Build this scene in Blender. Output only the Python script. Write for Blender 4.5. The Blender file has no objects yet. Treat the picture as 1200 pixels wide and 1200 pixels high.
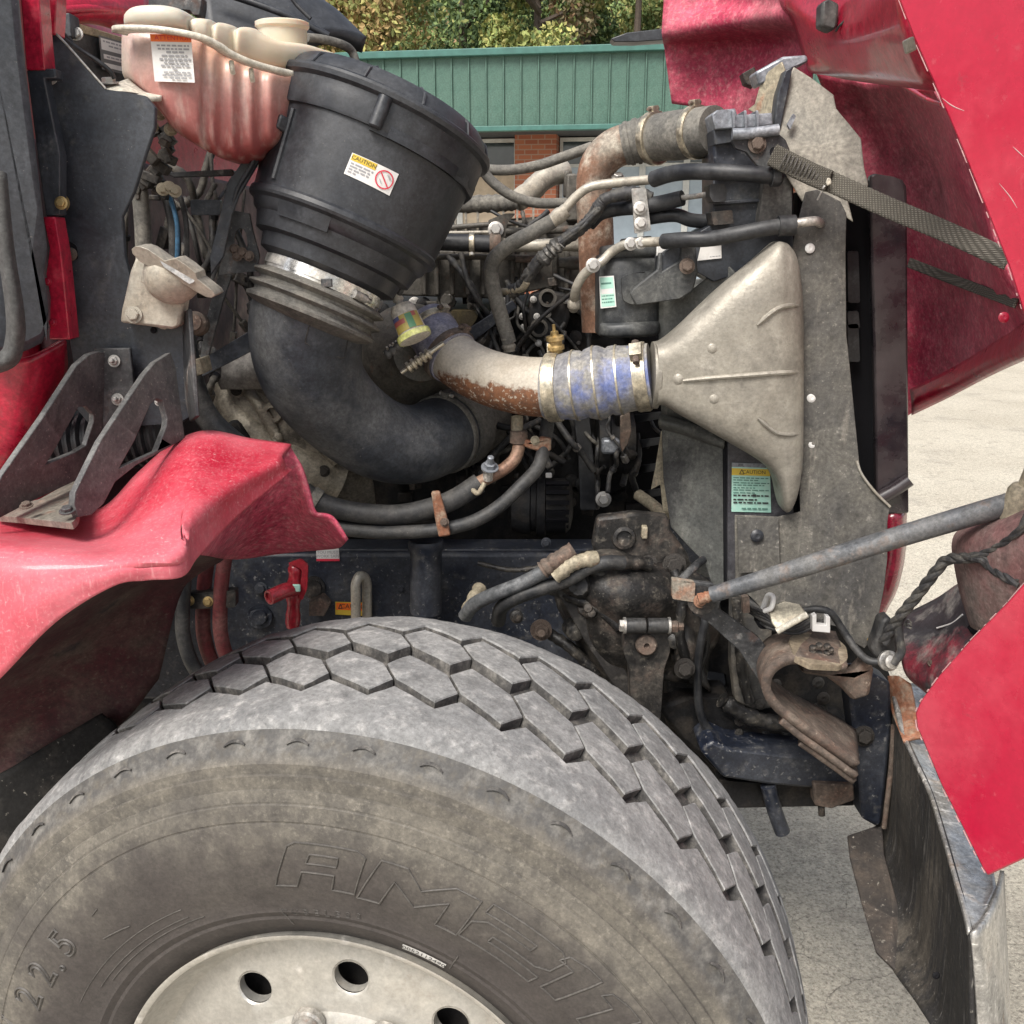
import bpy, bmesh, math, random
from mathutils import Vector, Matrix
from mathutils.geometry import tessellate_polygon
random.seed(11)
sc = bpy.context.scene
COL = sc.collection
R = math.radians

# ------------------------------------------------------------------ camera
FOC, PITCH, CAMZ = 1149.0, R(15.27), 1.6306
CP, SP = math.cos(PITCH), math.sin(PITCH)
cd = bpy.data.cameras.new('camera')
cam = bpy.data.objects.new('camera', cd); COL.objects.link(cam)
cam.location = (0, 0, CAMZ); cam.rotation_euler = (R(90) - PITCH, 0, 0)
cd.sensor_width = 36; cd.lens = 36 * FOC / 1200.0
cd.clip_start = .02; cd.clip_end = 500
sc.camera = cam
# ------------------------------------------------------------------ sky, sun, exposure
w = bpy.data.worlds.new('World'); sc.world = w; w.use_nodes = True
nt = w.node_tree; bg = nt.nodes['Background']
sky = nt.nodes.new('ShaderNodeTexSky'); sky.sky_type = 'NISHITA'; sky.sun_disc = False
SUN_EL, SUN_ROT = R(52), R(212)
sky.sun_elevation = SUN_EL; sky.sun_rotation = SUN_ROT
sky.air_density = 1.0; sky.dust_density = 3.5; sky.ozone_density = 1.0
hs = nt.nodes.new('ShaderNodeHueSaturation'); hs.inputs['Saturation'].default_value = .45   # thin high cloud
nt.links.new(sky.outputs[0], hs.inputs['Color']); nt.links.new(hs.outputs[0], bg.inputs[0]); bg.inputs[1].default_value = .115
sl = bpy.data.lights.new('sun', 'SUN'); so = bpy.data.objects.new('sun', sl); COL.objects.link(so)
sl.energy = 2.8; sl.angle = R(26); sl.color = (1.0, .95, .88)
sdir = Vector((math.sin(SUN_ROT) * math.cos(SUN_EL), math.cos(SUN_ROT) * math.cos(SUN_EL), math.sin(SUN_EL)))
so.rotation_euler = sdir.to_track_quat('Z', 'Y').to_euler()
sc.view_settings.view_transform = 'Standard'; sc.view_settings.look = 'None'
sc.view_settings.gamma = 1; sc.view_settings.use_curve_mapping = False
sc.view_settings.exposure = 0.70
sc.render.engine = 'CYCLES'
sc.cycles.max_bounces = 8; sc.cycles.transmission_bounces = 6

# ------------------------------------------------------------------ geometry helpers
def P(px, py, Y):
    x = (px - 600) / FOC; u = (600 - py) / FOC
    d = Vector((x, u * SP + CP, u * CP - SP)); t = Y / d.y
    return Vector((x * t, Y, CAMZ + d.z * t))
def mpp(px, py, Y):
    u = (600 - py) / FOC
    return Y / (u * SP + CP) / FOC
WORLD = {}
def empty(name, loc, label=None, cat=None, group=None, parent=None):
    o = bpy.data.objects.new(name, None); COL.objects.link(o); o.empty_display_size = .1
    loc = Vector(loc); WORLD[o] = loc
    o.location = loc - (WORLD[parent] if parent else Vector((0, 0, 0)))
    if parent: o.parent = parent
    tag(o, label, cat, group); return o
def tag(o, label=None, cat=None, group=None, kind=None):
    if label: o['label'] = label
    if cat: o['category'] = cat
    if group: o['group'] = group
    if kind: o['kind'] = kind
    return o
def mk(name, V, Fc, mats, parent=None, label=None, smooth=True, ang=38, bevel=0, midx=None, bseg=2, recenter=True):
    V = [Vector(v) for v in V]
    c = Vector((0, 0, 0))
    if recenter and V:
        lo = Vector([min(v[i] for v in V) for i in range(3)]); hi = Vector([max(v[i] for v in V) for i in range(3)])
        c = (lo + hi) / 2
    me = bpy.data.meshes.new(name)
    me.from_pydata([v - c for v in V], [], Fc)
    if not isinstance(mats, (list, tuple)): mats = [mats]
    for m in mats: me.materials.append(m)
    if midx: me.polygons.foreach_set('material_index', midx)
    bm = bmesh.new(); bm.from_mesh(me); bmesh.ops.recalc_face_normals(bm, faces=bm.faces); bm.to_mesh(me); bm.free()
    if smooth:
        me.shade_smooth(); me.set_sharp_from_angle(angle=R(ang))
    o = bpy.data.objects.new(name, me); COL.objects.link(o)
    if bevel:
        b = o.modifiers.new('bevel', 'BEVEL'); b.width = bevel; b.segments = bseg; b.limit_method = 'ANGLE'; b.angle_limit = R(40)
    WORLD[o] = c
    if parent:
        o.parent = parent; o.location = c - WORLD[parent]
    else: o.location = c
    if label: o['label'] = label
    return o
class G:
    """collects geometry for one mesh"""
    def __init__(s): s.V = []; s.F = []; s.M = []
    def add(s, V, Fc, mi=0):
        b = len(s.V); s.V += [Vector(v) for v in V]; s.F += [[i + b for i in f] for f in Fc]; s.M += [mi] * len(Fc); return s
    def mk(s, name, mats, parent=None, **k): return mk(name, s.V, s.F, mats, parent, midx=s.M, **k)
def cr1(p, t):
    n = len(p); i = min(int(t), n - 2); f = t - i
    p0 = p[max(i - 1, 0)]; p1 = p[i]; p2 = p[i + 1]; p3 = p[min(i + 2, n - 1)]
    if i == 0: p0 = [2 * a - b for a, b in zip(p1, p2)]
    if i + 2 > n - 1: p3 = [2 * b - a for a, b in zip(p1, p2)]
    return [.5 * (2 * b + (c - a) * f + (2 * a - 5 * b + 4 * c - d) * f * f + (-a + 3 * b - 3 * c + d) * f ** 3) for a, b, c, d in zip(p0, p1, p2, p3)]
def spl(p, n):
    if len(p) == 2: return [[a + (b - a) * i / n for a, b in zip(*p)] for i in range(n + 1)]
    N = (len(p) - 1) * n
    return [cr1(p, i / n) for i in range(N + 1)]
def ringfaces(nr, ns, cap=True, closed=False):
    Fc = []
    for i in range(nr - 1 if not closed else nr):
        for j in range(ns):
            a = i * ns + j; b = i * ns + (j + 1) % ns; i2 = (i + 1) % nr
            Fc.append([a, b, i2 * ns + (j + 1) % ns, i2 * ns + j])
    if cap and not closed:
        Fc.append(list(range(ns))[::-1]); Fc.append([(nr - 1) * ns + j for j in range(ns)])
    return Fc
def tubegeo(pts, rad, seg=14, cap=True):
    """pts world Vectors, rad list"""
    V = []; n = len(pts); up = None
    for i in range(n):
        t = (pts[min(i + 1, n - 1)] - pts[max(i - 1, 0)])
        if t.length < 1e-9: t = Vector((0, 0, 1))
        t.normalize()
        if up is None:
            up = t.orthogonal().normalized()
        up = (up - t * up.dot(t))
        if up.length < 1e-6: up = t.orthogonal()
        up.normalize(); s = t.cross(up)
        for j in range(seg):
            a = 2 * math.pi * j / seg
            V.append(pts[i] + (up * math.cos(a) + s * math.sin(a)) * rad[i])
    return V, ringfaces(n, seg, cap)
def tpath(path, r, n=8):
    """path: [(px,py,Y[,rpx])]; returns pts and radii (metres)"""
    q = [(p[0], p[1], p[2], p[3] if len(p) > 3 else r) for p in path]
    s = spl(q, n)
    return [P(a, b, c) for a, b, c, d in s], [max(d, .3) * mpp(a, b, c) for a, b, c, d in s]
def tube(name, path, r, mat, parent, n=8, seg=14, label=None, wob=0, corr=0, cp=3):
    pts, rad = tpath(path, r, n)
    if wob:
        rad = [x * (1 + random.uniform(-wob, wob)) for x in rad]
    if corr:
        rad = [x * (1 + (corr if (i // cp) % 2 else -corr)) for i, x in enumerate(rad)]
    V, Fc = tubegeo(pts, rad, seg)
    return mk(name, V, Fc, mat, parent, label=label, ang=50)
def basis(ax):
    ax = Vector(ax).normalized(); e1 = ax.orthogonal().normalized()
    return ax, e1, ax.cross(e1)
def lathegeo(base, ax, prof, seg=32, cap=True):
    ax, e1, e2 = basis(ax); V = []
    for t, r in prof:
        for j in range(seg):
            a = 2 * math.pi * j / seg
            V.append(Vector(base) + ax * t + (e1 * math.cos(a) + e2 * math.sin(a)) * r)
    return V, ringfaces(len(prof), seg, cap)
def lathe(name, base, ax, prof, mat, parent, seg=32, label=None, bevel=0, ang=38):
    V, Fc = lathegeo(base, ax, prof, seg)
    return mk(name, V, Fc, mat, parent, label=label, bevel=bevel, ang=ang)
def boxgeo(c, s, rot=None):
    c = Vector(c); V = []
    for x in (-.5, .5):
        for y in (-.5, .5):
            for z in (-.5, .5):
                v = Vector((x * s[0], y * s[1], z * s[2]))
                if rot: v = rot @ v
                V.append(c + v)
    return V, [[0, 1, 3, 2], [4, 6, 7, 5], [0, 4, 5, 1], [2, 3, 7, 6], [0, 2, 6, 4], [1, 5, 7, 3]]
def box(name, c, s, mat, parent, rot=None, bevel=.002, label=None):
    V, Fc = boxgeo(c, s, rot)
    return mk(name, V, Fc, mat, parent, bevel=bevel, label=label)
def Yf(Y):
    if callable(Y): return Y
    return lambda x, y: Y
def plane3(a, b, c):
    """Y as a linear function of pixel position through three (px,py,Y)"""
    (x1, y1, z1), (x2, y2, z2), (x3, y3, z3) = a, b, c
    # a true plane in space: 1/Y is not linear, so intersect the ray with the plane
    A, B, D = P(*a), P(*b), P(*c); n = (B - A).cross(D - A)
    o = Vector((0, 0, CAMZ))
    def f(px, py):
        x = (px - 600) / FOC; u = (600 - py) / FOC
        d = Vector((x, u * SP + CP, u * CP - SP)); return (d * ((A - o).dot(n) / d.dot(n))).y
    return f
def plategeo(out, Y, th, holes=(), dirn=None):
    Y = Yf(Y)
    loops = [[P(x, y, Y(x, y)) for x, y in l] for l in [out] + list(holes)]
    a = Vector((0, 0, 0)); l = loops[0]
    for i in range(len(l)): a += l[i].cross(l[(i + 1) % len(l)])
    a.normalize()
    if a.y < 0: a = -a
    d = Vector(dirn).normalized() if dirn else a
    tri = tessellate_polygon(loops); Fv = [v for lp in loops for v in lp]; n = len(Fv)
    V = Fv + [v + d * th for v in Fv]
    Fc = [list(t) for t in tri] + [[i + n for i in t][::-1] for t in tri]
    b = 0
    for lp in loops:
        m = len(lp)
        for i in range(m): Fc.append([b + i, b + (i + 1) % m, b + (i + 1) % m + n, b + i + n])
        b += m
    return V, Fc
def plate(name, out, Y, th, mat, parent, holes=(), label=None, bevel=.0015, dirn=None):
    V, Fc = plategeo(out, Y, th, holes, dirn)
    # weld to ngon-like fronts so the bevel only meets real corners
    return mk(name, V, Fc, mat, parent, label=label, bevel=bevel)
def sheet(name, rows, mat, parent, th=.004, nu=8, nv=8, label=None, off=1, wob=0):
    """rows: grid of (px,py,Y) control points; smooth surface with thickness"""
    W_ = [[list(P(*p)) for p in r] for r in rows]
    fine = [spl(r, nu) for r in W_]
    cols = [spl([fr[j] for fr in fine], nv) for j in range(len(fine[0]))]
    nr = len(cols[0]); nc = len(cols)
    V = [Vector(cols[j][i]) for i in range(nr) for j in range(nc)]
    if wob:
        from mathutils import noise
        V = [v + Vector((0, -1, .4)) * wob * noise.noise(v * 9) for v in V]
    Fc = [[i * nc + j, i * nc + j + 1, (i + 1) * nc + j + 1, (i + 1) * nc + j] for i in range(nr - 1) for j in range(nc - 1)]
    o = mk(name, V, Fc, mat, parent, label=label, ang=60)
    s = o.modifiers.new('thick', 'SOLIDIFY'); s.thickness = th; s.offset = off
    return o
def ell(cx, cy, rx, ry, n=20, a0=0, a1=360):
    return [(cx + rx * math.cos(R(a0 + (a1 - a0) * i / n)), cy + ry * math.sin(R(a0 + (a1 - a0) * i / n))) for i in range(n if a1 - a0 == 360 else n + 1)]
def rpoly(pts, r, n=4):
    """rounds every corner of a polygon"""
    out = []; m = len(pts)
    for i in range(m):
        p = Vector((*pts[i], 0)); a = Vector((*pts[i - 1], 0)); b = Vector((*pts[(i + 1) % m], 0))
        ra = min(r, (a - p).length * .45, (b - p).length * .45)
        A = p + (a - p).normalized() * ra; B = p + (b - p).normalized() * ra
        for k in range(n + 1):
            t = k / n; q = A * (1 - t) ** 2 + p * 2 * t * (1 - t) + B * t * t; out.append((q.x, q.y))
    return out
# shared hexagon bolt (unit: flat radius 1, along -Y towards the viewer)
_bolts = {}
def boltmesh(mat, kind='hex'):
    k = (mat.name, kind)
    if k in _bolts: return _bolts[k]
    g = G()
    if kind == 'hex':
        g.add(*lathegeo((0, 0, 0), (0, 0, 1), [(0, 1.55), (.22, 1.55), (.26, 1.45)], 18))
        g.add(*lathegeo((0, 0, .24), (0, 0, 1), [(0, 1.1), (.62, 1.1), (.75, .9), (.75, .5)], 6))
    elif kind == 'stud':
        g.add(*lathegeo((0, 0, 0), (0, 0, 1), [(0, 1.6), (.2, 1.6)], 18))
        g.add(*lathegeo((0, 0, .2), (0, 0, 1), [(0, 1.1), (.8, 1.1), (.88, .95)], 6))
        g.add(*lathegeo((0, 0, .8), (0, 0, 1), [(0, .6), (1.6, .6), (1.75, .4)], 12))
    else:
        g.add(*lathegeo((0, 0, 0), (0, 0, 1), [(0, 1.3), (.15, 1.3), (.4, 1.0), (.5, .5), (.42, .3)], 16))
    me = bpy.data.meshes.new('bolt'); me.from_pydata(g.V, [], g.F); me.materials.append(mat)
    bm = bmesh.new(); bm.from_mesh(me); bmesh.ops.recalc_face_normals(bm, faces=bm.faces); bm.to_mesh(me); bm.free()
    me.shade_smooth(); me.set_sharp_from_angle(angle=R(30))
    _bolts[k] = me; return me
def bolt(p, size, mat, parent, d=(0, -1, .15), kind='hex', name='bolt'):
    """p = (px,py,Y) ; size in px (flat radius)"""
    o = bpy.data.objects.new(name, boltmesh(mat, kind)); COL.objects.link(o)
    q = P(*p); s = size * mpp(*p)
    o.parent = parent; o.location = q - WORLD[parent]; o.scale = (s, s, s)
    o.rotation_euler = (Vector(d).to_track_quat('Z', 'Y') @ __import__('mathutils').Quaternion((0, 0, 1), random.uniform(0, 3))).to_euler()
    return o
def bandgeo(c, ax, r, wd, th=.002, seg=32):
    c = Vector(c); ax = Vector(ax).normalized()
    return lathegeo(c - ax * wd / 2, ax, [(0, r - .001), (0, r + th), (wd, r + th), (wd, r - .001)], seg)
def clamp(name, c, ax, r, wd, mat, parent, screwdir=(0, -1, .5), bmat=None):
    g = G(); c = Vector(c); ax = Vector(ax).normalized()
    g.add(*bandgeo(c, ax, r, wd)); g.add(*bandgeo(c, ax, r, wd * .8, .003))
    s = Vector(screwdir); s = (s - ax * s.dot(ax)).normalized(); t = ax.cross(s)
    q = c + s * (r + wd * .45)
    rot = Matrix((t, ax, s)).transposed()
    g.add(*boxgeo(q, (wd * 1.1, wd * .9, wd * .7), rot), 0)
    g.add(*lathegeo(q - t * wd * .9, t, [(0, wd * .32), (wd * .5, wd * .32), (wd * .5, wd * .25), (wd * 2.0, wd * .25)], 8), 1)
    return g.mk(name, [mat, bmat or mat], parent, bevel=.0006)
# text outline -> mesh
_tx = {}
def textgeo(s, fill=True, bev=0.0):
    k = (s, fill, bev)
    if k in _tx: return _tx[k]
    cu = bpy.data.curves.new('t', 'FONT'); cu.body = s; cu.size = 1; cu.resolution_u = 2
    cu.align_x = 'CENTER'; cu.align_y = 'CENTER'
    if not fill: cu.fill_mode = 'NONE'; cu.bevel_depth = bev; cu.bevel_resolution = 0; cu.resolution_u = 4
    o = bpy.data.objects.new('t', cu); COL.objects.link(o)
    dg = bpy.context.evaluated_depsgraph_get(); me = bpy.data.meshes.new_from_object(o.evaluated_get(dg))
    V = [v.co.copy() for v in me.vertices]; Fc = [list(p.vertices) for p in me.polygons]
    bpy.data.objects.remove(o); bpy.data.curves.remove(cu); bpy.data.meshes.remove(me)
    _tx[k] = (V, Fc); return V, Fc
def sticker(name, S, nrm, asp, items, mats, parent, label=None, nx=6, ny=6, base=0):
    """S(u,v)->Vector (v down), asp = width/height; items: ('rect',u0,v0,u1,v1,mi) ('text',str,u,v,h,mi) ('ring',u,v,r,w,mi) ('line',u0,v0,u1,v1,w,mi)"""
    g = G()
    def put(V2, Fc, mi, lift):
        g.add([S(u, v) + nrm(u, v) * lift for u, v in V2], Fc, mi)
    def grid(u0, v0, u1, v1, mi, lift, nx=nx, ny=ny):
        V2 = [(u0 + (u1 - u0) * i / nx, v0 + (v1 - v0) * j / ny) for j in range(ny + 1) for i in range(nx + 1)]
        put(V2, [[j * (nx + 1) + i, j * (nx + 1) + i + 1, (j + 1) * (nx + 1) + i + 1, (j + 1) * (nx + 1) + i] for j in range(ny) for i in range(nx)], mi, lift)
    grid(0, 0, 1, 1, base, .0008)
    L = .0011
    for it in items:
        L += .00003
        if it[0] == 'rect': grid(*it[1:5], it[5], L)
        elif it[0] == 'text':
            V, Fc = textgeo(it[1]); h = it[4]
            put([(it[2] + v.x * h / asp, it[3] - v.y * h) for v in V], Fc, it[5], L + .0003)
        elif it[0] == 'ring':
            _, u, v, r, wd, mi = it; n = 28
            V2 = [(u + q * math.cos(2 * math.pi * i / n) / asp, v + q * math.sin(2 * math.pi * i / n)) for q in (r, r - wd) for i in range(n)]
            put(V2, [[i, (i + 1) % n, n + (i + 1) % n, n + i] for i in range(n)], mi, L + .0002)
        elif it[0] == 'line':
            _, u0, v0, u1, v1, wd, mi = it
            dx, dy = (u1 - u0) * asp, v1 - v0; l = math.hypot(dx, dy); nx_, ny_ = -dy / l * wd / 2, dx / l * wd / 2
            put([(u0 + nx_ / asp, v0 + ny_), (u1 + nx_ / asp, v1 + ny_), (u1 - nx_ / asp, v1 - ny_), (u0 - nx_ / asp, v0 - ny_)], [[0, 1, 2, 3]], mi, L + .0003)
    return g.mk(name, mats, parent, smooth=False, label=label)
def quadS(tl, tr, br, bl, Y):
    Y = Yf(Y)
    a, b, c, d = [P(x, y, Y(x, y)) for x, y in (tl, tr, br, bl)]
    S = lambda u, v: (a * (1 - u) + b * u) * (1 - v) + (d * (1 - u) + c * u) * v
    n = (b - a).cross(d - a).normalized()
    if n.y > 0: n = -n
    return S, (lambda u, v: n)
def tline(u0, u1, v, h, mi, seed):
    """a line of small print too fine to read: word-length dashes"""
    rr = random.Random(seed); out = []; u = u0
    while u < u1 - .03:
        l = min(rr.uniform(.05, .16), u1 - u); out.append(('rect', u, v - h / 2, u + l, v + h / 2, mi)); u += l + .03
    return out

# ------------------------------------------------------------------ materials
def c4(c): return (c[0], c[1], c[2], 1)
class NT:
    def __init__(s, name):
        s.m = bpy.data.materials.new(name); s.m.use_nodes = True; s.t = s.m.node_tree
        s.b = s.t.nodes['Principled BSDF']; s.tc = s.t.nodes.new('ShaderNodeTexCoord')
        s.co = s.tc.outputs['Object']
    def put(s, sock, v):
        if isinstance(v, bpy.types.NodeSocket): s.t.links.new(v, sock)
        elif isinstance(v, (tuple, list)): sock.default_value = c4(v) if len(sock.default_value) == 4 else v
        else: sock.default_value = v
    def noise(s, scale, detail=6, rough=.6, dist=0, co=None):
        n = s.t.nodes.new('ShaderNodeTexNoise'); s.t.links.new(co or s.co, n.inputs['Vector'])
        n.inputs['Scale'].default_value = scale; n.inputs['Detail'].default_value = detail
        n.inputs['Roughness'].default_value = rough; n.inputs['Distortion'].default_value = dist
        return n.outputs['Fac']
    def mr(s, v, a, b, c=0, d=1):
        n = s.t.nodes.new('ShaderNodeMapRange'); s.put(n.inputs[0], v)
        for i, q in enumerate((a, b, c, d)): s.put(n.inputs[1 + i], q)
        return n.outputs[0]
    def mix(s, f, a, b):
        n = s.t.nodes.new('ShaderNodeMix'); n.data_type = 'RGBA'
        s.put(n.inputs[0], f); s.put(n.inputs[6], a); s.put(n.inputs[7], b); return n.outputs[2]
    def grit(s, c, g, sc=48):
        x = s.ma('MULTIPLY', s.mr(s.noise(sc, 10, .78), .34, .66, 1 - g, 1 + g), s.mr(s.noise(sc * 3.7, 6, .7), .36, .64, 1 - g * .75, 1 + g * .75))
        n = s.t.nodes.new('ShaderNodeMix'); n.data_type = 'RGBA'; n.blend_type = 'MULTIPLY'; n.inputs[0].default_value = 1
        s.put(n.inputs[6], c); s.put(n.inputs[7], x); return n.outputs[2]
    def ma(s, op, a, b=0):
        n = s.t.nodes.new('ShaderNodeMath'); n.operation = op; s.put(n.inputs[0], a); s.put(n.inputs[1], b); return n.outputs[0]
    def scaled(s, v):
        n = s.t.nodes.new('ShaderNodeMapping'); s.t.links.new(s.co, n.inputs[0]); n.inputs['Scale'].default_value = v; return n.outputs[0]
    def sep(s, co=None):
        n = s.t.nodes.new('ShaderNodeSeparateXYZ'); s.t.links.new(co or s.co, n.inputs[0]); return n.outputs
    def bump(s, h, strength, dist=.002):
        n = s.t.nodes.new('ShaderNodeBump'); s.put(n.inputs['Height'], h)
        n.inputs['Strength'].default_value = strength; n.inputs['Distance'].default_value = dist
        s.t.links.new(n.outputs[0], s.b.inputs['Normal'])
    def out(s, col, rough, metal=0.):
        s.put(s.b.inputs['Base Color'], col); s.put(s.b.inputs['Roughness'], rough); s.put(s.b.inputs['Metallic'], metal); return s.m
def M(name, col, rough=.5, metal=0., layers=(), bump=.15, bs=120, var=.18, vs=7, coat=0, spec=.5, bd=.0015, grit=None):
    """layers: (colour, scale, lo, hi, amount[, roughness])"""
    n = NT(name)
    c = n.mix(n.mr(n.noise(vs), .3, .7), tuple(x * (1 - var) for x in col), tuple(min(1, x * (1 + var)) for x in col))
    r = n.mr(n.noise(vs * 3.3), .3, .7, max(0.03, rough - .08), min(1, rough + .08)); me = metal
    for L in layers:
        co = None
        if len(L) > 6: co = n.scaled(L[6])
        f = n.ma('MULTIPLY', n.mr(n.noise(L[1], 8, .65, co=co), L[2], L[3]), L[4])
        c = n.mix(f, c, L[0])
        rr = L[5] if len(L) > 5 and L[5] is not None else .85
        x = n.t.nodes.new('ShaderNodeMix'); n.put(x.inputs[0], f); n.put(x.inputs[2], r); n.put(x.inputs[3], rr); r = x.outputs[0]
        if metal:
            x = n.t.nodes.new('ShaderNodeMix'); n.put(x.inputs[0], f); n.put(x.inputs[2], me); n.put(x.inputs[3], 0.); me = x.outputs[0]
    if grit is None: grit = .34 if bump else 0
    if grit: c = n.grit(c, grit)
    if bump: n.bump(n.noise(bs, 8, .6), bump, bd)
    n.b.inputs['Coat Weight'].default_value = coat; n.b.inputs['Coat Roughness'].default_value = .08
    n.b.inputs['Specular IOR Level'].default_value = spec
    return n.out(c, r, me)
DUST = (.26, .225, .175); SPK = (.40, .37, .32)
dust = lambda a, s=14, lo=.42, hi=.72: (DUST, s, lo, hi, a, .9)
spk = lambda a, s=420, lo=.62, hi=.72: (SPK, s, lo, hi, a, .9)
RUST = (.20, .075, .035); RUSTD = (.085, .04, .025)
rust = lambda a, s=35, lo=.5, hi=.62: (RUST, s, lo, hi, a, .9)
rustd = lambda a, s=18, lo=.45, hi=.62: (RUSTD, s, lo, hi, a, .9)
RED = (.40, .008, .036)
m_red = M('red_paint', RED, .26, 0, [((.50, .16, .18), 3.0, .50, .72, .30, .35), ((.58, .28, .28), 70, .60, .78, .18), ((.17, .02, .03), 34, .64, .70, .35)], bump=.10, bs=6, bd=.01, coat=.5, var=.06, grit=.07)
m_redf = M('red_paint_dusty', (.44, .012, .036), .38, 0, [((.58, .17, .205), 3.5, .36, .66, .70), ((.62, .30, .31), 260, .52, .70, .35), ((.70, .36, .37), 70, .58, .68, .4, .9, (5, 5, .3)), ((.70, .45, .45), 130, .63, .69, .4)], bump=.08, bs=260, var=.08, coat=.25, grit=.10)
m_redp = M('red_paint_clean', (.35, .008, .032), .33, 0, [((.40, .2, .2), 40, .55, .8, .25), ((.05, .02, .02), 22, .62, .72, .5)], bump=.04, coat=.3, var=.1)
m_redin = M('red_fibreglass', (.40, .024, .07), .62, 0, [((.48, .15, .18), 6, .38, .66, .7), ((.50, .30, .29), 120, .5, .68, .4), ((.12, .04, .045), 5, .54, .70, .55)], bump=.35, bs=90, var=.2, bd=.003)
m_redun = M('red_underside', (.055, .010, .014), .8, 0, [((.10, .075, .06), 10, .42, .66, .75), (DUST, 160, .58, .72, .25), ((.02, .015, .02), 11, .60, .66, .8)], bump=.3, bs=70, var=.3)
m_blk = M('black_plastic', (.017, .019, .024), .36, 0, [((.085, .088, .092), 4, .44, .74, .5), spk(.45, 300, .66, .74)], bump=.1, bs=300, var=.15)
m_blkp = M('black_painted_steel', (.020, .024, .032), .36, 0, [((.065, .070, .078), 5, .42, .72, .65), ((.11, .105, .09), 13, .58, .70, .5), spk(.7, 240, .66, .73), ((.16, .14, .11), 34, .60, .75, .35)], bump=.1, bs=160, var=.2)
m_brk = M('worn_black_bracket', (.028, .029, .032), .45, .2, [((.125, .125, .122), 8, .44, .66, .8), spk(.6, 260, .62, .72), rustd(.6, 30, .56, .68), ((.30, .29, .27), 50, .60, .70, .5)], bump=.25, bs=120, var=.25)
m_navy = M('navy_frame_paint', (.011, .015, .027), .38, 0, [((.075, .075, .075), 7, .46, .76, .5), ((.34, .33, .31), 110, .61, .66, .55), ((.13, .12, .10), 45, .54, .70, .45), ((.05, .055, .065), 5, .4, .7, .6)], bump=.15, bs=120, var=.3)
m_rub = M('rubber_hose', (.020, .021, .023), .55, 0, [((.12, .112, .10), 16, .42, .70, .6), spk(.35)], bump=.2, bs=200, var=.2)
m_rubc = M('black_rubber_clean', (.012, .013, .016), .42, 0, [((.09, .09, .088), 16, .42, .74, .5)], bump=.1, bs=200)
m_rubg = M('grey_dusty_rubber', (.095, .092, .085), .8, 0, [((.20, .185, .155), 16, .36, .66, .7), spk(.4)], bump=.3, bs=220, var=.25)
m_baf = M('grey_baffle_rubber', (.070, .068, .065), .65, 0, [((.155, .145, .122), 4, .42, .62, .85), ((.048, .046, .045), 7, .52, .68, .75), spk(.45, 190, .62, .69), ((.34, .32, .28), 50, .64, .69, .35), ((.24, .22, .19), 26, .58, .68, .6, .9, (1.5, 1, .4))], bump=.3, bs=240, var=.15)
m_tan = M('dusty_shield', (.25, .235, .20), .7, 0, [((.20, .18, .15), 8, .45, .65, .8), ((.09, .085, .075), 20, .60, .72, .55), spk(.4)], bump=.2, bs=160, var=.15)
m_alu = M('dusty_cast_aluminium', (.42, .395, .34), .48, .45, [((.25, .215, .165), 12, .42, .62, .8), ((.10, .085, .07), 30, .53, .68, .8), ((.52, .49, .43), 22, .58, .76, .5), ((.10, .09, .08), 240, .62, .72, .5)], bump=.4, bs=140, var=.12, bd=.002, grit=.2)
m_alup = M('machined_aluminium', (.52, .50, .47), .38, .75, [((.36, .32, .27), 16, .42, .70, .65), ((.25, .2, .16), 60, .58, .72, .4)], bump=.2, bs=120, var=.12)
m_rim = M('wheel_aluminium', (.47, .46, .43), .36, .7, [((.40, .365, .30), 5, .36, .66, .7), ((.24, .205, .16), 3.2, .52, .66, .7), ((.30, .26, .21), 60, .56, .70, .5), ((.65, .63, .6), 30, .60, .7, .5, .5)], bump=.12, bs=70, var=.1, grit=.13)
m_stl = M('zinc_steel', (.42, .41, .39), .4, .8, [((.22, .19, .15), 40, .45, .65, .6), rust(.4, 60, .56, .68)], bump=.15)
m_clmp = M('stainless_clamp', (.52, .47, .37), .35, .85, [((.33, .27, .18), 40, .45, .68, .6)], bump=.1)
m_rst = M('rusty_steel', (.105, .080, .065), .8, .1, [((.21, .17, .135), 14, .45, .66, .75), ((.10, .052, .036), 22, .48, .64, .75), ((.36, .31, .25), 90, .60, .72, .6), ((.045, .035, .03), 18, .57, .68, .7)], bump=.5, bs=120, var=.25, bd=.003)
m_rstd = M('dark_rusty_casting', (.018, .017, .0165), .5, .15, [((.085, .073, .06), 12, .45, .68, .75), ((.05, .032, .024), 22, .52, .66, .6), ((.17, .15, .12), 60, .56, .70, .5), spk(.45, 200, .62, .72)], bump=.5, bs=90, var=.3, bd=.003)
m_eng = M('engine_grey', (.095, .088, .076), .6, .2, [((.20, .175, .14), 12, .46, .66, .75), ((.022, .02, .019), 12, .48, .62, .85), rust(.4, 40, .60, .7)], bump=.4, bs=90, var=.25, bd=.003)
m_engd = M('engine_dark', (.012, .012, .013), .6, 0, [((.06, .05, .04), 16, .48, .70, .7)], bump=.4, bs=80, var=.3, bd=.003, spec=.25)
m_turbo = M('turbo_casting', (.21, .19, .155), .6, .2, [((.30, .265, .21), 9, .42, .66, .6), ((.03, .026, .022), 9, .48, .62, .9), ((.36, .33, .28), 26, .60, .72, .6), spk(.3)], bump=.5, bs=90, var=.2, bd=.003)
m_brz = M('tan_old_paint', (.33, .29, .21), .6, .2, [((.18, .15, .11), 18, .45, .65, .7), rust(.5, 40, .6, .68)], bump=.25)
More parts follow.
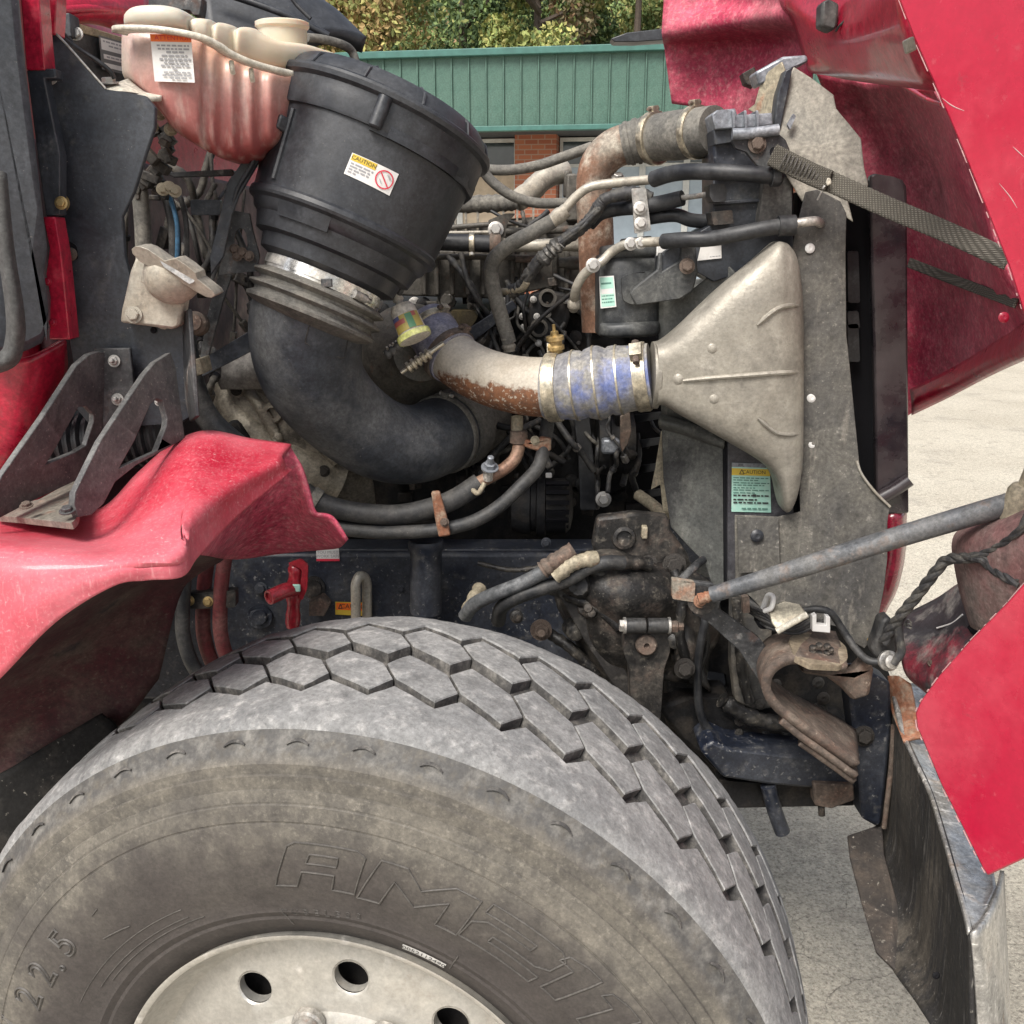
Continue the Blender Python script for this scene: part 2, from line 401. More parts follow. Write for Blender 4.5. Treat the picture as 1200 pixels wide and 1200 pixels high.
m_grey = M('grey_shroud', (.075, .078, .074), .55, 0, [((.165, .165, .148), 4, .46, .62, .7), ((.022, .022, .024), 7, .50, .64, .85), ((.20, .195, .17), 22, .58, .68, .5, .9, (2, 1, .4)), spk(.4)], bump=.2, bs=160, var=.2)
m_silv = M('grey_blue_plastic', (.21, .225, .25), .38, .3, [((.36, .37, .39), 40, .5, .7, .5), ((.08, .08, .085), 30, .58, .7, .6)], bump=.1)
m_canr = M('canister_black', (.026, .029, .033), .5, 0, [((.115, .115, .105), 12, .40, .66, .7), spk(.4)], bump=.15)
m_sil = M('blue_silicone', (.185, .185, .20), .5, 0, [((.25, .235, .195), 11, .40, .58, .85), ((.095, .135, .33), 8, .51, .62, .85, .45), ((.27, .25, .21), 50, .52, .7, .5)], bump=.1, bs=200, var=.1)
m_sil2 = M('violet_silicone', (.20, .20, .28), .5, 0, [((.34, .32, .30), 11, .42, .62, .6)], bump=.1)
m_cop = M('copper_brown_pipe', (.22, .125, .085), .5, .3, [((.30, .22, .16), 30, .45, .66, .6)], bump=.2)
m_orust = M('rusty_orange_strap', (.26, .11, .06), .8, 0, [((.24, .20, .15), 50, .45, .62, .8)], bump=.3)
m_brass = M('brass', (.42, .30, .13), .4, .8, [((.2, .14, .08), 40, .48, .66, .6)], bump=.1)
m_redh = M('red_hose', (.13, .024, .026), .6, 0, [((.17, .11, .09), 20, .45, .68, .6)], bump=.15)
m_redv = M('red_valve_paint', (.33, .018, .03), .35, 0, [((.15, .05, .05), 40, .52, .7, .6)], bump=.1, coat=.3)
n = NT('webbing')
wa = n.t.nodes.new('ShaderNodeTexWave'); wa.wave_type = 'BANDS'; wa.bands_direction = 'X'; n.t.links.new(n.co, wa.inputs[0]); wa.inputs['Scale'].default_value = 105; wa.inputs['Distortion'].default_value = .6
wb = n.t.nodes.new('ShaderNodeTexWave'); wb.wave_type = 'BANDS'; wb.bands_direction = 'Z'; n.t.links.new(n.co, wb.inputs[0]); wb.inputs['Scale'].default_value = 120
hgt_ = n.ma('MULTIPLY', wa.outputs['Fac'], wb.outputs['Fac'])
c = n.mix(hgt_, (.060, .054, .043), (.20, .185, .155)); c = n.mix(n.ma('MULTIPLY', n.mr(n.noise(9), .45, .65), .4), c, (.075, .068, .055))
n.bump(hgt_, .6, .002); m_web = n.out(c, .9)
m_maroon = M('dark_plum_gloss', (.020, .015, .019), .12, 0, [((.085, .07, .07), 8, .40, .68, .7), spk(.2)], bump=.05, coat=.6, var=.15, grit=.05)
m_yel = M('yellow_ink', (.62, .44, .05), .5, bump=0, var=.05, layers=[((.4, .3, .1), 120, .6, .75, .3)])
m_org = M('orange_ink', (.80, .16, .02), .5, bump=0, var=.05)
m_wht = M('label_white', (.68, .67, .65), .5, bump=0, var=.06, layers=[((.45, .40, .36), 90, .55, .75, .4)])
m_ink = M('label_black_ink', (.03, .03, .03), .6, bump=0)
m_gink = M('label_grey_ink', (.30, .30, .31), .6, bump=0)
m_rink = M('label_red_ink', (.60, .03, .06), .5, bump=0)
m_teal = M('label_pale_green', (.36, .62, .52), .5, bump=0, var=.08, layers=[((.55, .66, .58), 60, .45, .7, .5)])
m_tink = M('label_green_ink', (.10, .22, .18), .6, bump=0)
m_blue = M('blue_print', (.05, .13, .5), .5, bump=0)
m_grn = M('green_print', (.05, .40, .12), .5, bump=0)
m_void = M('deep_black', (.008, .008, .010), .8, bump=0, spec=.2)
m_wire = M('dark_wire', (.03, .03, .032), .6, 0, [((.13, .12, .10), 60, .45, .68, .6)], bump=.2)

m_gy = M('faded_yellow_print', (.34, .27, .07), .5, bump=0); m_gr = M('faded_red_print', (.30, .08, .07), .5, bump=0); m_gb = M('faded_blue_print', (.08, .09, .19), .5, bump=0); m_gg = M('faded_green_print', (.07, .19, .10), .5, bump=0)

# ================================================================== SETTING
n = NT('old_asphalt')
vor = n.t.nodes.new('ShaderNodeTexVoronoi'); vor.feature = 'DISTANCE_TO_EDGE'
wv = n.t.nodes.new('ShaderNodeVectorMath'); wv.operation = 'ADD'
nz = n.t.nodes.new('ShaderNodeTexNoise'); n.t.links.new(n.co, nz.inputs[0]); nz.inputs['Scale'].default_value = 3.5; nz.inputs['Detail'].default_value = 6
sc_ = n.t.nodes.new('ShaderNodeVectorMath'); sc_.operation = 'SCALE'; n.t.links.new(nz.outputs['Color'], sc_.inputs[0]); sc_.inputs['Scale'].default_value = .45
n.t.links.new(n.co, wv.inputs[0]); n.t.links.new(sc_.outputs[0], wv.inputs[1])
n.t.links.new(wv.outputs[0], vor.inputs['Vector']); vor.inputs['Scale'].default_value = 3.4
crk = n.mr(vor.outputs['Distance'], .0, .006, .5, 0)
c = n.mix(n.mr(n.noise(.9, 4), .35, .65), (.44, .40, .325), (.53, .49, .405))
c = n.mix(n.ma('MULTIPLY', n.mr(n.noise(95, 5, .7), .50, .64), .8), c, (.19, .165, .135))
c = n.mix(n.ma('MULTIPLY', n.mr(n.noise(230, 3), .60, .70), .7), c, (.62, .57, .48))
c = n.mix(n.ma('MULTIPLY', n.mr(n.noise(6, 8), .56, .72), .5), c, (.24, .21, .175))
c = n.mix(n.ma('MULTIPLY', crk, n.mr(n.noise(1.7), .46, .66)), c, (.14, .12, .095))
c = n.mix(n.ma('MULTIPLY', n.mr(n.noise(2.2, 6, .6), .56, .70), .45), c, (.22, .20, .175)); c = n.grit(c, .28, 34)
n.bump(n.ma('ADD', n.noise(150, 4), n.ma('MULTIPLY', crk, -1.2)), .8, .006)
m_asp = n.out(c, .92)
g = G(); N = 24
for j in range(N + 1):
    for i in range(N + 1):
        g.V.append(Vector((-120 + 240 * i / N, -60 + 240 * j / N, 0)))
g.F = [[j * (N + 1) + i, j * (N + 1) + i + 1, (j + 1) * (N + 1) + i + 1, (j + 1) * (N + 1) + i] for j in range(N) for i in range(N)]; g.M = [0] * len(g.F)
tag(g.mk('ground', [m_asp], recenter=False), kind='structure')
def ground_pt(px, py):
    x = (px - 600) / FOC; u = (600 - py) / FOC
    d = Vector((x, u * SP + CP, u * CP - SP)); t = -CAMZ / d.z
    return Vector((x * t, d.y * t, 0))
# ------------------------------------------------------------------ building
m_gm = M('green_metal_sheet', (.056, .120, .092), .45, .1, [((.09, .16, .128), 5, .4, .7, .4)], bump=.05, bs=4, var=.07, vs=1.2)
m_gt = M('green_trim', (.045, .135, .115), .45, 0, bump=0)
m_soff = M('dark_soffit', (.05, .055, .06), .7, bump=0)
m_glass = M('window_glass', (.035, .045, .05), .06, 0, bump=0, spec=.8)
m_pane2 = M('pale_blue_pane', (.30, .36, .41), .12, 0, bump=0, var=.1)  # grey-blue colour of the glossy panes themselves
m_bld = M('beige_curtain', (.46, .38, .28), .8, bump=0)
m_frm = M('pale_window_frame', (.48, .49, .47), .5, bump=0)
n = NT('brick_wall')
br = n.t.nodes.new('ShaderNodeTexBrick')
mp = n.t.nodes.new('ShaderNodeMapping'); n.t.links.new(n.co, mp.inputs[0]); mp.inputs['Rotation'].default_value = (R(90), 0, 0)
n.t.links.new(mp.outputs[0], br.inputs[0]); br.inputs['Scale'].default_value = 1
for k_, v_ in (('Brick Width', .21), ('Row Height', .075), ('Mortar Size', .008)): br.inputs[k_].default_value = v_
br.inputs['Color1'].default_value = (.27, .085, .045, 1); br.inputs['Color2'].default_value = (.34, .12, .06, 1); br.inputs['Mortar'].default_value = (.30, .2, .15, 1)
n.bump(br.outputs['Fac'], -.5, .01)
m_brick = n.out(br.outputs['Color'], .85)
bA = P(440, 154, 16.0); bB = P(780, 151, 15.3)
bu = (bB - bA); bu.z = 0; bl = bu.length; bu.normalize(); bn = Vector((bu.y, -bu.x, 0))   # bn faces the camera
if bn.y > 0: bn = -bn
brot = Matrix((bu, -bn, Vector((0, 0, 1)))).transposed()
zb = bA.z; zt = P(440, 61, 16.0).z
bld = empty('commercial_building', (bA.x + bu.x * 4, bA.y + bu.y * 4, 0), 'low brick building with a green metal fascia behind the truck', 'building')
def bbox_(name, s0, s1, z0, z1, d0, d1, mat, bev=0, par=None):
    """d = distance behind the fascia front"""
    c = bA + bu * ((s0 + s1) / 2) - bn * ((d0 + d1) / 2); c.z = (z0 + z1) / 2
    return box(name, c, (s1 - s0, d1 - d0, z1 - z0), mat, par or bld, rot=brot, bevel=bev)
pw = .262
proto = None
def at_s(o, s, base):
    o.location = base + bu * s
panels = []
V, Fc = boxgeo((0, 0, 0), (pw - .012, .03, zt - zb - .14), brot)
V2, F2 = boxgeo(-bu * (pw / 2 - .012) + bn * .02, (.022, .05, zt - zb - .14), brot)
gg = G(); gg.add(V, Fc); gg.add(V2, F2)
base = bA + bu * 0 - bn * .06; base.z = (zt + zb) / 2 - .03
for i in range(-9, 34):
    if proto is None:
        proto = gg.mk('fascia_panel', [m_gm], bld, smooth=False); o = proto
    else:
        o = proto.copy(); COL.objects.link(o); o.parent = bld
    o.location = base + bu * (i * pw) - WORLD[bld]
s0, s1 = -9.2 * pw, 33.6 * pw
bbox_('fascia_backing', s0, s1, zb + .02, zt - .06, .09, .35, m_soff)
bbox_('coping_trim', s0 - .05, s1 + .05, zt - .10, zt, -.06, .45, m_gt, .01)
bbox_('drip_trim', s0 - .03, s1 + .03, zb - .03, zb + .045, -.03, .10, m_gt, .008)
bbox_('soffit', s0, s1, zb + .0, zb + .03, .36, 1.3, m_soff)
bbox_('wall', s0, s1, 0, zt - .15, 1.32, 8.5, m_brick)
bbox_('roof', s0, s1, zt - .14, zt - .06, .36, 8.5, m_soff)
def s_of(px):                      # wall coordinate seen at this picture column
    a = bA - bn * .9; o_ = Vector((0, 0, CAMZ))
    d = Vector(((px - 600) / FOC, CP, -SP)); 
    # intersect in plan
    den = d.x * bn.x + d.y * bn.y; t = ((a.x) * bn.x + (a.y) * bn.y) / den
    return (Vector((d.x * t, d.y * t, 0)) - Vector((a.x, a.y, 0))).dot(bu)
for pa_, pb_ in ((604, 648), (1010, 1054), (200, 244)):
    bbox_('brick_pillar', s_of(pa_), s_of(pb_), 0, zb - .002, .80, 1.31, m_brick)
def bay(pxs, pane_kind):
    for k in range(len(pxs) - 1):
        a, b = s_of(pxs[k]), s_of(pxs[k + 1])
        f = bbox_('window', a, b, .5, zb - .02, 1.20, 1.31, m_soff)
        zz = zb - .42
        for (x0, x1, y0, y1) in ((a, a + .05, .5, zb - .02), (b - .05, b, .5, zb - .02), (a + .05, b - .05, zz - .05, zz), (a + .05, b - .05, .5, .56), (a + .05, b - .05, zb - .08, zb - .02)):
            bbox_('frame', x0, x1, y0, y1, 1.14, 1.199, m_frm, .004, f)
        bbox_('transom_pane', a + .05, b - .05, zz, zb - .08, 1.17, 1.198, m_glass, 0, f)
        bbox_('pane', a + .05, b - .05, .56, zz - .05, 1.17, 1.198, m_pane2 if pane_kind == 2 else (m_bld if (pane_kind == 1 and k == len(pxs) - 2) else m_glass), 0, f)
bay([430, 480, 540, 603], 1)
bay([649, 692, 739, 787, 835, 884], 2)

# ------------------------------------------------------------------ trees
def leafmat(name, c, v=.25):
    return M(name, c, .7, 0, [(tuple(min(1, x * 1.25) for x in c), 1.4, .5, .65, .6), (tuple(x * .72 for x in c), 3, .52, .66, .5)], bump=0, var=v, vs=.8, spec=.2)
L_dk = leafmat('leaf_dark_green', (.085, .13, .06)); L_gr = leafmat('leaf_green', (.17, .235, .085)); L_ol = leafmat('leaf_olive', (.26, .28, .10))
L_ye = leafmat('leaf_yellow', (.38, .36, .13)); L_yg = leafmat('leaf_yellow_green', (.32, .36, .12)); L_or = leafmat('leaf_orange', (.38, .27, .12)); L_br = leafmat('leaf_rusty_brown', (.30, .19, .11)); L_gb = leafmat('leaf_grey_brown', (.28, .24, .14))
m_bark = M('bark', (.085, .065, .05), .9, 0, bump=.6, bs=20)
def leafcards(g, centres, n, size, nm):
    for (c, r) in centres:
        for _ in range(n):
            v = Vector((random.gauss(0, 1), random.gauss(0, 1), random.gauss(0, 1)))
            v = v.normalized() * r * (random.random() ** .45)
            p = c + v; s = size * random.uniform(.6, 1.3)
            a = Vector((random.uniform(-1, 1), random.uniform(-1, 1), random.uniform(-.8, .8))).normalized()
            b = a.orthogonal().normalized(); b = Matrix.Rotation(random.uniform(0, 6.3), 3, a) @ b; d = a.cross(b)
            i = len(g.V)
            g.V += [p - b * s * .5, p + d * s * .32 + a * s * .08, p + b * s * .5, p - d * s * .32 + a * s * .08]
            g.F.append([i, i + 1, i + 2, i + 3]); g.M.append(random.choices(range(len(nm)), nm)[0])
def tree(px, Y, wd, ztop, mats, wts, label, zlow=2.0, nc=30, nl=520, leaf=.15, cone=False, name='deciduous_tree'):
    x = P(px, 100, Y).x
    t = empty(name, (x, Y, 0), label, 'tree', 'trees behind the green building')
    g = G(); lv = (Vector((x, Y, 0)), .0)
    pts = [Vector((x, Y, 0)), Vector((x + .1, Y, ztop * .3)), Vector((x - .05, Y + .1, ztop * .6)), Vector((x, Y, ztop * .92))]
    V, Fc = tubegeo([Vector(q) for q in spl([list(p) for p in pts], 4)], [.24 - .21 * i / 12 for i in range(13)], 8); g.add(V, Fc)
    cs = []
    for i in range(nc):
        h = random.uniform(.0, 1); z = zlow + (ztop - zlow) * h
        prof = (1 - h) ** .8 if cone else math.sin(math.pi * (.15 + .85 * h) ** .9) ** .6 + .12
        a = random.uniform(0, 6.28); rr = wd / 2 * prof * random.uniform(.25, 1)
        c = Vector((x + math.cos(a) * rr, Y + math.sin(a) * rr, z)); cs.append((c, wd * random.uniform(.12, .20)))
        if i % 2 == 0:
            b = Vector((x, Y, max(.8, z - wd * .25)))
            V, Fc = tubegeo([b, (b + c) / 2 + Vector((0, 0, -.1)), c], [.07, .045, .015], 5); g.add(V, Fc)
    g.mk('trunk', [m_bark], t)
    g = G(); leafcards(g, cs, nl, leaf, wts)
    g.mk('crown', mats, t, smooth=False)
T = [(372, 27, 4.6, 11, [L_gr, L_ol, L_ye], (5, 3, 1), 'green leafy tree directly above the black air cleaner, at the left end of the row'),
     (425, 24, 2.6, 8.0, [L_or, L_ye, L_ol], (5, 3, 2), 'small orange autumn tree just above the left end of the green roof'),
     (450, 31, 4.4, 12, [L_or, L_ol, L_gr], (3, 4, 3), 'olive and orange tree rising behind the small orange one'),
     (545, 27, 4.8, 11.5, [L_dk, L_gr, L_ol], (6, 3, 1), 'dark green tree between the orange and the yellow trees'),
     (632, 25, 3.4, 10, [L_yg, L_ye, L_gr], (5, 4, 2), 'bright yellow green tree in the middle above the green roof'),
     (690, 30, 3.8, 11, [L_gr, L_dk, L_ol], (4, 5, 1), 'deep green tree between the yellow and the rusty brown trees'),
     (748, 25, 3.5, 9.6, [L_gb, L_br, L_ol], (5, 3, 2), 'greyish rusty brown tree beside the raised red hood'),
     (840, 28, 4.6, 11, [L_gr, L_ol, L_ye], (4, 4, 1), 'green tree mostly hidden behind the raised red hood')]
for a in T: tree(*a)
m_hill = M('wooded_hillside', (.035, .05, .022), .9, 0, [((.10, .09, .03), .6, .45, .65, .8)], bump=0)
g = G()
for j in range(7):
    for i in range(21):
        g.V.append(Vector((-40 + 4 * i, 36 + 5 * j, -.3 + 3.1 * j + random.uniform(-.5, .5))))
g.F = [[j * 21 + i, j * 21 + i + 1, (j + 1) * 21 + i + 1, (j + 1) * 21 + i] for j in range(6) for i in range(20)]; g.M = [0] * len(g.F)
tag(g.mk('hillside', [m_hill], recenter=False), kind='structure')
g = G(); cs = [(Vector((random.uniform(-15, 15), 37 + k, 2.4 + k * .62 + random.uniform(-1, 2))), random.uniform(.9, 1.6)) for k in [random.uniform(0, 20) for _ in range(190)]]
leafcards(g, cs, 330, .26, (5, 4, 3, 1, 1))
tag(g.mk('distant_wood', [L_gr, L_dk, L_ol, L_ye, L_br], smooth=False), kind='stuff')

# ================================================================== TRUCK
truck = empty('red_truck', (-.1, 2.1, 0), 'red heavy truck with its hood tilted open and the engine bay exposed', 'truck')

# ------------------------------------------------------------------ wheel (local: x forward, y inward, z up)
WC = Vector((-.2064, .959, .5683)); WYAW = R(11.37)
wheel = empty('wheel', WC, 'dusty front wheel with hexagon tread and an aluminium rim', parent=truck)
wheel.rotation_euler = (0, 0, -WYAW)
WORLD[wheel] = Vector((0, 0, 0))           # children are given in wheel coordinates
WROT = Matrix.Rotation(-WYAW, 3, 'Z')
def wpix(px, py, off=0):
    """picture point -> (radius, clockwise angle from the top) on the wheel's outer plane"""
    o = Vector((0, 0, CAMZ)); d = P(px, py, 1) - o
    nn = WROT @ Vector((0, 1, 0)); t = ((WC + nn * off - o).dot(nn)) / d.dot(nn)
    q = WROT.transposed() @ (o + d * t - WC); return math.hypot(q.x, q.z), math.atan2(q.x, q.z)
def pol(r, a, y): return Vector((r * math.sin(a), y, r * math.cos(a)))
# materials of the wheel
n = NT('tyre_tread_dusty')
c = n.mix(n.mr(n.noise(7), .35, .65), (.165, .167, .167), (.235, .234, .228))
c = n.mix(n.mr(n.noise(60, 8), .52, .68), c, (.31, .305, .295)); c = n.mix(n.ma('MULTIPLY', n.mr(n.noise(38, 8, .7), .52, .66), .75), c, (.12, .12, .12)); c = n.mix(n.ma('MULTIPLY', n.mr(n.noise(11, 6), .54, .66), .5), c, (.15, .148, .145))
c = n.mix(n.ma('MULTIPLY', n.mr(n.noise(340, 4), .58, .68), .6), c, (.12, .118, .115))
c = n.grit(c, .26, 42)
n.bump(n.noise(120, 8), .5, .003); m_trd = n.out(c, .88)
m_grv = M('tyre_groove', (.050, .048, .046), .9, 0, [((.16, .15, .135), 60, .45, .65, .8)], bump=.4, bs=150)
n = NT('tyre_sidewall')
s_ = n.sep(); rad = n.ma('SQRT', n.ma('ADD', n.ma('MULTIPLY', s_[0], s_[0]), n.ma('MULTIPLY', s_[2], s_[2])))
clean = n.mix(n.mr(n.noise(5), .35, .65), (.042, .036, .033), (.056, .048, .044))
mud = n.mix(n.mr(n.noise(22, 8, .7), .40, .64), (.080, .073, .063), (.145, .131, .108))
mud = n.mix(n.ma('MULTIPLY', n.mr(n.noise(140, 8, .7), .54, .68), .65), mud, (.22, .20, .165))
mud = n.mix(n.ma('MULTIPLY', n.mr(n.noise(9, 6, .6), .54, .66), .8), mud, (.075, .068, .06))
nr_ = n.ma('ADD', rad, n.ma('MULTIPLY', n.ma('SUBTRACT', n.noise(5.5, 7, .62), .5), .20))
f = n.mr(nr_, .405, .47)
f2 = n.ma('MULTIPLY', n.mr(nr_, .345, .45), n.mr(n.noise(3.0, 3), .44, .56))
c = n.mix(n.ma('MAXIMUM', f, n.ma('MULTIPLY', f2, .62)), clean, mud)
c = n.mix(n.ma('MULTIPLY', n.mr(rad, .518, .527), n.mr(n.noise(60, 8), .30, .50)), c, n.mix(n.mr(n.noise(55, 8), .45, .68), (.062, .060, .057), (.15, .143, .13)))
c = n.grit(c, .22, 60)
n.bump(n.ma('ADD', n.noise(140, 8), n.ma('MULTIPLY', n.noise(14, 4), .5)), .3, .002); m_swl = n.out(c, .75)
# carcass
prof = [(.030, .290), (.008, .2925), (.002, .300), (-.006, .313), (-.010, .322), (-.0095, .326), (-.014, .334), (-.0135, .338), (-.021, .362), (-.026, .392), (-.0275, .425), (-.0255, .452),
        (-.0250, .4535), (-.0236, .4540), (-.0236, .4555), (-.0242, .4565), (-.021, .474), (-.0205, .4745), (-.0190, .4750), (-.0188, .4765), (-.0190, .477), (-.0160, .489), (-.0136, .4895), (-.0130, .5050), (-.0125, .5052), (-.0090, .5056), (-.0080, .517), (.0, .527), (.012, .539), (.018, .5457)]
floor = .0155
def Rc(a): return .5683 - (.012 if a < .188 else .0145) * ((a - .188) / .170) ** 2
full = prof + [(.0195, .5457)] + [(a, Rc(a) - floor) for a in [.03 + .316 * i / 10 for i in range(11)]] + [(.3565, .5440)] + [(.376 - y, r) for y, r in prof[::-1]]
SEG = 176; V = []
for (y, r) in full:
    for k in range(SEG): V.append(pol(r, 2 * math.pi * k / SEG, y))
Fc = ringfaces(len(full), SEG, cap=False)
np_ = len(prof)
mi = [(0 if (f // SEG < np_ or f // SEG >= len(full) - np_ - 1) else 1) for f in range(len(Fc))]
tyre = mk('tyre', V, Fc, [m_swl, m_grv], wheel, smooth=True, ang=28, midx=mi, recenter=False)
# tread: two rows of skewed hexagon blocks between two saw-toothed shoulder ribs
NB = 44; PT = 360 / NB; PH = .35
HEX = [(-4.95, .0175), (-3.06, .0480), (2.70, .0165), (4.95, -.0175), (3.06, -.0480), (-2.70, -.0165)]
hp = []
for (t0, a0), (t1, a1) in zip(HEX, HEX[1:] + HEX[:1]):
    for k in range(3): hp.append((t0 + (t1 - t0) * k / 3, a0 + (a1 - a0) * k / 3))
g = G(); m = len(hp)
for ac_, tc_ in ((.1430, 7.25), (.2375, 6.50)):
    for k in range(NB):
        tc = tc_ + k * PT; lift = random.uniform(-.0009, .0003); b = len(g.V)
        wr = [random.uniform(-.0006, .0008) for _ in hp]
        def ringv(f, dz, jit):
            return [pol(Rc(ac_ + a * f) + lift - dz - abs(jit * q), R(tc + t * (f + q * jit * 12)), ac_ + a * (f + q * jit * 12)) for (t, a), q in zip(hp, wr)]
        inner = [pol(Rc(ac_ + a * .5) + lift, R(tc + t * .5), ac_ + a * .5) for t, a in hp]
        g.V += ringv(.995, .0, 1) + ringv(1.02, .0016, 1) + ringv(1.045, floor + .001, 0) + inner + [pol(Rc(ac_) + lift, R(tc), ac_)]
        for i in range(m):
            i2 = (i + 1) % m
            g.F.append([b + 3 * m + i, b + 3 * m + i2, b + 4 * m]); g.M.append(0)
            g.F.append([b + i, b + i2, b + 3 * m + i2, b + 3 * m + i]); g.M.append(0)
            g.F.append([b + i, b + m + i, b + m + i2, b + i2]); g.M.append(0)
            g.F.append([b + m + i, b + 2 * m + i, b + 2 * m + i2, b + m + i2]); g.M.append(1)
g.mk('tread_blocks', [m_trd, m_grv], wheel, recenter=False, ang=32)
def rib(sgn):
    g = G(); tl = []
    for k in range(NB):                          # saw tooth: (angle, depth of the groove edge)
        if sgn > 0: p0, p1, p2 = (2.55, .0800), (4.95, .1080), (2.55 + PT, .0800)
        else: p0, p1, p2 = (9.0, .2700), (11.2, .3000), (9.0 + PT, .2700)
        for (ta, za), (tb, zb_), n_ in ((p0, p1, 3), (p1, p2, 6)):
            for q in range(n_): tl.append((k * PT + ta + (tb - ta) * q / n_, za + (zb_ - za) * q / n_))
    for i, (t, z) in enumerate(tl):
        th = R(t); lf = .0010 * math.sin(i * .37) * math.sin(i * .11) + random.uniform(-.0007, .0004); jz = random.uniform(-.0009, .0009)
        z += jz
        if sgn > 0: raw = [(.018, .5455), (.0215, .5500 + lf), (.0275, .5540 + lf), (.045, Rc(.045) + lf), (.062, Rc(.062) + lf * .5), (z - .0025, Rc(z)), (z, Rc(z) - .0018), (z + .0030, Rc(z) - floor - .001)]
        else: raw = [(z - .0030, Rc(z) - floor - .001), (z, Rc(z) - .0018), (z + .0025, Rc(z)), (.315, Rc(.315)), (.331, Rc(.331) + lf), (.3485, .5525 + lf), (.3545, .5480 + lf), (.358, .5440)]
        for y, r in raw: g.V.append(pol(r, th, y))
    n_ = len(tl)
    for i in range(n_):
        i2 = (i + 1) % n_
        for j in range(7): g.F.append([i * 8 + j, i2 * 8 + j, i2 * 8 + j + 1, i * 8 + j + 1]); g.M.append(1 if j == (6 if sgn > 0 else 0) else 0)
    return g.mk('shoulder_rib', [m_trd, m_grv], wheel, recenter=False, ang=32)
rib(1); rib(-1)
# crescent wear marks just below the shoulder
g = G()
for k in range(NB):
    th0 = (k + PH + .25) * 2 * math.pi / NB
    pts = [];
    for i in range(9):
        u = i / 8 * 2 - 1; hgt = (1 - u * u)
        pts.append((th0 + u * .024, .5345 + .0045 * hgt, .5342 + .0034 * hgt))
    b = len(g.V)
    for a, r1, r0 in pts:
        y = lambda r: -.0088 + (r - .517) * .82
        g.V += [pol(r1 + .0010, a, y(r1) + .0005), pol(r1, a, y(r1) - .0022), pol(r0, a, y(r0) - .0020), pol(r0 - .0012, a, y(r0) + .001)]
    for i in range(8):
        for j in range(3):
            g.F.append([b + i * 4 + j, b + i * 4 + j + 1, b + i * 4 + 5 + j, b + i * 4 + 4 + j]); g.M.append(0)
tag(g.mk('wear_marks', [m_grv], wheel, recenter=False, ang=50), kind='stuff')
# rim
prof = [(.020, .2905), (-.002, .2935), (-.0055, .2965), (-.0055, .2925), (-.003, .2885), (.012, .2845), (.024, .279), (.034, .270), (.040, .260), (.038, .250), (.034, .235), (.031, .21), (.029, .185), (.026, .165), (.018, .150), (.014, .13), (.014, .06), (.014, .0)]
HR, HA = .2125, .0215
a1_, a2_ = wpix(411, 1136, .032), wpix(295, 1150, .032)
hole0 = a1_[1]
SG = 200; V = []; Fc = []
rings = [(y, r) for y, r in prof[:-1]]
for y, r in rings:
    for k in range(SG): V.append(pol(r, 2 * math.pi * k / SG, y))
def inhole(r, a):
    for h in range(10):
        ah = hole0 + h * math.pi / 5
        x, z = r * math.sin(a) - HR * math.sin(ah), r * math.cos(a) - HR * math.cos(ah)
        if x * x + z * z < (HA * 1.28) ** 2: return True
    return False
# disc area between r=.255 and .165 is built as a filled face set with true round holes
dring = [i for i, (y, r) in enumerate(rings) if .165 <= r <= .26 and i > 5]
i0, i1 = dring[0], dring[-1]
for i in range(len(rings) - 1):
    if i0 <= i < i1: continue
    for k in range(SG):
        k2 = (k + 1) % SG; Fc.append([i * SG + k, i * SG + k2, (i + 1) * SG + k2, (i + 1) * SG + k])
import bisect
dp = sorted([(r, y) for y, r in rings[i0:i1 + 1]])
def dy(r):
    for (ra, ya), (rb, yb) in zip(dp, dp[1:]):
        if ra <= r <= rb: return ya + (yb - ya) * (r - ra) / (rb - ra)
    return dp[0][1] if r < dp[0][0] else dp[-1][1]
from mathutils.geometry import delaunay_2d_cdt
pts2 = []; edges = []
def addloop(L):
    b = len(pts2); pts2.extend(L); m = len(L); edges.extend([(b + i, b + (i + 1) % m) for i in range(m)])
r_o, r_i = rings[i0][1], rings[i1][1]
addloop([Vector((r_o * math.sin(2 * math.pi * k / SG), r_o * math.cos(2 * math.pi * k / SG))) for k in range(SG)])
addloop([Vector((r_i * math.sin(2 * math.pi * k / SG), r_i * math.cos(2 * math.pi * k / SG))) for k in range(SG)])
holes2 = []
for h in range(10):
    ah = hole0 + h * math.pi / 5; cx, cz = HR * math.sin(ah), HR * math.cos(ah)
    for rr in (HA, HA + .0025):
        addloop([Vector((cx + rr * math.cos(2 * math.pi * k / 28), cz + rr * math.sin(2 * math.pi * k / 28))) for k in range(28)])
    holes2.append((cx, cz))
for rr in (.178, .19, .2, .21, .222, .235, .245):
    for k in range(60):
        a = 2 * math.pi * (k + .5 * (int(rr * 1000) % 2)) / 60
        if not inhole(rr, a): pts2.append(Vector((rr * math.sin(a), rr * math.cos(a))))
vv, ee, ff, *_ = delaunay_2d_cdt(pts2, edges, [], 0, 1e-6)
b = len(V)
for v in vv:
    r = v.length; y = dy(r)
    for cx, cz in holes2:
        if math.hypot(v.x - cx, v.y - cz) < HA + .001: y += .0022
    V.append(Vector((v.x, y, v.y)))
for f in ff:
    c = sum((vv[i] for i in f), Vector((0, 0))) / len(f); r = c.length
    if r > r_o or r < r_i: continue
    if any(math.hypot(c.x - cx, c.y - cz) < HA * .985 for cx, cz in holes2): continue
    Fc.append([b + i for i in f])
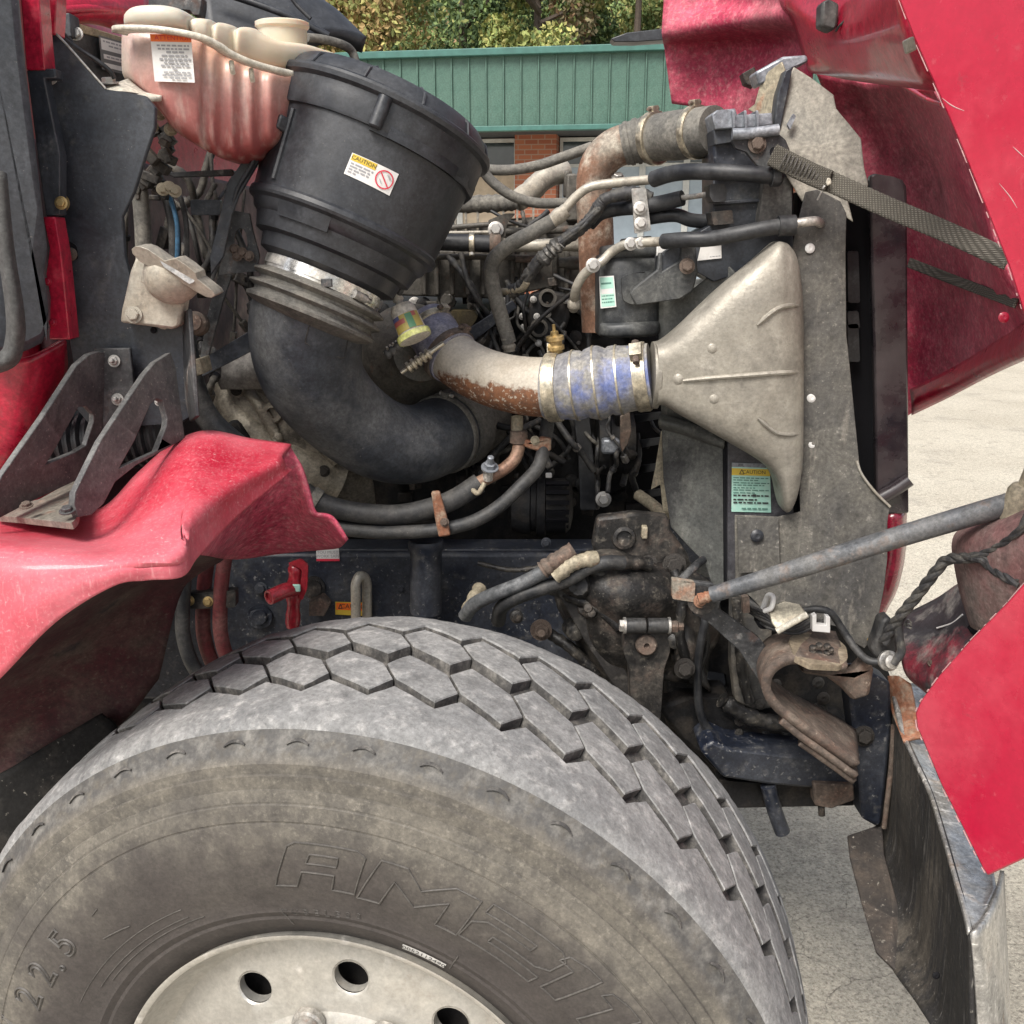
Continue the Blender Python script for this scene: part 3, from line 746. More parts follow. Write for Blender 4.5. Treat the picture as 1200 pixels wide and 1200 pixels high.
for cx, cz in holes2:            # walls of the hand holes
    b = len(V); y0 = dy(math.hypot(cx, cz)) + .0022
    for d_ in (0, .012):
        for k in range(28): V.append(Vector((cx + HA * math.cos(2 * math.pi * k / 28), y0 + d_, cz + HA * math.sin(2 * math.pi * k / 28))))
    for k in range(28): Fc.append([b + k, b + (k + 1) % 28, b + 28 + (k + 1) % 28, b + 28 + k])
b = len(V); V.append(Vector((0, .014, 0)))
li = len(rings) - 1
for k in range(SG): Fc.append([li * SG + k, li * SG + (k + 1) % SG, b])
mk('rim', V, Fc, m_rim, wheel, recenter=False, ang=40)
Vd, Fd = lathegeo((0, .075, 0), (0, 1, 0), [(0, .28), (.05, .285), (.2, .27)], 60)
mk('brake_drum', Vd, Fd, M('brake_drum', (.02, .018, .017), .8, 0, [(DUST, 12, .55, .75, .3)], bump=.3), wheel, recenter=False)
# hub
hub = G(); hub.add(*lathegeo((0, .016, 0), (0, -1, 0), [(0, .112), (.012, .112), (.018, .106), (.05, .100), (.085, .092), (.098, .080), (.104, .05), (.104, .0)], 48))
hub.mk('hub_cap', [M('hub_cap_grey', (.17, .165, .16), .5, .5, [((.3, .28, .25), 20, .45, .65, .6)], bump=.2)], wheel, recenter=False)
for k in range(10):
    a = hole0 + (k + .5) * math.pi / 5
    Vn, Fn = lathegeo(pol(.157, a, .02), (0, -1, 0), [(0, .021), (.008, .021), (.010, .0175), (.034, .0165), (.040, .013), (.043, .006), (.043, .0)], 14)
    mk('lug_nut', Vn, Fn, m_stl, wheel, recenter=False)
# raised sidewall lettering
def sy(r):
    pr = full[:np_]
    for (ya, ra), (yb, rb) in zip(pr, pr[1:]):
        if ra <= r <= rb: return ya + (yb - ya) * (r - ra) / (rb - ra)
    return -.02
m_let = M('sidewall_letters', (.072, .066, .060), .65, 0, bump=.1)
def word(chars, name, mat, wdt=1.0, shear=0, tick=.022):
    g = G()
    for ch, (px, py), hgt in chars:
        r0, a0 = wpix(px, py, -.022); V, Fc = textgeo(ch, False, tick)
        g.add([pol(r0 + v.y * hgt, a0 + ((v.x * wdt + v.y * shear) * hgt) / r0, sy(r0 + v.y * hgt) - v.z * hgt - .0006) for v in V], Fc)
    return g.mk(name, [mat], wheel, recenter=False)
GL = {'A': [[(-.5, -.5), (-.36, .42), (-.28, .5), (.40, .5), (.5, .40), (.5, -.5), (.22, -.5), (.22, -.14), (-.17, -.14), (-.22, -.5)], [(-.13, .06), (-.10, .27), (.22, .27), (.22, .06)]],
      'M': [[(-.62, -.5), (-.50, .5), (-.22, .5), (.02, .12), (.30, .5), (.58, .5), (.64, -.5), (.36, -.5), (.34, .12), (.04, -.30), (-.28, .12), (-.34, -.5)]],
      '2': [[(-.5, -.5), (-.5, -.06), (-.36, .10), (.18, .10), (.18, .27), (-.46, .27), (-.46, .5), (.38, .5), (.5, .38), (.5, .02), (.36, -.12), (-.20, -.12), (-.20, -.27), (.5, -.27), (.5, -.5)]],
      '1': [[(-.12, -.5), (-.12, .24), (-.34, .24), (-.30, .42), (-.06, .5), (.16, .5), (.16, -.5)]]}
g = G()
for ch, (px, py), hh_, ww_ in (('A', (373, 1013), .058, .100), ('M', (490, 1046), .058, .100), ('2', (602, 1102), .060, .098), ('1', (668, 1148), .060, .085), ('1', (712, 1190), .060, .085)):
    r0, a0 = wpix(px, py, -.022)
    for lp in GL[ch]:
        ps = []; m = len(lp)
        for i in range(m):
            (x1, y1), (x2, y2) = lp[i], lp[(i + 1) % m]
            for k in range(4):
                x = x1 + (x2 - x1) * k / 4; y = y1 + (y2 - y1) * k / 4; rr = r0 + y * hh_
                ps.append(pol(rr, a0 + (x * ww_ + y * .012) / r0, sy(rr) - .0006))
        ps.append(ps[0]); g.add(*tubegeo(ps, [.0011] * len(ps), 6, cap=False))
tag(g.mk('raised_lettering', [m_let], wheel, recenter=False))
word([('/', (20, 1200), .05), ('2', (38, 1166), .052), ('2', (54, 1138), .052), ('.', (66, 1124), .052), ('5', (78, 1103), .052)], 'size_lettering', m_let, 1.0, .0, .028)
word([(ch, (330 + i * 12.5, 1075 + .13 * i * i * .55), .0125) for i, ch in enumerate('TUBELESS')], 'small_lettering', m_let, 1, 0, .02)
g = G()
for px, py, px2, py2 in ((330, 1062, 343, 1086), (538, 1117, 526, 1137), (118, 1062, 124, 1054), (130, 1090, 160, 1076)):
    ra, aa = wpix(px, py, -.01); rb, ab = wpix(px2, py2, -.01)
    ps = [pol(ra + (rb - ra) * i / 4, aa + (ab - aa) * i / 4, sy(ra + (rb - ra) * i / 4) - .0005) for i in range(5)]
    g.add(*tubegeo(ps, [.0008] * 5, 6))
for rr, w0, w1 in ((.345, -.95, -.45), (.365, -1.1, -.5), (.352, -1.0, -.5)):
    ps = [pol(rr, w0 + (w1 - w0) * i / 30, sy(rr) - .0002) for i in range(31)]; g.add(*tubegeo(ps, [.0007] * 31, 6))
tag(g.mk('mould_lines', [m_let], wheel, recenter=False), kind='stuff')
# white barcode sticker beside the rim
ra, aa = wpix(472, 1108, -.005); rb, ab = wpix(522, 1131, -.005); rm = (ra + rb) / 2
hh = .0058
S = lambda u, v: pol(rm + (.5 - v) * hh * 2, aa + (ab - aa) * u, sy(rm + (.5 - v) * hh * 2) - .0004)
nrm = lambda u, v: Vector((0, -1, 0))
asp = (ab - aa) * rm / (hh * 2)
sticker('serial_sticker', S, nrm, asp, [('text', '0052112490', .5, .5, .92, 1)], [m_wht, m_ink], wheel)

# ------------------------------------------------------------------ cab
def wbox(name, x0, x1, y0, y1, z0, z1, mat, parent, bevel=.01, label=None):
    return box(name, ((x0 + x1) / 2, (y0 + y1) / 2, (z0 + z1) / 2), (x1 - x0, y1 - y0, z1 - z0), mat, parent, bevel=bevel, label=label)
cab = wbox('cab', -2.6, -.72, 1.44, 3.1, .98, 2.02, m_redp, truck, .03, 'red cab body behind the engine bay')
wbox('firewall', -.718, -.69, 1.50, 3.05, 1.0, 1.78, M('dark_red_firewall', (.045, .005, .010), .5, 0, [((.022, .016, .017), 8, .4, .65, .8)], bump=.15), cab)
# windshield cowl and wiper arm
cowl = sheet('windshield_cowl', [[(236, -60, 2.0), (236, -20, 1.97), (238, 8, 1.92), (242, 45, 1.88)], [(300, -60, 2.05), (305, -20, 2.0), (320, 15, 1.95), (330, 60, 1.9)], [(340, -60, 2.1), (352, 0, 2.05), (378, 26, 2.0), (386, 52, 1.95)], [(350, -60, 2.12), (362, 4, 2.08), (394, 36, 2.02), (424, 62, 1.98)]], m_blk, cab, .03)
wbox('cowl_panel', -2.4, -.74, 1.6, 3.0, 2.02, 2.12, m_blk, cab, .02)
tube('wiper_arm', [(250, -12, 1.86), (310, 8, 1.86), (350, 24, 1.87), (385, 42, 1.88)], 4, m_blk, cab)
tube('wiper_arm', [(336, -10, 1.9), (348, 6, 1.9), (364, 22, 1.9)], 2.5, m_rubc, cab)
plate('latch_bracket', [(158, -4), (236, -4), (236, 6), (234, 18), (226, 18), (222, 12), (190, 9), (160, 6)], 1.72, .03, m_brk, cab)
sheet('cab_flange', [[(52, -12, 1.46), (100, -14, 1.52), (168, -12, 1.62)], [(54, 12, 1.44), (110, 8, 1.5), (166, 14, 1.6)], [(60, 18, 1.46), (112, 20, 1.53), (158, 40, 1.63)]], m_redp, cab, .012)
tube('cab_flange_bead', [(56, 14, 1.43), (110, 10, 1.49), (164, 16, 1.59)], 5, m_redp, cab)
plate('cab_seal_strip', [(55, 20), (62, 18), (152, 46), (152, 54), (60, 28)], plane3((55, 20, 1.44), (152, 46, 1.60), (55, 40, 1.44)), .01, M('beige_seal', (.34, .29, .20), .8), cab)
bp = plane3((60, 20, 1.46), (152, 60, 1.60), (100, 100, 1.52))
plate('vin_plate_panel', [(58, 26), (151, 54), (151, 100), (125, 105), (70, 60)], bp, .01, M('dark_grey_panel', (.055, .057, .06), .45, .2), cab)
# black door-edge fairing with its grey gasket
fair = [(-40, -40), (22, -40), (24, 0), (32, 84), (46, 200), (52, 252), (57, 292), (53, 322), (58, 350), (58, 388), (50, 404), (34, 412), (18, 418), (-40, 424)]
f1 = plate('side_fairing', fair, plane3((-40, 0, 1.20), (50, 0, 1.24), (0, 400, 1.22)), .10, M('grey_black_fairing', (.042, .048, .058), .38, 0, [((.10, .105, .11), 5, .42, .72, .6), spk(.6, 240, .66, .73)], bump=.06), truck, label='black side fairing with rounded lower corner', bevel=.012)
sheet('gasket', [[(-6, 196, 1.19), (0, 200, 1.185), (5, 204, 1.19)], [(1, 290, 1.19), (7, 290, 1.18), (13, 290, 1.19)], [(10, 360, 1.19), (18, 362, 1.175), (25, 368, 1.19)], [(10, 396, 1.19), (18, 400, 1.18), (25, 402, 1.19)], [(0, 416, 1.19), (8, 422, 1.18), (14, 428, 1.19)], [(-40, 424, 1.19), (-36, 434, 1.18), (-34, 442, 1.19)]], M('woven_gasket', (.06, .06, .058), .9, 0, [((.05, .05, .05), 500, .45, .6, .8)], bump=.6, bs=500), f1, .004, off=1)
plate('red_edge', [(21, -40), (43, -40), (46, 0), (49, 40), (53, 82), (31, 82), (24, 0)], 1.29, .03, m_redp, truck, label='red painted cab edge above the black fairing')
plate('red_edge', [(44, -30), (64, -40), (66, 0), (64, 40), (50, 42), (46, 0)], 1.335, .03, m_redp, truck)
plate('black_edge_strip', [(31, 82), (64, 80), (66, 92), (52, 92), (70, 180), (70, 252), (54, 254), (46, 200)], 1.292, .02, m_blkp, truck)
plate('red_edge', [(50, 254), (64, 254), (72, 300), (82, 398), (58, 398), (59, 350), (54, 322), (58, 292)], 1.285, .03, m_redp, truck)
bolt((56, 330, 1.284), 3, m_redp, truck); bolt((62, 378, 1.284), 3, m_redp, truck)
bolt((72, 238, 1.289), 5, m_brass, truck)
sheet('cab_corner_skin', [[(-40, 425, 1.30), (30, 418, 1.30), (74, 396, 1.33)], [(-40, 470, 1.31), (30, 470, 1.31), (72, 436, 1.36)], [(-40, 520, 1.33), (20, 525, 1.33), (52, 486, 1.38)], [(-40, 562, 1.36), (0, 555, 1.36), (30, 530, 1.4)]], m_redp, truck, .008, label='red cab corner below the black fairing')

# ------------------------------------------------------------------ black bracket plate in front of the cab
PB = 1.34
pil = plate('hood_rest_plate', [(41, 38), (64, 37), (76, 50), (122, 104), (170, 112), (182, 126), (181, 150), (171, 180), (157, 225), (143, 254), (146, 300), (153, 326), (180, 345), (216, 362), (219, 415), (226, 486), (212, 496), (150, 500), (108, 502), (90, 480), (86, 430), (81, 395), (70, 258), (60, 246), (64, 240), (68, 200), (62, 110), (52, 90), (46, 76)],
            PB, .010, m_blkp, truck, label='tall black steel plate carrying the hood rest casting')
tube('plate_edge', [(64, 38, PB), (78, 52, PB), (124, 104, PB)], 1.3, m_stl, pil)
plate('flange', [(214, 366), (220, 362), (224, 420), (229, 488), (222, 494), (217, 470), (213, 420)], plane3((214, 368, PB - .004), (223, 420, PB - .04), (217, 470, PB - .004)), .006, m_brk, pil)
bolt((59, 90, PB - .003), 6, m_alup, pil); bolt((72, 238, PB - .003), 6.5, m_brass, pil); bolt((83, 298, PB - .003), 6, m_rst, pil, kind='round')
g = G()
for k in range(5):
    x = 66 + k * 1.2; ps, rd = tpath([(x, 96 + k * 3, PB - .001), (x + 3, 140, PB - .001), (x + 6 + k * .5, 190 + k * 8, PB - .001)], .7); g.add(*tubegeo(ps, rd, 5))
# slotted recesses in the plate
plate('slot', rpoly([(72, 288), (80, 282), (90, 288), (92, 304), (76, 306)], 4), PB - .0012, .0005, m_void, pil, bevel=0)
for k, (x, y) in enumerate(((140, 135), (98, 170), (110, 300))):
    pass
# ------------------------------------------------------------------ hood rest casting
hl = plate('hood_rest_casting', [(160, 298), (176, 312), (200, 326), (217, 346), (211, 381), (200, 386), (140, 378), (142, 362), (145, 350), (152, 318)], PB - .028, .026, m_alu, truck, label='pale cast aluminium hood rest bolted to the black plate', bevel=.004)
# cup
q = P(206, 316, 1.30); dq = (P(186, 350, 1.30) - q).normalized()
V, Fc = lathegeo(q, dq + Vector((0, .1, 0)), [(-.004, .033), (.0, .036), (.010, .037), (.022, .034), (.034, .027), (.042, .016), (.044, 0)], 32)
cupo = mk('cup', V, Fc, m_alu, hl)
plate('web', [(168, 306), (182, 314), (196, 326), (202, 344), (196, 352), (178, 340), (164, 330)], 1.302, .02, m_alu, hl, bevel=.003)
plate('saddle', [(154, 292), (158, 289), (165, 289), (173, 292), (186, 301), (193, 306), (199, 304), (206, 303), (218, 311), (229, 320), (231, 327), (240, 334), (250, 342), (252, 346), (248, 349), (241, 348), (228, 341), (222, 337), (212, 331), (204, 326), (190, 316), (177, 314), (170, 310), (163, 306), (155, 297)], plane3((156, 292, 1.265), (250, 346, 1.265), (205, 316, 1.262)), .034, m_alu, hl, bevel=.003, dirn=(.05, 1, .1))
plate('saddle_groove', rpoly([(186, 303), (193, 309), (200, 307), (206, 306), (227, 322), (228, 330), (222, 333), (206, 322), (192, 313)], 2), 1.2615, .004, M('rubbed_aluminium', (.46, .46, .46), .35, .7, [((.22, .2, .17), 40, .5, .66, .7)], bump=.3), hl, bevel=.001)
bolt((157, 369, PB - .029), 6.5, m_alu, hl); bolt((192, 375, PB - .012), 7, m_alu, hl); bolt((180, 387, PB - .002), 3, m_void, hl, kind='round')

# ------------------------------------------------------------------ fender bracket
fb = plate('fender_bracket', [(110, 408), (152, 408), (158, 460), (156, 506), (112, 506), (110, 470)], 1.318, .008, m_brk, truck, label='black steel fender bracket with two cut-out gussets')
g1 = plane3((112, 410, 1.300), (105, 520, 1.29), (0, 575, 1.13)); m_gus = M('grey_worn_gusset', (.075, .075, .075), .5, .2, [((.15, .148, .14), 9, .42, .64, .7), ((.03, .03, .032), 12, .52, .66, .8), spk(.5, 260, .6, .7)], bump=.2)
plate('gusset', [(-10, 585), (2, 558), (50, 490), (90, 428), (104, 416), (116, 412), (127, 413), (124, 455), (118, 520), (96, 560), (40, 586), (-10, 612)], g1, .008, m_gus, fb, holes=[[(54, 544), (66, 524), (92, 477), (101, 476), (110, 486), (110, 494), (101, 522), (88, 530)]], bevel=.001)
g2 = plane3((195, 415, 1.297), (215, 510, 1.29), (95, 590, 1.09))
plate('gusset', [(88, 577), (104, 544), (118, 516), (170, 438), (182, 424), (200, 413), (206, 430), (217, 514), (160, 545), (135, 565), (122, 590), (108, 603), (92, 606), (87, 592)], g2, .009, m_gus, fb, holes=[[(140, 548), (158, 516), (176, 474), (184, 467), (191, 470), (196, 490), (195, 500), (184, 528)]], bevel=.001)
bolt((134, 423, 1.316), 4.5, m_stl, fb, kind='stud'); bolt((138, 468, 1.316), 4.5, m_stl, fb, kind='stud'); bolt((186, 471, 1.322), 3, m_stl, fb, kind='stud')
fp = plane3((10, 602, 1.19), (80, 612, 1.07), (95, 590, 1.16))
plate('foot_plate', rpoly([(-6, 596), (46, 585), (100, 555), (104, 560), (92, 584), (90, 606), (84, 613), (20, 606), (-6, 604)], 3), fp, .008, M('worn_foot_plate', (.20, .18, .15), .6, .4, [((.10, .09, .08), 20, .45, .65, .7), rust(.5, 40, .55, .7)], bump=.25), fb)
bolt((31, 593, 1.13), 5, m_rst, fb, d=(0, -.3, 1)); bolt((79, 599, 1.08), 6, m_brk, fb, d=(0, -.3, 1))
# corrugated black bellows behind the gussets
g = G()
pts = [P(30 + i * 2.6, 524 - i * .25, 1.40) for i in range(64)]
rr_ = [(.046 if i % 4 < 2 else .040) for i in range(64)]
V, Fc = tubegeo(pts, rr_, 18); mk('corrugated_hose', V, Fc, m_rubc, truck, label='black corrugated hose behind the fender bracket')

# ------------------------------------------------------------------ red fender
back = [(-60, 602, 1.30), (0, 608, 1.27), (60, 613, 1.26), (122, 598, 1.26), (165, 556, 1.27), (205, 522, 1.29), (243, 508, 1.31), (292, 517, 1.33), (341, 524, 1.34)]
mid = [(-60, 622, 1.15), (0, 628, 1.14), (60, 632, 1.13), (128, 628, 1.13), (176, 596, 1.15), (214, 562, 1.18), (240, 545, 1.22), (285, 538, 1.27), (335, 531, 1.31)]
ridge = [(-60, 640, 1.02), (0, 650, 1.0), (62, 652, 1.0), (128, 655, 1.005), (176, 648, 1.015), (212, 640, 1.03), (222, 606, 1.08), (268, 570, 1.17), (330, 540, 1.27)]
face = [(-60, 740, .985), (0, 720, .975), (64, 688, .975), (130, 670, .985), (172, 664, 1.0), (211, 658, 1.018), (225, 634, 1.07), (272, 588, 1.17), (334, 548, 1.275)]
bot = [(-60, 850, .985), (0, 796, .972), (67, 727, .975), (133, 685, .985), (171, 678, 1.0), (209, 675, 1.015), (230, 650, 1.075), (278, 602, 1.175), (340, 552, 1.28)]
fen = sheet('fender', [back, mid, ridge, face, bot], m_redf, truck, .005, 7, 6, label='dusty faded red fender piece bulging over the wheel', off=1)
sheet('fender_flap', [[(341, 524, 1.338), (352, 545, 1.33), (360, 575, 1.325), (368, 602, 1.32), (388, 608, 1.32), (405, 634, 1.32)],
                      [(322, 546, 1.30), (330, 570, 1.33), (338, 592, 1.36), (346, 612, 1.38), (372, 624, 1.38), (401, 640, 1.36)],
                      [(272, 596, 1.18), (284, 606, 1.28), (300, 620, 1.36), (316, 634, 1.41), (350, 637, 1.42), (394, 643, 1.40)],
                      [(232, 650, 1.08), (246, 652, 1.22), (262, 655, 1.36), (286, 655, 1.43), (330, 649, 1.45), (386, 644, 1.43)]], m_redin, fen, .005, 6, 6, off=1)
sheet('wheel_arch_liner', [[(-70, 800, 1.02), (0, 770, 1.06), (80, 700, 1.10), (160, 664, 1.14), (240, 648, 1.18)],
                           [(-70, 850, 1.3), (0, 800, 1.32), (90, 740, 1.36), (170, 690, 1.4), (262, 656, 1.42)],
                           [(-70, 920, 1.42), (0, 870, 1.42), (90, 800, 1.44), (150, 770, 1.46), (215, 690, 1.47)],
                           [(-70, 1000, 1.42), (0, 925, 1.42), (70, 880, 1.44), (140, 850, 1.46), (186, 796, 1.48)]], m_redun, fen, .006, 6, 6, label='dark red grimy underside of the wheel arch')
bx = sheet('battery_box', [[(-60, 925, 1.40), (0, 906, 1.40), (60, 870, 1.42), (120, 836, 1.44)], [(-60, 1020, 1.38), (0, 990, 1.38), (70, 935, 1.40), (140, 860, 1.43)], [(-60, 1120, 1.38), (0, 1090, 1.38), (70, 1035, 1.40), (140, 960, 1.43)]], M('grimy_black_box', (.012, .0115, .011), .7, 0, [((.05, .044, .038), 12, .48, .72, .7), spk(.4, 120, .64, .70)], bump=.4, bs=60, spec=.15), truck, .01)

# ------------------------------------------------------------------ coolant tank
TKY = 1.44
tank_st = [  # x, top, bottom, front Y, back Y
    (149, 36, 92, 1.46, 1.56), (152, 33, 98, 1.43, 1.58), (166, 32, 106, 1.405, 1.60), (190, 34, 132, 1.395, 1.60), (207, 36, 155, 1.395, 1.60), (225, 39, 168, 1.40, 1.61),
    (242, 46, 178, 1.408, 1.62), (247, 48, 180, 1.422, 1.62), (258, 56, 186, 1.425, 1.63), (268, 62, 188, 1.440, 1.64), (280, 68, 189, 1.44, 1.65), (290, 72, 187, 1.455, 1.66), (302, 76, 184, 1.455, 1.67), (312, 79, 178, 1.471, 1.68), (324, 82, 172, 1.47, 1.69), (336, 84, 166, 1.49, 1.7), (352, 82, 150, 1.52, 1.72), (372, 72, 130, 1.56, 1.72), (392, 66, 110, 1.6, 1.7)]
def tankmat(name, low):
    n = NT(name); g_ = n.sep(n.tc.outputs['Generated'])
    z = n.ma('ADD', g_[2], n.ma('MULTIPLY', n.ma('SUBTRACT', n.noise(7, 6), .5), .22))
    if low:
        c = n.mix(n.mr(z, .02, .45), (.25, .045, .045), (.42, .175, .155))
        c = n.mix(n.mr(z, .40, .78), c, (.52, .37, .32)); c = n.mix(n.mr(z, .80, 1.0), c, (.60, .42, .33))
        xx = n.ma('ADD', g_[0], n.ma('MULTIPLY', n.ma('SUBTRACT', n.noise(14), .5), .05))
        c = n.mix(n.mr(xx, .135, .075), c, (.60, .545, .45))
        c = n.mix(n.ma('MULTIPLY', n.mr(n.noise(26, 8, co=n.scaled((2.5, 1, .5))), .50, .70), .5), c, (.60, .50, .44))
        c = n.mix(n.ma('MULTIPLY', n.mr(n.noise(9, 6), .55, .70), .4), c, (.30, .17, .15))
        c = n.mix(n.ma('MULTIPLY', n.ma('MULTIPLY', n.mr(z, .62, .80), n.mr(g_[0], .30, .5)), .7), c, (.62, .30, .17))
        c = n.mix(n.ma('MULTIPLY', n.mr(z, .55, .9), n.mr(g_[0], .42, .2)), c, (.52, .40, .36))
        c = n.grit(c, .12, 40)
    else:
        c = n.mix(n.mr(n.ma('ADD', g_[0], n.ma('MULTIPLY', n.noise(12), .2)), .35, .95), (.55, .52, .44), (.60, .49, .34))
        c = n.mix(n.mr(n.noise(16), .45, .7), c, (.62, .56, .44))
    n.b.inputs['Subsurface Weight'].default_value = .4; n.b.inputs['Subsurface Radius'].default_value = (.03, .012, .008); n.b.inputs['Subsurface Scale'].default_value = .5
    n.bump(n.noise(40), .08); return n.out(c, .36)
m_tl, m_tu = tankmat('coolant_tank_lower', True), tankmat('coolant_tank_upper', False)
m_milk = M('milky_plastic', (.58, .55, .47), .4, 0, [((.42, .37, .28), 20, .45, .7, .6)], bump=.05)
def ringloft(name, st, mat, parent, pw=4, ns=28, sub=5, label=None, front=None):
    g = G(); fine = spl([list(s) for s in st], sub)
    for x, yt, yb, Ya, Yb in fine:
        for j in range(ns):
            a = 2 * math.pi * j / ns; c, s = math.cos(a), math.sin(a)
            u = math.copysign(abs(c) ** (2 / pw), c); v = math.copysign(abs(s) ** (2 / pw), s)
            Y = (Ya + Yb) / 2 + (Yb - Ya) / 2 * u; y = (yt + yb) / 2 + (yb - yt) / 2 * v
            q = P(x, y, Ya + (Yb - Ya) * .18); q = Vector((q.x, Y, q.z)); g.V.append(q)
    g.F = ringfaces(len(fine), ns); g.M = [0] * len(g.F)
    return g.mk(name, [mat], parent, label=label, ang=45)
tank = ringloft('coolant_tank', tank_st, m_tl, truck, 5.5, label='translucent coolant tank with red coolant and a milky top')
up_st = [(153, 24, 38, 1.44, 1.57), (156, 16, 38, 1.42, 1.59), (168, 9, 38, 1.405, 1.6), (195, 8, 39, 1.40, 1.61), (215, 12, 40, 1.405, 1.61), (226, 20, 42, 1.415, 1.61), (230, 26, 43, 1.43, 1.61), (236, 23, 50, 1.425, 1.62), (250, 24, 58, 1.43, 1.63), (256, 30, 62, 1.44, 1.63), (262, 27, 66, 1.435, 1.64), (275, 30, 72, 1.45, 1.65), (281, 35, 74, 1.46, 1.65), (287, 32, 76, 1.455, 1.66), (300, 33, 80, 1.47, 1.67), (310, 40, 84, 1.48, 1.68), (330, 48, 86, 1.50, 1.69), (360, 52, 84, 1.54, 1.71), (392, 62, 80, 1.6, 1.71)]
upper = ringloft('tank_upper_shell', up_st, m_tu, tank, 4)
sheet('seam_flange', [[(149, 36, 1.40), (155, 33, 1.392), (190, 34, 1.388), (226, 40, 1.390), (246, 49, 1.402), (262, 59, 1.415), (288, 71, 1.432), (318, 80, 1.452), (334, 84, 1.468)], [(149, 42, 1.40), (155, 39, 1.392), (190, 40, 1.388), (226, 46, 1.390), (246, 55, 1.402), (262, 65, 1.415), (288, 77, 1.432), (318, 86, 1.452), (334, 90, 1.468)]], m_milk, tank, .02, 8, 2)
for x, y in ((271, 78), (294, 87)):
    tube('rib', [(x, y - 6, 1.418 + (x - 271) * .0009), (x + 1, y + 2, 1.415 + (x - 271) * .0009), (x + 2, y + 8, 1.42 + (x - 271) * .0009)], 3, m_milk, tank)
nk = P(333, 60, 1.58); nr = mpp(333, 60, 1.58)
lathe('filler_neck', nk + Vector((0, 0, -.02)), (0, -.05, 1), [(-.02, 26 * nr), (.025, 27 * nr), (.048, 28 * nr), (.052, 31 * nr), (.058, 31 * nr), (.060, 27 * nr), (.056, 25 * nr)], m_tu, tank, 36)
sheet('tank_foot', [[(150, 92, 1.42), (160, 100, 1.41), (172, 108, 1.40), (190, 111, 1.40)], [(130, 99, 1.39), (140, 103, 1.375), (160, 110, 1.37), (188, 113, 1.385)], [(119, 104, 1.38), (130, 108, 1.36), (150, 111, 1.36), (180, 113, 1.375)]], m_milk, tank, .006)
ft = P(140, 110, 1.375)
lathe('foot_washer', ft, (0, 0, -1), [(0, .026), (.004, .026), (.006, .01)], m_brk, tank, 24)
bolt((137, 116, 1.375), 5, m_brass, tank, d=(.05, 0, -1), kind='stud')
bolt((128, 98, 1.385), 7, m_stl, tank, d=(0, -.2, 1)); 
Yl = plane3((175, 40, 1.388), (226, 40, 1.392), (180, 97, 1.390))
S, nf = quadS((176, 40), (224, 41), (228.5, 97), (181.5, 95.5), 1.3895)
it = [('rect', .0, .0, 1, .155, 2), ('text', 'ATTENTION', .56, .078, .14, 3)]
for k, (v, a, b) in enumerate(((.235, .14, .93), (.305, .16, .93), (.37, .36, .80), (.45, .24, .9), (.525, .18, .97), (.595, .28, .92), (.66, .2, .96), (.725, .48, .62), (.80, .26, .92), (.865, .22, .96), (.92, .42, .80))): it += tline(a, b, v, .038 if k not in (4,) else .05, 1, k + 3)
sticker('warning_label', S, nf, .86, it, [m_wht, m_gink, m_org, m_rink], tank)
# grey data plate behind the tank
S, nf = quadS((115, 41), (150, 51), (150, 88), (119, 81), lambda x, y: bp(x, y) - .012)
it = [('rect', .05, .06, .95, .40, 0), ('rect', .1, .52, .97, .66, 0), ('rect', .1, .78, .97, .92, 0)] + tline(.12, .9, .14, .05, 1, 1) + tline(.3, .9, .25, .05, 1, 2) + tline(.2, .9, .59, .05, 1, 5)
sticker('data_plate', S, nf, 1.0, it, [m_wht, m_gink, M('plate_grey', (.16, .165, .17), .4, .5, bump=0)], cab, base=2)
bolt((90, 40, 1.45), 5, m_stl, cab); 
box('switch_body', P(82, 32, 1.45), (.016, .03, .03), m_blk, cab)
tube('black_cable', [(47, -20, 1.36), (52, 18, 1.36), (66, 38, 1.37), (90, 56, 1.37), (112, 70, 1.37), (128, 82, 1.375), (134, 92, 1.38)], 2.6, m_rubc, truck)
tube('black_cable', [(57, -20, 1.37), (60, 16, 1.37), (72, 36, 1.375), (86, 50, 1.375)], 2.0, m_rub, truck)

# ------------------------------------------------------------------ firewall clutter left of the air cleaner
tube('heater_pipe', [(163, 215, 1.55), (167, 260, 1.55), (170, 330, 1.55)], 9.5, m_rubg, truck)
tube('air_line', [(190, 215, 1.56), (200, 245, 1.55), (205, 280, 1.55), (204, 340, 1.55)], 7, m_rub, truck)
tube('blue_air_line', [(198, 228, 1.535), (206, 255, 1.525), (208, 280, 1.525), (206, 340, 1.525)], 2.6, M('blue_tubing', (.05, .14, .24), .4), truck)
tube('air_line', [(212, 232, 1.55), (218, 260, 1.54), (219, 300, 1.54), (217, 340, 1.54)], 3, m_rub, truck)
g = G()
rnd = random.Random(5)
for k in range(34):
    x = rnd.uniform(172, 204); y = rnd.uniform(130, 232); s = rnd.uniform(.006, .016)
    if x < 172 + (y - 215) * -.2: continue
    g.add(*boxgeo(P(x - (y - 130) * .12, y, rnd.uniform(1.48, 1.56)), (s, s * 1.4, s * rnd.uniform(.7, 2)), Matrix.Rotation(rnd.uniform(0, 3), 3, 'Y')))
g.mk('valve_manifold', [m_rstd], truck, bevel=.0015, label='dirty brass and black valve cluster under the coolant tank')
for q in ((187, 134), (200, 152), (178, 148), (191, 222), (198, 220), (205, 224)):
    bolt((q[0], q[1], 1.47), 5, m_brz, truck, d=(.4, -1, .3))
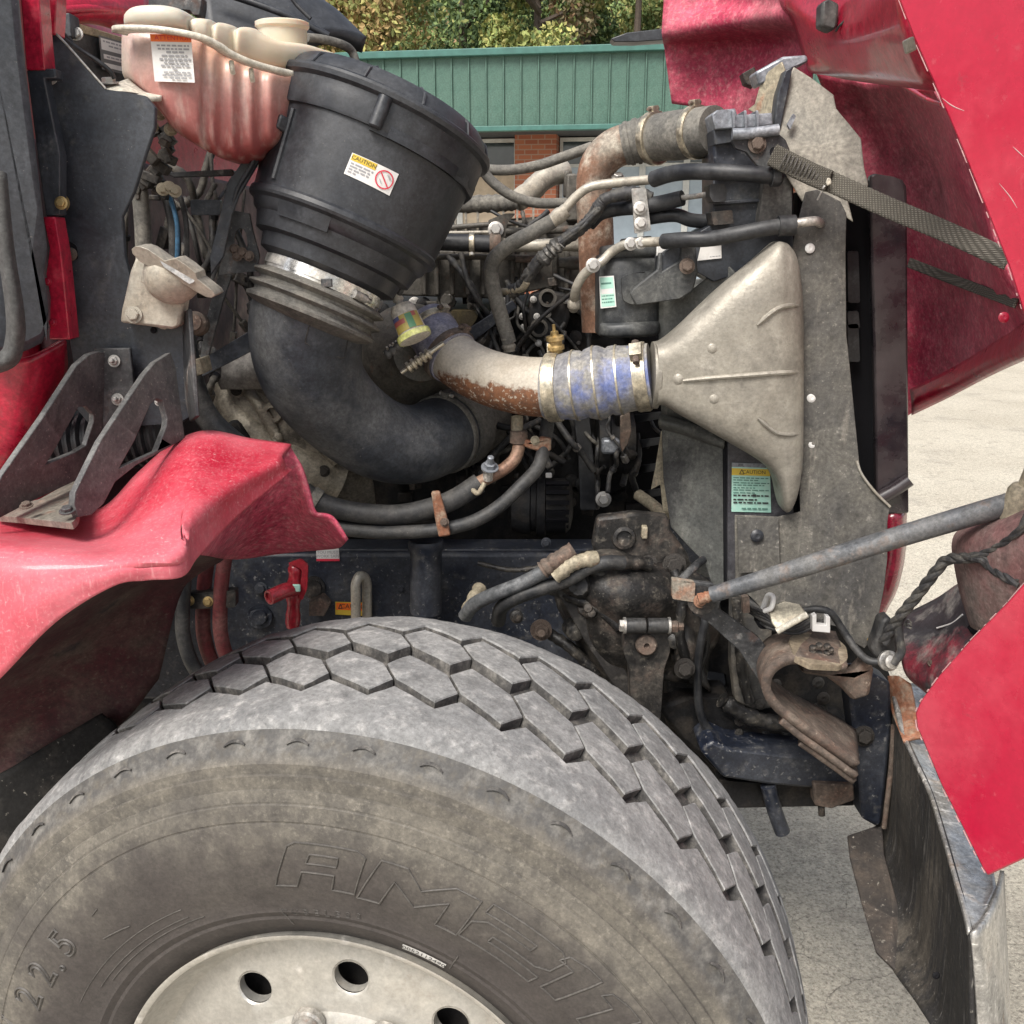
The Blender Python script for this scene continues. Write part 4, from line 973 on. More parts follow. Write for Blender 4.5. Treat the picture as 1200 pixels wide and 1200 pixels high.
# strap brackets of the air cleaner
plate('support_strap', [(311, 136), (318, 150), (300, 196), (280, 230), (272, 252), (262, 300), (247, 322), (246, 300), (256, 260), (266, 215), (286, 186)], 1.53, .006, m_blkp, truck)
plate('support_bracket', [(270, 246), (292, 250), (296, 270), (304, 300), (300, 318), (256, 322), (262, 290)], 1.56, .006, m_brk, truck, holes=[ell(282, 285, 8, 18, 16)])
tube('support_brace', [(310, 140, 1.50), (296, 190, 1.52), (277, 225, 1.53), (262, 285, 1.54), (248, 330, 1.55)], 2.4, m_blkp, truck)
plate('support_strap', [(242, 372), (256, 320), (272, 322), (262, 352), (244, 420), (234, 436), (234, 420)], 1.58, .006, m_brk, truck)
plate('cross_bar', [(196, 196), (200, 202), (272, 198), (276, 206), (204, 208), (196, 204)], 1.60, .008, m_brk, truck)
plate('bracket_tab', rpoly([(223, 234), (258, 234), (258, 252), (224, 252)], 3), 1.56, .012, m_blkp, truck)
plate('support_arm', [(232, 424), (292, 388), (294, 412), (236, 442)], 1.58, .014, m_blkp, truck)
tube('support_post', [(252, 216, 1.66), (240, 240, 1.64)], 3.5, m_rubg, truck)
for q in ((275, 292), (284, 296), (292, 300), (278, 300)): bolt((q[0], q[1], 1.55), 4, m_rst, truck)
bolt((305, 151, 1.50), 4.5, m_stl, truck)
lathe('rusty_plug', P(233, 380, 1.56), (0, -1, .2), [(0, .018), (.02, .018), (.024, .013), (.03, .013)], m_rst, truck, 20)
plate('fibre_block', [(214, 426), (234, 420), (238, 438), (216, 446)], 1.50, .05, m_brz, truck)
tube('dark_hose', [(214, 388, 1.6), (226, 450, 1.58), (248, 495, 1.58), (300, 540, 1.58)], 14, m_rub, truck)

# ------------------------------------------------------------------ air cleaner
AX = Vector((.3695, .1769, .9122)).normalized()
LC = Vector((-.197, 1.62, 1.8119))
ac = lathe('air_cleaner', LC, AX, [(-.262, .086), (-.252, .094), (-.246, .108), (-.226, .112), (-.222, .124), (-.200, .131), (-.194, .138), (-.184, .142), (-.180, .1495), (-.176, .1515), (-.170, .1510), (-.166, .1475), (-.10, .1535), (-.052, .158), (-.03, .160), (-.0, .162)], m_blk, truck, 72, label='black plastic air cleaner with a caution sticker', ang=30)
lid = lathe('lid', LC, AX, [(-.050, .158), (-.050, .1635), (-.046, .1650), (-.020, .1655), (-.010, .1665), (-.006, .1735), (.0, .1750), (.004, .1735), (.008, .166), (.020, .160), (.030, .150), (.034, .13), (.036, .06), (.036, .0)], m_blk, ac, 72, ang=28)
_, e1, e2 = basis(AX)
def acp(px, py):                    # angle around the axis facing this pixel, and position along the axis
    o = Vector((0, 0, CAMZ)); d = (P(px, py, 1) - o).normalized()
    r = .158
    for _ in range(6):
        # ray / cylinder (radius r) intersection
        w0 = o - LC; a_ = d - AX * d.dot(AX); b_ = w0 - AX * w0.dot(AX)
        A_, B_, C_ = a_.dot(a_), 2 * a_.dot(b_), b_.dot(b_) - r * r
        t = (-B_ - math.sqrt(max(B_ * B_ - 4 * A_ * C_, 0))) / (2 * A_)
        q = o + d * t; h = (q - LC).dot(AX)
        r = .1475 + (h + .166) / .114 * .0105
        r = max(.14, min(.168, r))
    v = q - LC; return math.atan2(v.dot(e2), v.dot(e1)), h, r
def acpt(a, h, r): return LC + AX * h + (e1 * math.cos(a) + e2 * math.sin(a)) * r
# ribs on the lid top and rim
for k in range(12):
    a = k * math.pi / 6 + .2
    V, Fc = tubegeo([acpt(a, .036, .05), acpt(a, .035, .13), acpt(a, .022, .160), acpt(a, .006, .168)], [.003, .003, .0025, .002], 6); mk('lid_rib', V, Fc, m_blk, lid)
# moulded post tab and skirt step
a, h, r = acp(450, 121)
V, Fc = lathegeo(acpt(a, -.052, .168), AX, [(0, .007), (.002, .0095), (.030, .0105), (.044, .0105)], 20); mk('latch_post', V, Fc, m_blk, lid)
for (xa, xb) in ((336, 438), (463, 540)):
    g = G(); aa = acp(xa, 96 + (xa - 336) * .3)[0]; ab = acp(xb, 96 + (xb - 336) * .42)[0]; m_ = 14
    for i in range(m_ + 1):
        q = aa + (ab - aa) * i / m_
        g.V += [acpt(q, -.040, .1640), acpt(q, -.040, .1665), acpt(q, -.056, .1660), acpt(q, -.056, .157)]
    for i in range(m_):
        for j in range(3): g.F.append([i * 4 + j, i * 4 + j + 1, i * 4 + 5 + j, i * 4 + 4 + j]); g.M.append(0)
    g.mk('skirt_tab', [m_blk], lid, ang=30)
# vertical rib on the left flank
a, h, r = acp(331, 160)
V, Fc = tubegeo([acpt(a + .06, -.06, .158), acpt(a + .06, -.1, .1545), acpt(a + .06, -.16, .149)], [.004] * 3, 6); mk('body_rib', V, Fc, m_blk, ac)
V, Fc = boxgeo(acpt(a + .0, -.085, .157), (.03, .02, .02), Matrix((e1, e2, AX)).transposed()); mk('body_lug', V, Fc, m_blk, ac, bevel=.003)
# step block below the ridge
for (xa, xb, h0, h1, r_) in ((322, 385, -.205, -.184, .1425),):
    g = G(); aa = acp(xa, 240)[0]; ab = acp(xb, 262)[0]
    for i in range(11):
        q = aa + (ab - aa) * i / 10
        g.V += [acpt(q, h0, .125), acpt(q, h0, r_ - .008), acpt(q, h1, r_), acpt(q, h1, .13)]
    for i in range(10):
        for j in range(3): g.F.append([i * 4 + j, i * 4 + j + 1, i * 4 + 5 + j, i * 4 + 4 + j]); g.M.append(0)
    g.F += [[0, 1, 2, 3], [40, 41, 42, 43]]; g.M += [0, 0]
    g.mk('moulded_step', [m_blk], ac, ang=30)
# caution sticker bent round the body
cs_ = [acp(*q) for q in ((413, 179), (467, 204), (456, 229.5), (403, 203.5))]
def S(u, v):
    q = [(c[0], c[1]) for c in cs_]
    a = (q[0][0] * (1 - u) + q[1][0] * u) * (1 - v) + (q[3][0] * (1 - u) + q[2][0] * u) * v
    h = (q[0][1] * (1 - u) + q[1][1] * u) * (1 - v) + (q[3][1] * (1 - u) + q[2][1] * u) * v
    r = .1475 + (h + .166) / .114 * .0105 + .0004
    return acpt(a, h, r)
def nf(u, v):
    p = S(u, v) - LC; return (p - AX * p.dot(AX)).normalized()
it = [('rect', .02, .03, .54, .32, 2), ('text', 'CAUTION', .28, .18, .24, 1)] + tline(.05, .52, .44, .07, 3, 1) + tline(.05, .50, .57, .07, 3, 2) + tline(.05, .47, .70, .07, 3, 3) + tline(.05, .24, .83, .07, 3, 4)
it += [('ring', .775, .50, .40, .055, 4), ('line', .66, .27, .89, .74, .055, 4), ('line', .80, .25, .88, .42, .03, 3), ('line', .83, .25, .90, .40, .03, 3), ('line', .68, .55, .75, .72, .03, 3)]
sticker('caution_label', S, nf, 2.1, it, [m_wht, m_ink, m_yel, m_gink, m_rink], ac, nx=12, ny=4)

# ------------------------------------------------------------------ intake elbow (rubber) with bellows and steel band
BC = LC + AX * -.262
band = G(); band.add(*bandgeo(BC, AX, .091, .022, .002, 56)); band.add(*bandgeo(BC + AX * .001, AX, .093, .014, .002, 56))
elbow_path = [LC + AX * -.300, LC + AX * -.33]
ctrl = [(368, 354, 1.575, 66), (362, 372, 1.582, 67), (359, 392, 1.59, 66), (361, 420, 1.60, 63), (370, 446, 1.615, 58.5), (388, 471, 1.64, 54), (410, 492, 1.665, 51), (436, 510, 1.69, 49), (464, 520, 1.715, 47), (490, 520, 1.75, 46), (512, 512, 1.80, 45), (532, 502, 1.86, 44)]
pts, rad = tpath(ctrl, 1, 7)
V, Fc = tubegeo(pts, rad, 40)
elb = mk('intake_elbow', V, Fc, M('dusty_sheen_black_rubber', (.036, .041, .050), .5, 0, [((.155, .155, .150), 5, .46, .64, .8), ((.085, .090, .098), 18, .48, .70, .6), spk(.6, 200, .66, .73)], bump=.12, bs=120), truck, label='black rubber S-shaped intake elbow below the air cleaner', ang=60)  # pale bluish layers hold dust and a sheen painted into the colour
band.mk('steel_band', [M('bright_band', (.62, .61, .58), .25, .9, [((.3, .27, .22), 20, .46, .66, .7)], bump=.05)], elb)
bl_ = [(-.254, .088), (-.254, .091), (-.272, .092), (-.279, .106), (-.282, .106), (-.288, .093), (-.292, .093), (-.298, .107), (-.301, .107), (-.306, .096), (-.311, .096), (-.317, .105), (-.322, .104), (-.327, .093), (-.335, .07)]
lathe('bellows', LC, AX, bl_[::-1], m_rubg, elb, 56, ang=25)
a0, h0, _ = acp(385, 330)
V, Fc = boxgeo(LC + AX * -.268 + (e1 * math.cos(a0) + e2 * math.sin(a0)) * .096, (.016, .008, .012), None); mk('band_buckle', V, Fc, m_brk, elb, bevel=.001)
a1, h1, _ = acp(444, 350)
q = LC + AX * -.266 + (e1 * math.cos(a1) + e2 * math.sin(a1)) * .096
V, Fc = lathegeo(q, AX.cross(q - LC), [(-.012, .007), (.012, .007), (.012, .004), (.022, .004)], 10); mk('band_screw', V, Fc, m_stl, elb)
# moulded badge frame on the rubber
V, Fc = [], []
def on_elbow(px, py):
    o = Vector((0, 0, CAMZ)); d = (P(px, py, 1) - o).normalized(); best = None
    for p, r in zip(pts, rad):
        tt = (p - o).dot(d); dd = (o + d * tt - p).length
        if dd < r:
            t2 = tt - math.sqrt(r * r - dd * dd)
            if best is None or t2 < best: best = t2
    return o + d * (best if best else 1.6)
fr = [on_elbow(x, y) for x, y in rpoly([(362, 382), (366, 379), (408, 395), (404, 418), (400, 420), (357, 402)], 4)]
g = G(); g.add(*tubegeo(fr + [fr[0]], [.0012] * (len(fr) + 1), 6))
g.mk('moulded_badge', [m_rub], elb)
# clamp and turbo inlet at its lower end
cl = pts[-6]; axc = (pts[-1] - pts[-8]).normalized(); rc = rad[-6]
clamp('hose_clamp', cl, axc, rc + .001, .014, m_rubg, elb, (.1, -.2, 1), m_alup)
turb = lathe('turbo_inlet', pts[-2], axc, [(-.02, rc * 1.06), (.0, rc * 1.10), (.03, rc * 1.10), (.034, rc * .98), (.12, rc * 1.0)], m_rubg, truck, 40, label='dark turbo inlet collar at the end of the intake elbow')
V, Fc = boxgeo(cl + Vector((-.004, -rc * .55, rc * .86)), (.018, .012, .003), None); mk('clamp_tag', V, Fc, m_alup, elb)

# restriction gauge
gx = P(467, 352, 1.60); gq = P(487, 398, 1.58); ga = (gq - gx).normalized(); gl = (gq - gx).length
ind = lathe('filter_gauge', gx, ga, [(-.01, .008), (.0, .009), (.003, .006), (.008, .007), (.010, .017), (.016, .020), (.018, .0205), (gl * .82, .0235), (gl * .86, .027), (gl * .98, .027), (gl, .024)], M('dusty_clear_plastic', (.50, .47, .41), .4, 0, [((.36, .32, .26), 50, .45, .65, .6)], bump=.1), truck, 32, label='small white air filter gauge with a coloured band')
lathe('gauge_ring', gx, ga, [(gl * .845, .0275), (gl * .90, .0282), (gl * .985, .0275)], M('lime_ring', (.46, .48, .15), .55, 0, [((.40, .37, .28), 60, .45, .65, .6)], bump=.1), ind, 32)
_, u1, u2 = basis(ga)
fa = math.atan2((Vector((0, -1, .2))).dot(u2), (Vector((0, -1, .2))).dot(u1))
def S(u, v):
    a = fa + (u - .5) * 2.2 * GS; t = gl * (.42 + .38 * v); r = .0208 + (.0235 - .0205) * (.4 + .45 * v) + .0002
    return gx + ga * t + (u1 * math.cos(a) + u2 * math.sin(a)) * r
GS = 1
if (S(1, .5) - S(0, .5)).x < 0: GS = -1
nf2 = lambda u, v: ((S(u, v) - gx) - ga * (S(u, v) - gx).dot(ga)).normalized()
sticker('gauge_band', S, nf2, 2.2, [('rect', 0, .25, .45, .55, 2), ('rect', 0, .0, .3, .25, 3), ('rect', .5, .05, .72, .98, 4), ('rect', .72, .0, .86, .3, 2)], [m_gy, m_ink, m_gr, m_gb, m_gg], ind, nx=12)
tube('gauge_hose', [(478, 320, 1.62), (472, 334, 1.6), (466, 348, 1.6)], 4, m_rubc, ind)
tube('gauge_stub', [(480, 396, 1.6), (464, 408, 1.6), (452, 417, 1.6)], 5, m_rub, truck, corr=.2, cp=2)

# ------------------------------------------------------------------ engine
eng = wbox('engine_block', -.50, .32, 2.03, 2.75, .72, 1.50, m_engd, truck, .01, label='dark grimy engine block in the middle of the bay')
hd = plate('cylinder_head', [(430, 296), (560, 292), (682, 292), (690, 310), (690, 372), (676, 368), (668, 345), (640, 338), (600, 346), (575, 350), (430, 345)], 1.985, .14, m_eng, eng, bevel=.006)
for x in (497, 512, 530, 548, 566, 600, 612, 650, 664):
    V, Fc = boxgeo(P(x, 320, 1.978), (.010, .02, .085)); mk('head_rib', V, Fc, m_eng, hd, bevel=.003)
for x, y, s in ((523, 352, 7), (556, 352, 6), (486, 356, 5), (590, 356, 5), (600, 350, 5), (655, 352, 6), (527, 349, 4)):
    bolt((x, y, 1.985), s, m_eng if s > 5 else m_stl, eng)
plate('valve_cover', [(500, 268), (560, 262), (600, 256), (682, 250), (684, 292), (500, 296)], 2.06, .5, m_eng, eng, bevel=.008)
for x in (534, 546, 560, 590, 606, 625, 640):
    V, Fc = boxgeo(P(x, 262 - (x - 534) * .05, 2.052), (.004, .02, .05)); mk('cover_rib', V, Fc, m_alu, eng)
tube('cover_rail', [(522, 267, 2.03), (575, 263, 2.03), (640, 260, 2.03)], 3, m_eng, eng)
tube('cover_rail', [(522, 273, 2.02), (575, 272, 2.02)], 2, m_alu, eng)
tube('cover_rail', [(590, 272, 2.0), (640, 270, 2.0), (690, 268, 2.0)], 4.5, m_eng, eng)
# breather box
plate('fuel_rail_bracket', rpoly([(572, 258), (592, 250), (604, 250), (594, 262), (592, 278), (574, 278)], 2), 1.93, .03, m_eng, eng, bevel=.004)
bolt((581, 269, 1.928), 6, m_stl, eng)
tube('coolant_tube', [(590, 287, 1.93), (620, 288, 1.93), (660, 287, 1.93), (700, 288, 1.93)], 7.5, m_alu, eng, label='pale coolant tube along the cylinder head')
tube('black_hose', [(505, 283, 1.93), (530, 284, 1.93), (574, 286, 1.93)], 10, m_rubc, truck)
ob = Vector((1, 0, 0))
clamp('hose_clamp', P(553, 285, 1.93), ob, 10.5 * mpp(553, 285, 1.93), .010, m_clmp, eng, (0, -.3, -1), m_stl)
lathe('rust_collar', P(574, 286, 1.93), ob, [(0, .019), (.003, .021), (.018, .021), (.021, .019)], m_rst, eng, 24)
tube('head_tube', [(500, 301, 1.96), (560, 301, 1.96), (620, 302, 1.96)], 3.5, m_eng, eng)
tube('head_tube', [(604, 304, 1.95), (640, 303, 1.95)], 4, m_rst, eng)
tube('head_fitting', [(655, 308, 1.96), (690, 309, 1.96)], 7, m_eng, eng, corr=.1)
tube('corrugated_breather', [(520, 240, 2.05), (560, 239, 2.05), (585, 238, 2.05), (606, 236, 2.05)], 10, m_rubg, truck, corr=.05, n=10, cp=2, label='ribbed grey breather hose on top of the engine')
tube('breather_elbow', [(606, 236, 2.06), (622, 224, 2.08), (640, 208, 2.1), (664, 200, 2.12)], 13, m_alu, truck, corr=.02)
V, Fc = boxgeo(P(664, 216, 2.1), (.012, .05, .05)); mk('breather_mount', V, Fc, m_eng, eng, bevel=.004)
box('breather_mount', P(672, 232, 2.06), (.03, .05, .09), m_eng, eng, bevel=.004)
# vertical accessory housing with two ports
ah = plate('thermostat_housing', [(622, 346), (640, 340), (664, 344), (668, 372), (664, 384), (652, 398), (640, 404), (622, 400), (618, 372)], 1.93, .1, m_engd, eng, bevel=.006)
for x, y, r in ((641, 350, 10.5), (631, 385, 10.5)):
    q = P(x, y, 1.928); s = mpp(x, y, 1.93)
    lathe('port', q, (0.05, -1, .15), [(-.02, r * .8 * s), (.012, r * s), (.016, r * s), (.016, r * .68 * s), (-.03, r * .62 * s), (-.03, 0)], m_eng, ah, 28)
for q in ((625, 351), (642, 368), (629, 371), (631, 402), (612, 371), (613, 384), (663, 352)): bolt((q[0], q[1], 1.926), 2.6, m_stl, ah)
plate('dark_strut', [(528, 400), (548, 386), (600, 352), (606, 360), (560, 396), (536, 412)], 1.9, .02, m_navy, eng)
plate('yellow_grey_cover', rpoly([(528, 364), (556, 364), (560, 372), (552, 384), (530, 384)], 3), 1.95, .05, M('ochre_plastic', (.12, .09, .035), .6, 0, [((.05, .04, .03), 20, .4, .6, .7)]), eng)
plate('grey_cover', rpoly([(545, 396), (584, 392), (586, 412), (550, 414)], 4), 1.96, .06, m_engd, eng)
# random small engine parts deep in the shade
rnd = random.Random(21)
g = G()
for k in range(90):
    x = rnd.uniform(440, 780); y = rnd.uniform(340, 600); s = rnd.uniform(.008, .03)
    if rnd.random() < .5: g.add(*boxgeo(P(x, y, rnd.uniform(1.96, 2.05)), (s, s, s * rnd.uniform(.5, 2)), Matrix.Rotation(rnd.uniform(0, 3), 3, 'Y')))
    else: g.add(*lathegeo(P(x, y, rnd.uniform(1.95, 2.03)), (rnd.uniform(-.4, .4), -1, .2), [(0, s * .6), (s * .6, s * .6), (s * .7, s * .4), (s * .7, .0)], 12))
tag(g.mk('engine_fittings', [m_engd], eng, bevel=.0015), kind='stuff')
for k in range(7):
    x0 = rnd.uniform(470, 680); y0 = rnd.uniform(350, 440)
    tube('engine_wire', [(x0, y0, 1.93), (x0 + rnd.uniform(-30, 30), y0 + 60, 1.9), (x0 + rnd.uniform(-50, 50), y0 + 110, 1.93), (x0 + rnd.uniform(-60, 60), y0 + 170, 1.96)], rnd.uniform(1.5, 3.2), m_wire, eng)
tube('engine_wire', [(525, 300, 1.93), (540, 318, 1.92), (552, 335, 1.92), (560, 352, 1.93)], 4, m_wire, eng, wob=.2)
tube('engine_wire', [(540, 296, 1.92), (548, 330, 1.91), (560, 352, 1.91), (575, 372, 1.93)], 3, m_wire, eng, wob=.2)
# turbo / exhaust side castings below the elbow
tb = sheet('turbo_housing', [[(262, 438, 1.92), (300, 428, 1.90), (330, 430, 1.90), (360, 450, 1.92)], [(258, 462, 1.88), (300, 462, 1.85), (350, 470, 1.85), (400, 500, 1.88)], [(266, 486, 1.88), (310, 500, 1.84), (370, 510, 1.84), (420, 530, 1.88)], [(300, 520, 1.88), (340, 545, 1.84), (390, 548, 1.85), (430, 560, 1.90)], [(340, 566, 1.92), (370, 576, 1.90), (400, 574, 1.90), (440, 590, 1.94)]], m_turbo, truck, .03, 6, 6, label='tan grey turbo casting behind the intake elbow', wob=.012)
m_tur2 = M('turbo_rib_casting', (.30, .27, .215), .5, .3, [((.12, .10, .08), 16, .48, .66, .8), ((.42, .39, .32), 40, .58, .7, .6)], bump=.4, bs=100, bd=.003)
tube('volute', [(262, 452, 1.86, 12), (272, 480, 1.84, 15), (296, 504, 1.825, 18), (326, 528, 1.82, 21), (360, 548, 1.82, 24), (398, 562, 1.84, 26)], 18, m_tur2, tb, seg=24, wob=.03)
tube('casting_rib', [(284, 452, 1.835), (300, 470, 1.815), (318, 500, 1.80), (330, 530, 1.805)], 7, m_tur2, tb, wob=.12)
tube('casting_rib', [(310, 446, 1.835), (340, 476, 1.81), (372, 512, 1.80), (396, 540, 1.81)], 9, m_tur2, tb, wob=.1)
tube('casting_rib', [(318, 500, 1.80), (326, 512, 1.79), (322, 520, 1.79)], 5, m_tur2, tb, wob=.25)
q = P(319, 484, 1.80); V, Fc = lathegeo(q, (.1, -1, .2), [(-.04, .026), (.0, .020), (.003, .018), (.003, .010), (-.02, .009), (-.02, 0)], 24); mk('port', V, Fc, m_tur2, tb)
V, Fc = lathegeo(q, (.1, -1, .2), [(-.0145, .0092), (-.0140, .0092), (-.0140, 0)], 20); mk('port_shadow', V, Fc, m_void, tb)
plate('casting_flange', rpoly([(268, 448), (326, 446), (340, 462), (330, 472), (276, 466)], 5), 1.822, .04, m_tur2, tb, bevel=.005)
for q in ((277, 457, 1.82), (322, 458, 1.82), (290, 530, 1.80), (352, 566, 1.80), (380, 552, 1.79)): bolt(q, 4.5, m_rstd, tb)
sheet('exhaust_shield', [[(262, 430, 1.84), (292, 414, 1.82), (320, 412, 1.82)], [(260, 440, 1.815), (292, 434, 1.80), (326, 436, 1.80)], [(264, 450, 1.82), (292, 450, 1.81), (330, 448, 1.81)]], M('pale_grey_shield', (.16, .15, .14), .5, .3, [((.26, .25, .23), 20, .45, .7, .5)], bump=.15), tb, .02)
lathe('oil_fitting', P(276, 502, 1.80), (.2, -1, .2), [(-.03, .016), (0, .016), (.004, .010), (.012, .010)], m_engd, tb, 20)
tube('oil_line', [(276, 500, 1.80), (292, 520, 1.80), (310, 545, 1.81)], 8, m_engd, tb)
lathe('turbo_compressor', P(484, 420, 1.90), (.25, -1, .2), [(-.05, .10), (0, .105), (.05, .09), (.08, .055), (.10, .05)], m_eng, truck, 40, label='dark compressor housing behind the charge pipe')

# alternator, belt and pulleys
alt = lathe('alternator', P(596, 592, 1.91), (1, -.05, 0), [(0, .03), (.008, .052), (.03, .058), (.044, .058), (.046, .052), (.056, .052), (.058, .062), (.074, .062), (.076, .056), (.115, .056), (.125, .045), (.13, .02)], m_engd, truck, 40, label='finned alternator behind the frame rail')
for k in range(7):
    a = R(40 + k * 20)
    c = P(652, 584, 1.90)
    V, Fc = boxgeo(c + Vector((0, -math.sin(a) * .056, math.cos(a) * .056 - .004)), (.045, .008, .007), Matrix.Rotation(a, 3, 'X')); mk('cooling_slot', V, Fc, m_void, alt)
box('alternator_tag', P(643, 557, 1.82), (.012, .006, .010), m_wht, alt)
plate('drive_belt', [(672, 480), (690, 480), (696, 540), (700, 598), (680, 598), (678, 540)], 1.90, .02, m_rubc, truck)
lathe('belt_pulley', P(700, 520, 1.92), (1, 0, 0), [(0, .06), (.02, .062), (.024, .058), (.05, .058), (.054, .062), (.07, .06)], m_engd, truck, 36)
box('polished_tensioner', P(715, 522, 1.86), (.035, .03, .03), m_silv, truck, bevel=.006)
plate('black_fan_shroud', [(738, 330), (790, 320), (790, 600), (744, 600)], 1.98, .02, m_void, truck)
for k in range(4):
    plate('fan_blade', [(742, 486 + k * 30), (776, 482 + k * 30), (778, 490 + k * 30), (744, 496 + k * 30)], plane3((742, 486, 1.92), (776, 486, 1.80), (742, 520, 1.93)), .004, m_rubc, truck)
plate('tan_fan_guard', [(775, 505), (768, 548), (763, 574), (774, 568), (777, 600), (784, 600), (784, 505)], 1.74, .004, m_brz, truck)
plate('rusty_hanger', [(727, 488), (738, 482), (740, 505), (736, 520), (729, 530), (727, 520)], 1.8, .008, m_rst, truck)
tube('shroud_arm', [(748, 580, 1.86), (765, 592, 1.82), (780, 606, 1.78)], 7, m_brz, truck)
bolt((707, 585, 1.86), 6, m_stl, truck)

# ------------------------------------------------------------------ charge pipe, silicone boots and clamps
def seg(ctrl, n=8):
    return tpath(ctrl, 1, n)
CPATH = [(494, 372, 1.82, 24), (506, 388, 1.80, 27), (520, 408, 1.77, 29.5), (540, 426, 1.74, 31), (566, 440, 1.71, 32), (600, 450, 1.68, 33.5), (640, 454, 1.66, 35), (680, 451, 1.645, 36), (720, 446, 1.635, 36), (772, 439, 1.62, 35)]
n = NT('flaking_pipe_paint')
s_ = n.sep(n.tc.outputs['Generated'])
zz = n.ma('ADD', s_[2], n.ma('MULTIPLY', n.ma('SUBTRACT', n.noise(16, 8, .7), .5), .75))
xx = n.ma('MULTIPLY', s_[0], .30)
zc = n.ma('SUBTRACT', zz, n.ma('SUBTRACT', .50, n.ma('MULTIPLY', xx, .8)))
base_ = n.mix(n.mr(n.noise(12), .4, .65), (.50, .455, .385), (.38, .335, .27))
rs = n.mix(n.mr(n.noise(70, 8, .7), .42, .62), (.20, .085, .040), (.115, .058, .035))
rs = n.mix(n.mr(n.noise(150, 8), .56, .62), rs, (.42, .36, .29))
m1 = n.mr(zc, .05, -.02)
m2 = n.ma('MULTIPLY', n.mr(n.noise(150, 6, .6), .645, .665), n.mr(zz, .95, .5))
c = n.mix(n.ma('MAXIMUM', m1, m2), base_, rs)
c = n.grit(c, .16, 60)
n.bump(n.ma('SUBTRACT', n.noise(160), n.ma('MULTIPLY', m1, .6)), .35, .002)
m_flk = n.out(c, .65)
pts, rad = seg(CPATH)
def cut(i0, i1, k=1.0, dr=0):
    return pts[i0:i1 + 1], [r * k + dr for r in rad[i0:i1 + 1]]
p_, r_ = cut(18, 52); V, Fc = tubegeo(p_, r_, 44)
cpipe = mk('charge_air_pipe', V, Fc, m_flk, truck, label='pale charge air pipe flaking to rust along its belly', ang=60)
p_, r_ = cut(2, 21, 1.07); 
r_ = [r * (1 + (.025 if 5 < i < 9 else 0) - (.015 if i in (10, 11) else 0)) for i, r in enumerate(r_)]
V, Fc = tubegeo(p_, r_, 44); b1 = mk('silicone_boot', V, Fc, m_sil2, cpipe, label='faded violet silicone boot at the turbo end', ang=60)
p_, r_ = [], []
ii = 49; 
fine = 3
boot = []
for i in range(48, 71):
    for k in range(fine):
        f = k / fine; boot.append((pts[i].lerp(pts[min(i + 1, 72)], f), rad[i]))
L_ = len(boot); prof = []
for i, (p, r) in enumerate(boot):
    u = i / (L_ - 1)
    k = 1.09
    for c_, w_, h_ in ((.30, .085, .06), (.50, .07, .10), (.58, .05, .09), (.72, .07, .06)):
        k += h_ * math.exp(-((u - c_) / w_) ** 2)
    for c_ in (.405, .655): k -= .05 * math.exp(-((u - c_) / .012) ** 2)
    prof.append(r * k * .985)
V, Fc = tubegeo([p for p, r in boot], prof, 48)
b2 = mk('silicone_boot', V, Fc, m_sil, cpipe, label='blue ribbed silicone boot smeared with dust', ang=60)
def along(i): return pts[i], (pts[min(i + 1, len(pts) - 1)] - pts[i - 1]).normalized(), rad[i]
p, a, r = along(50); clamp('t_bolt_clamp', p, a, r * 1.10, .022, m_clmp, cpipe, (-.1, .3, 1), m_brass)
p, a, r = along(69); clamp('t_bolt_clamp', p, a, r * 1.10, .022, m_clmp, cpipe, (0, -.75, .8), m_rst)
for i in (55, 60, 65):
    p, a, r = along(i); k_ = prof[min((i - 48) * fine, L_ - 1)]
    V, Fc = lathegeo(p - a * .0015, a, [(0, k_ - .001), (0, k_ + .0016), (.003, k_ + .0016), (.003, k_ - .001)], 44); mk('boot_ring', V, Fc, m_clmp, cpipe)
p, a, r = along(7); clamp('t_bolt_clamp', p, a, r * 1.09, .014, m_clmp, cpipe, (.3, -.1, 1), m_rst)
p, a, r = along(19); clamp('t_bolt_clamp', p, a, r * 1.09, .014, m_rst, cpipe, (.6, -.2, 1), m_rst)
def spring(name, a, b, r):
    A, B = P(*a), P(*b); d = (B - A); l = d.length; d.normalize(); s = mpp(*a)
    g = G(); pr = []
    for k in range(5):
        t = l * (.15 + k * .11); pr += [(t, r * s * .6), (t + l * .015, r * s), (t + l * .065, r * s), (t + l * .08, r * s * .6)]
    g.add(*lathegeo(A, d, [(0, r * s * .35), (l * .13, r * s * .35), (l * .14, r * s * .7)] + pr + [(l * .72, r * s * .4), (l, r * s * .4)], 16))
    return g.mk(name, [m_clmp], cpipe)
spring('clamp_spring', (470, 437, 1.68), (520, 402, 1.69), 7)
spring('clamp_spring', (450, 415, 1.72), (482, 394, 1.73), 6)
# vent valve standing behind the boot
q = P(652, 412, 1.66); s = mpp(652, 412, 1.66)
lathe('vent_valve', q, (-.12, -.12, 1), [(-.01, 7 * s), (.002, 7 * s), (.004, 10 * s), (.010, 10 * s), (.012, 8 * s), (.018, 8 * s), (.020, 10.5 * s), (.026, 10.5 * s), (.028, 5 * s), (.034, 4.5 * s), (.036, 2 * s), (.046, 2 * s), (.046, 0)], m_brass, truck, 24, label='small brass valve standing behind the blue boot')

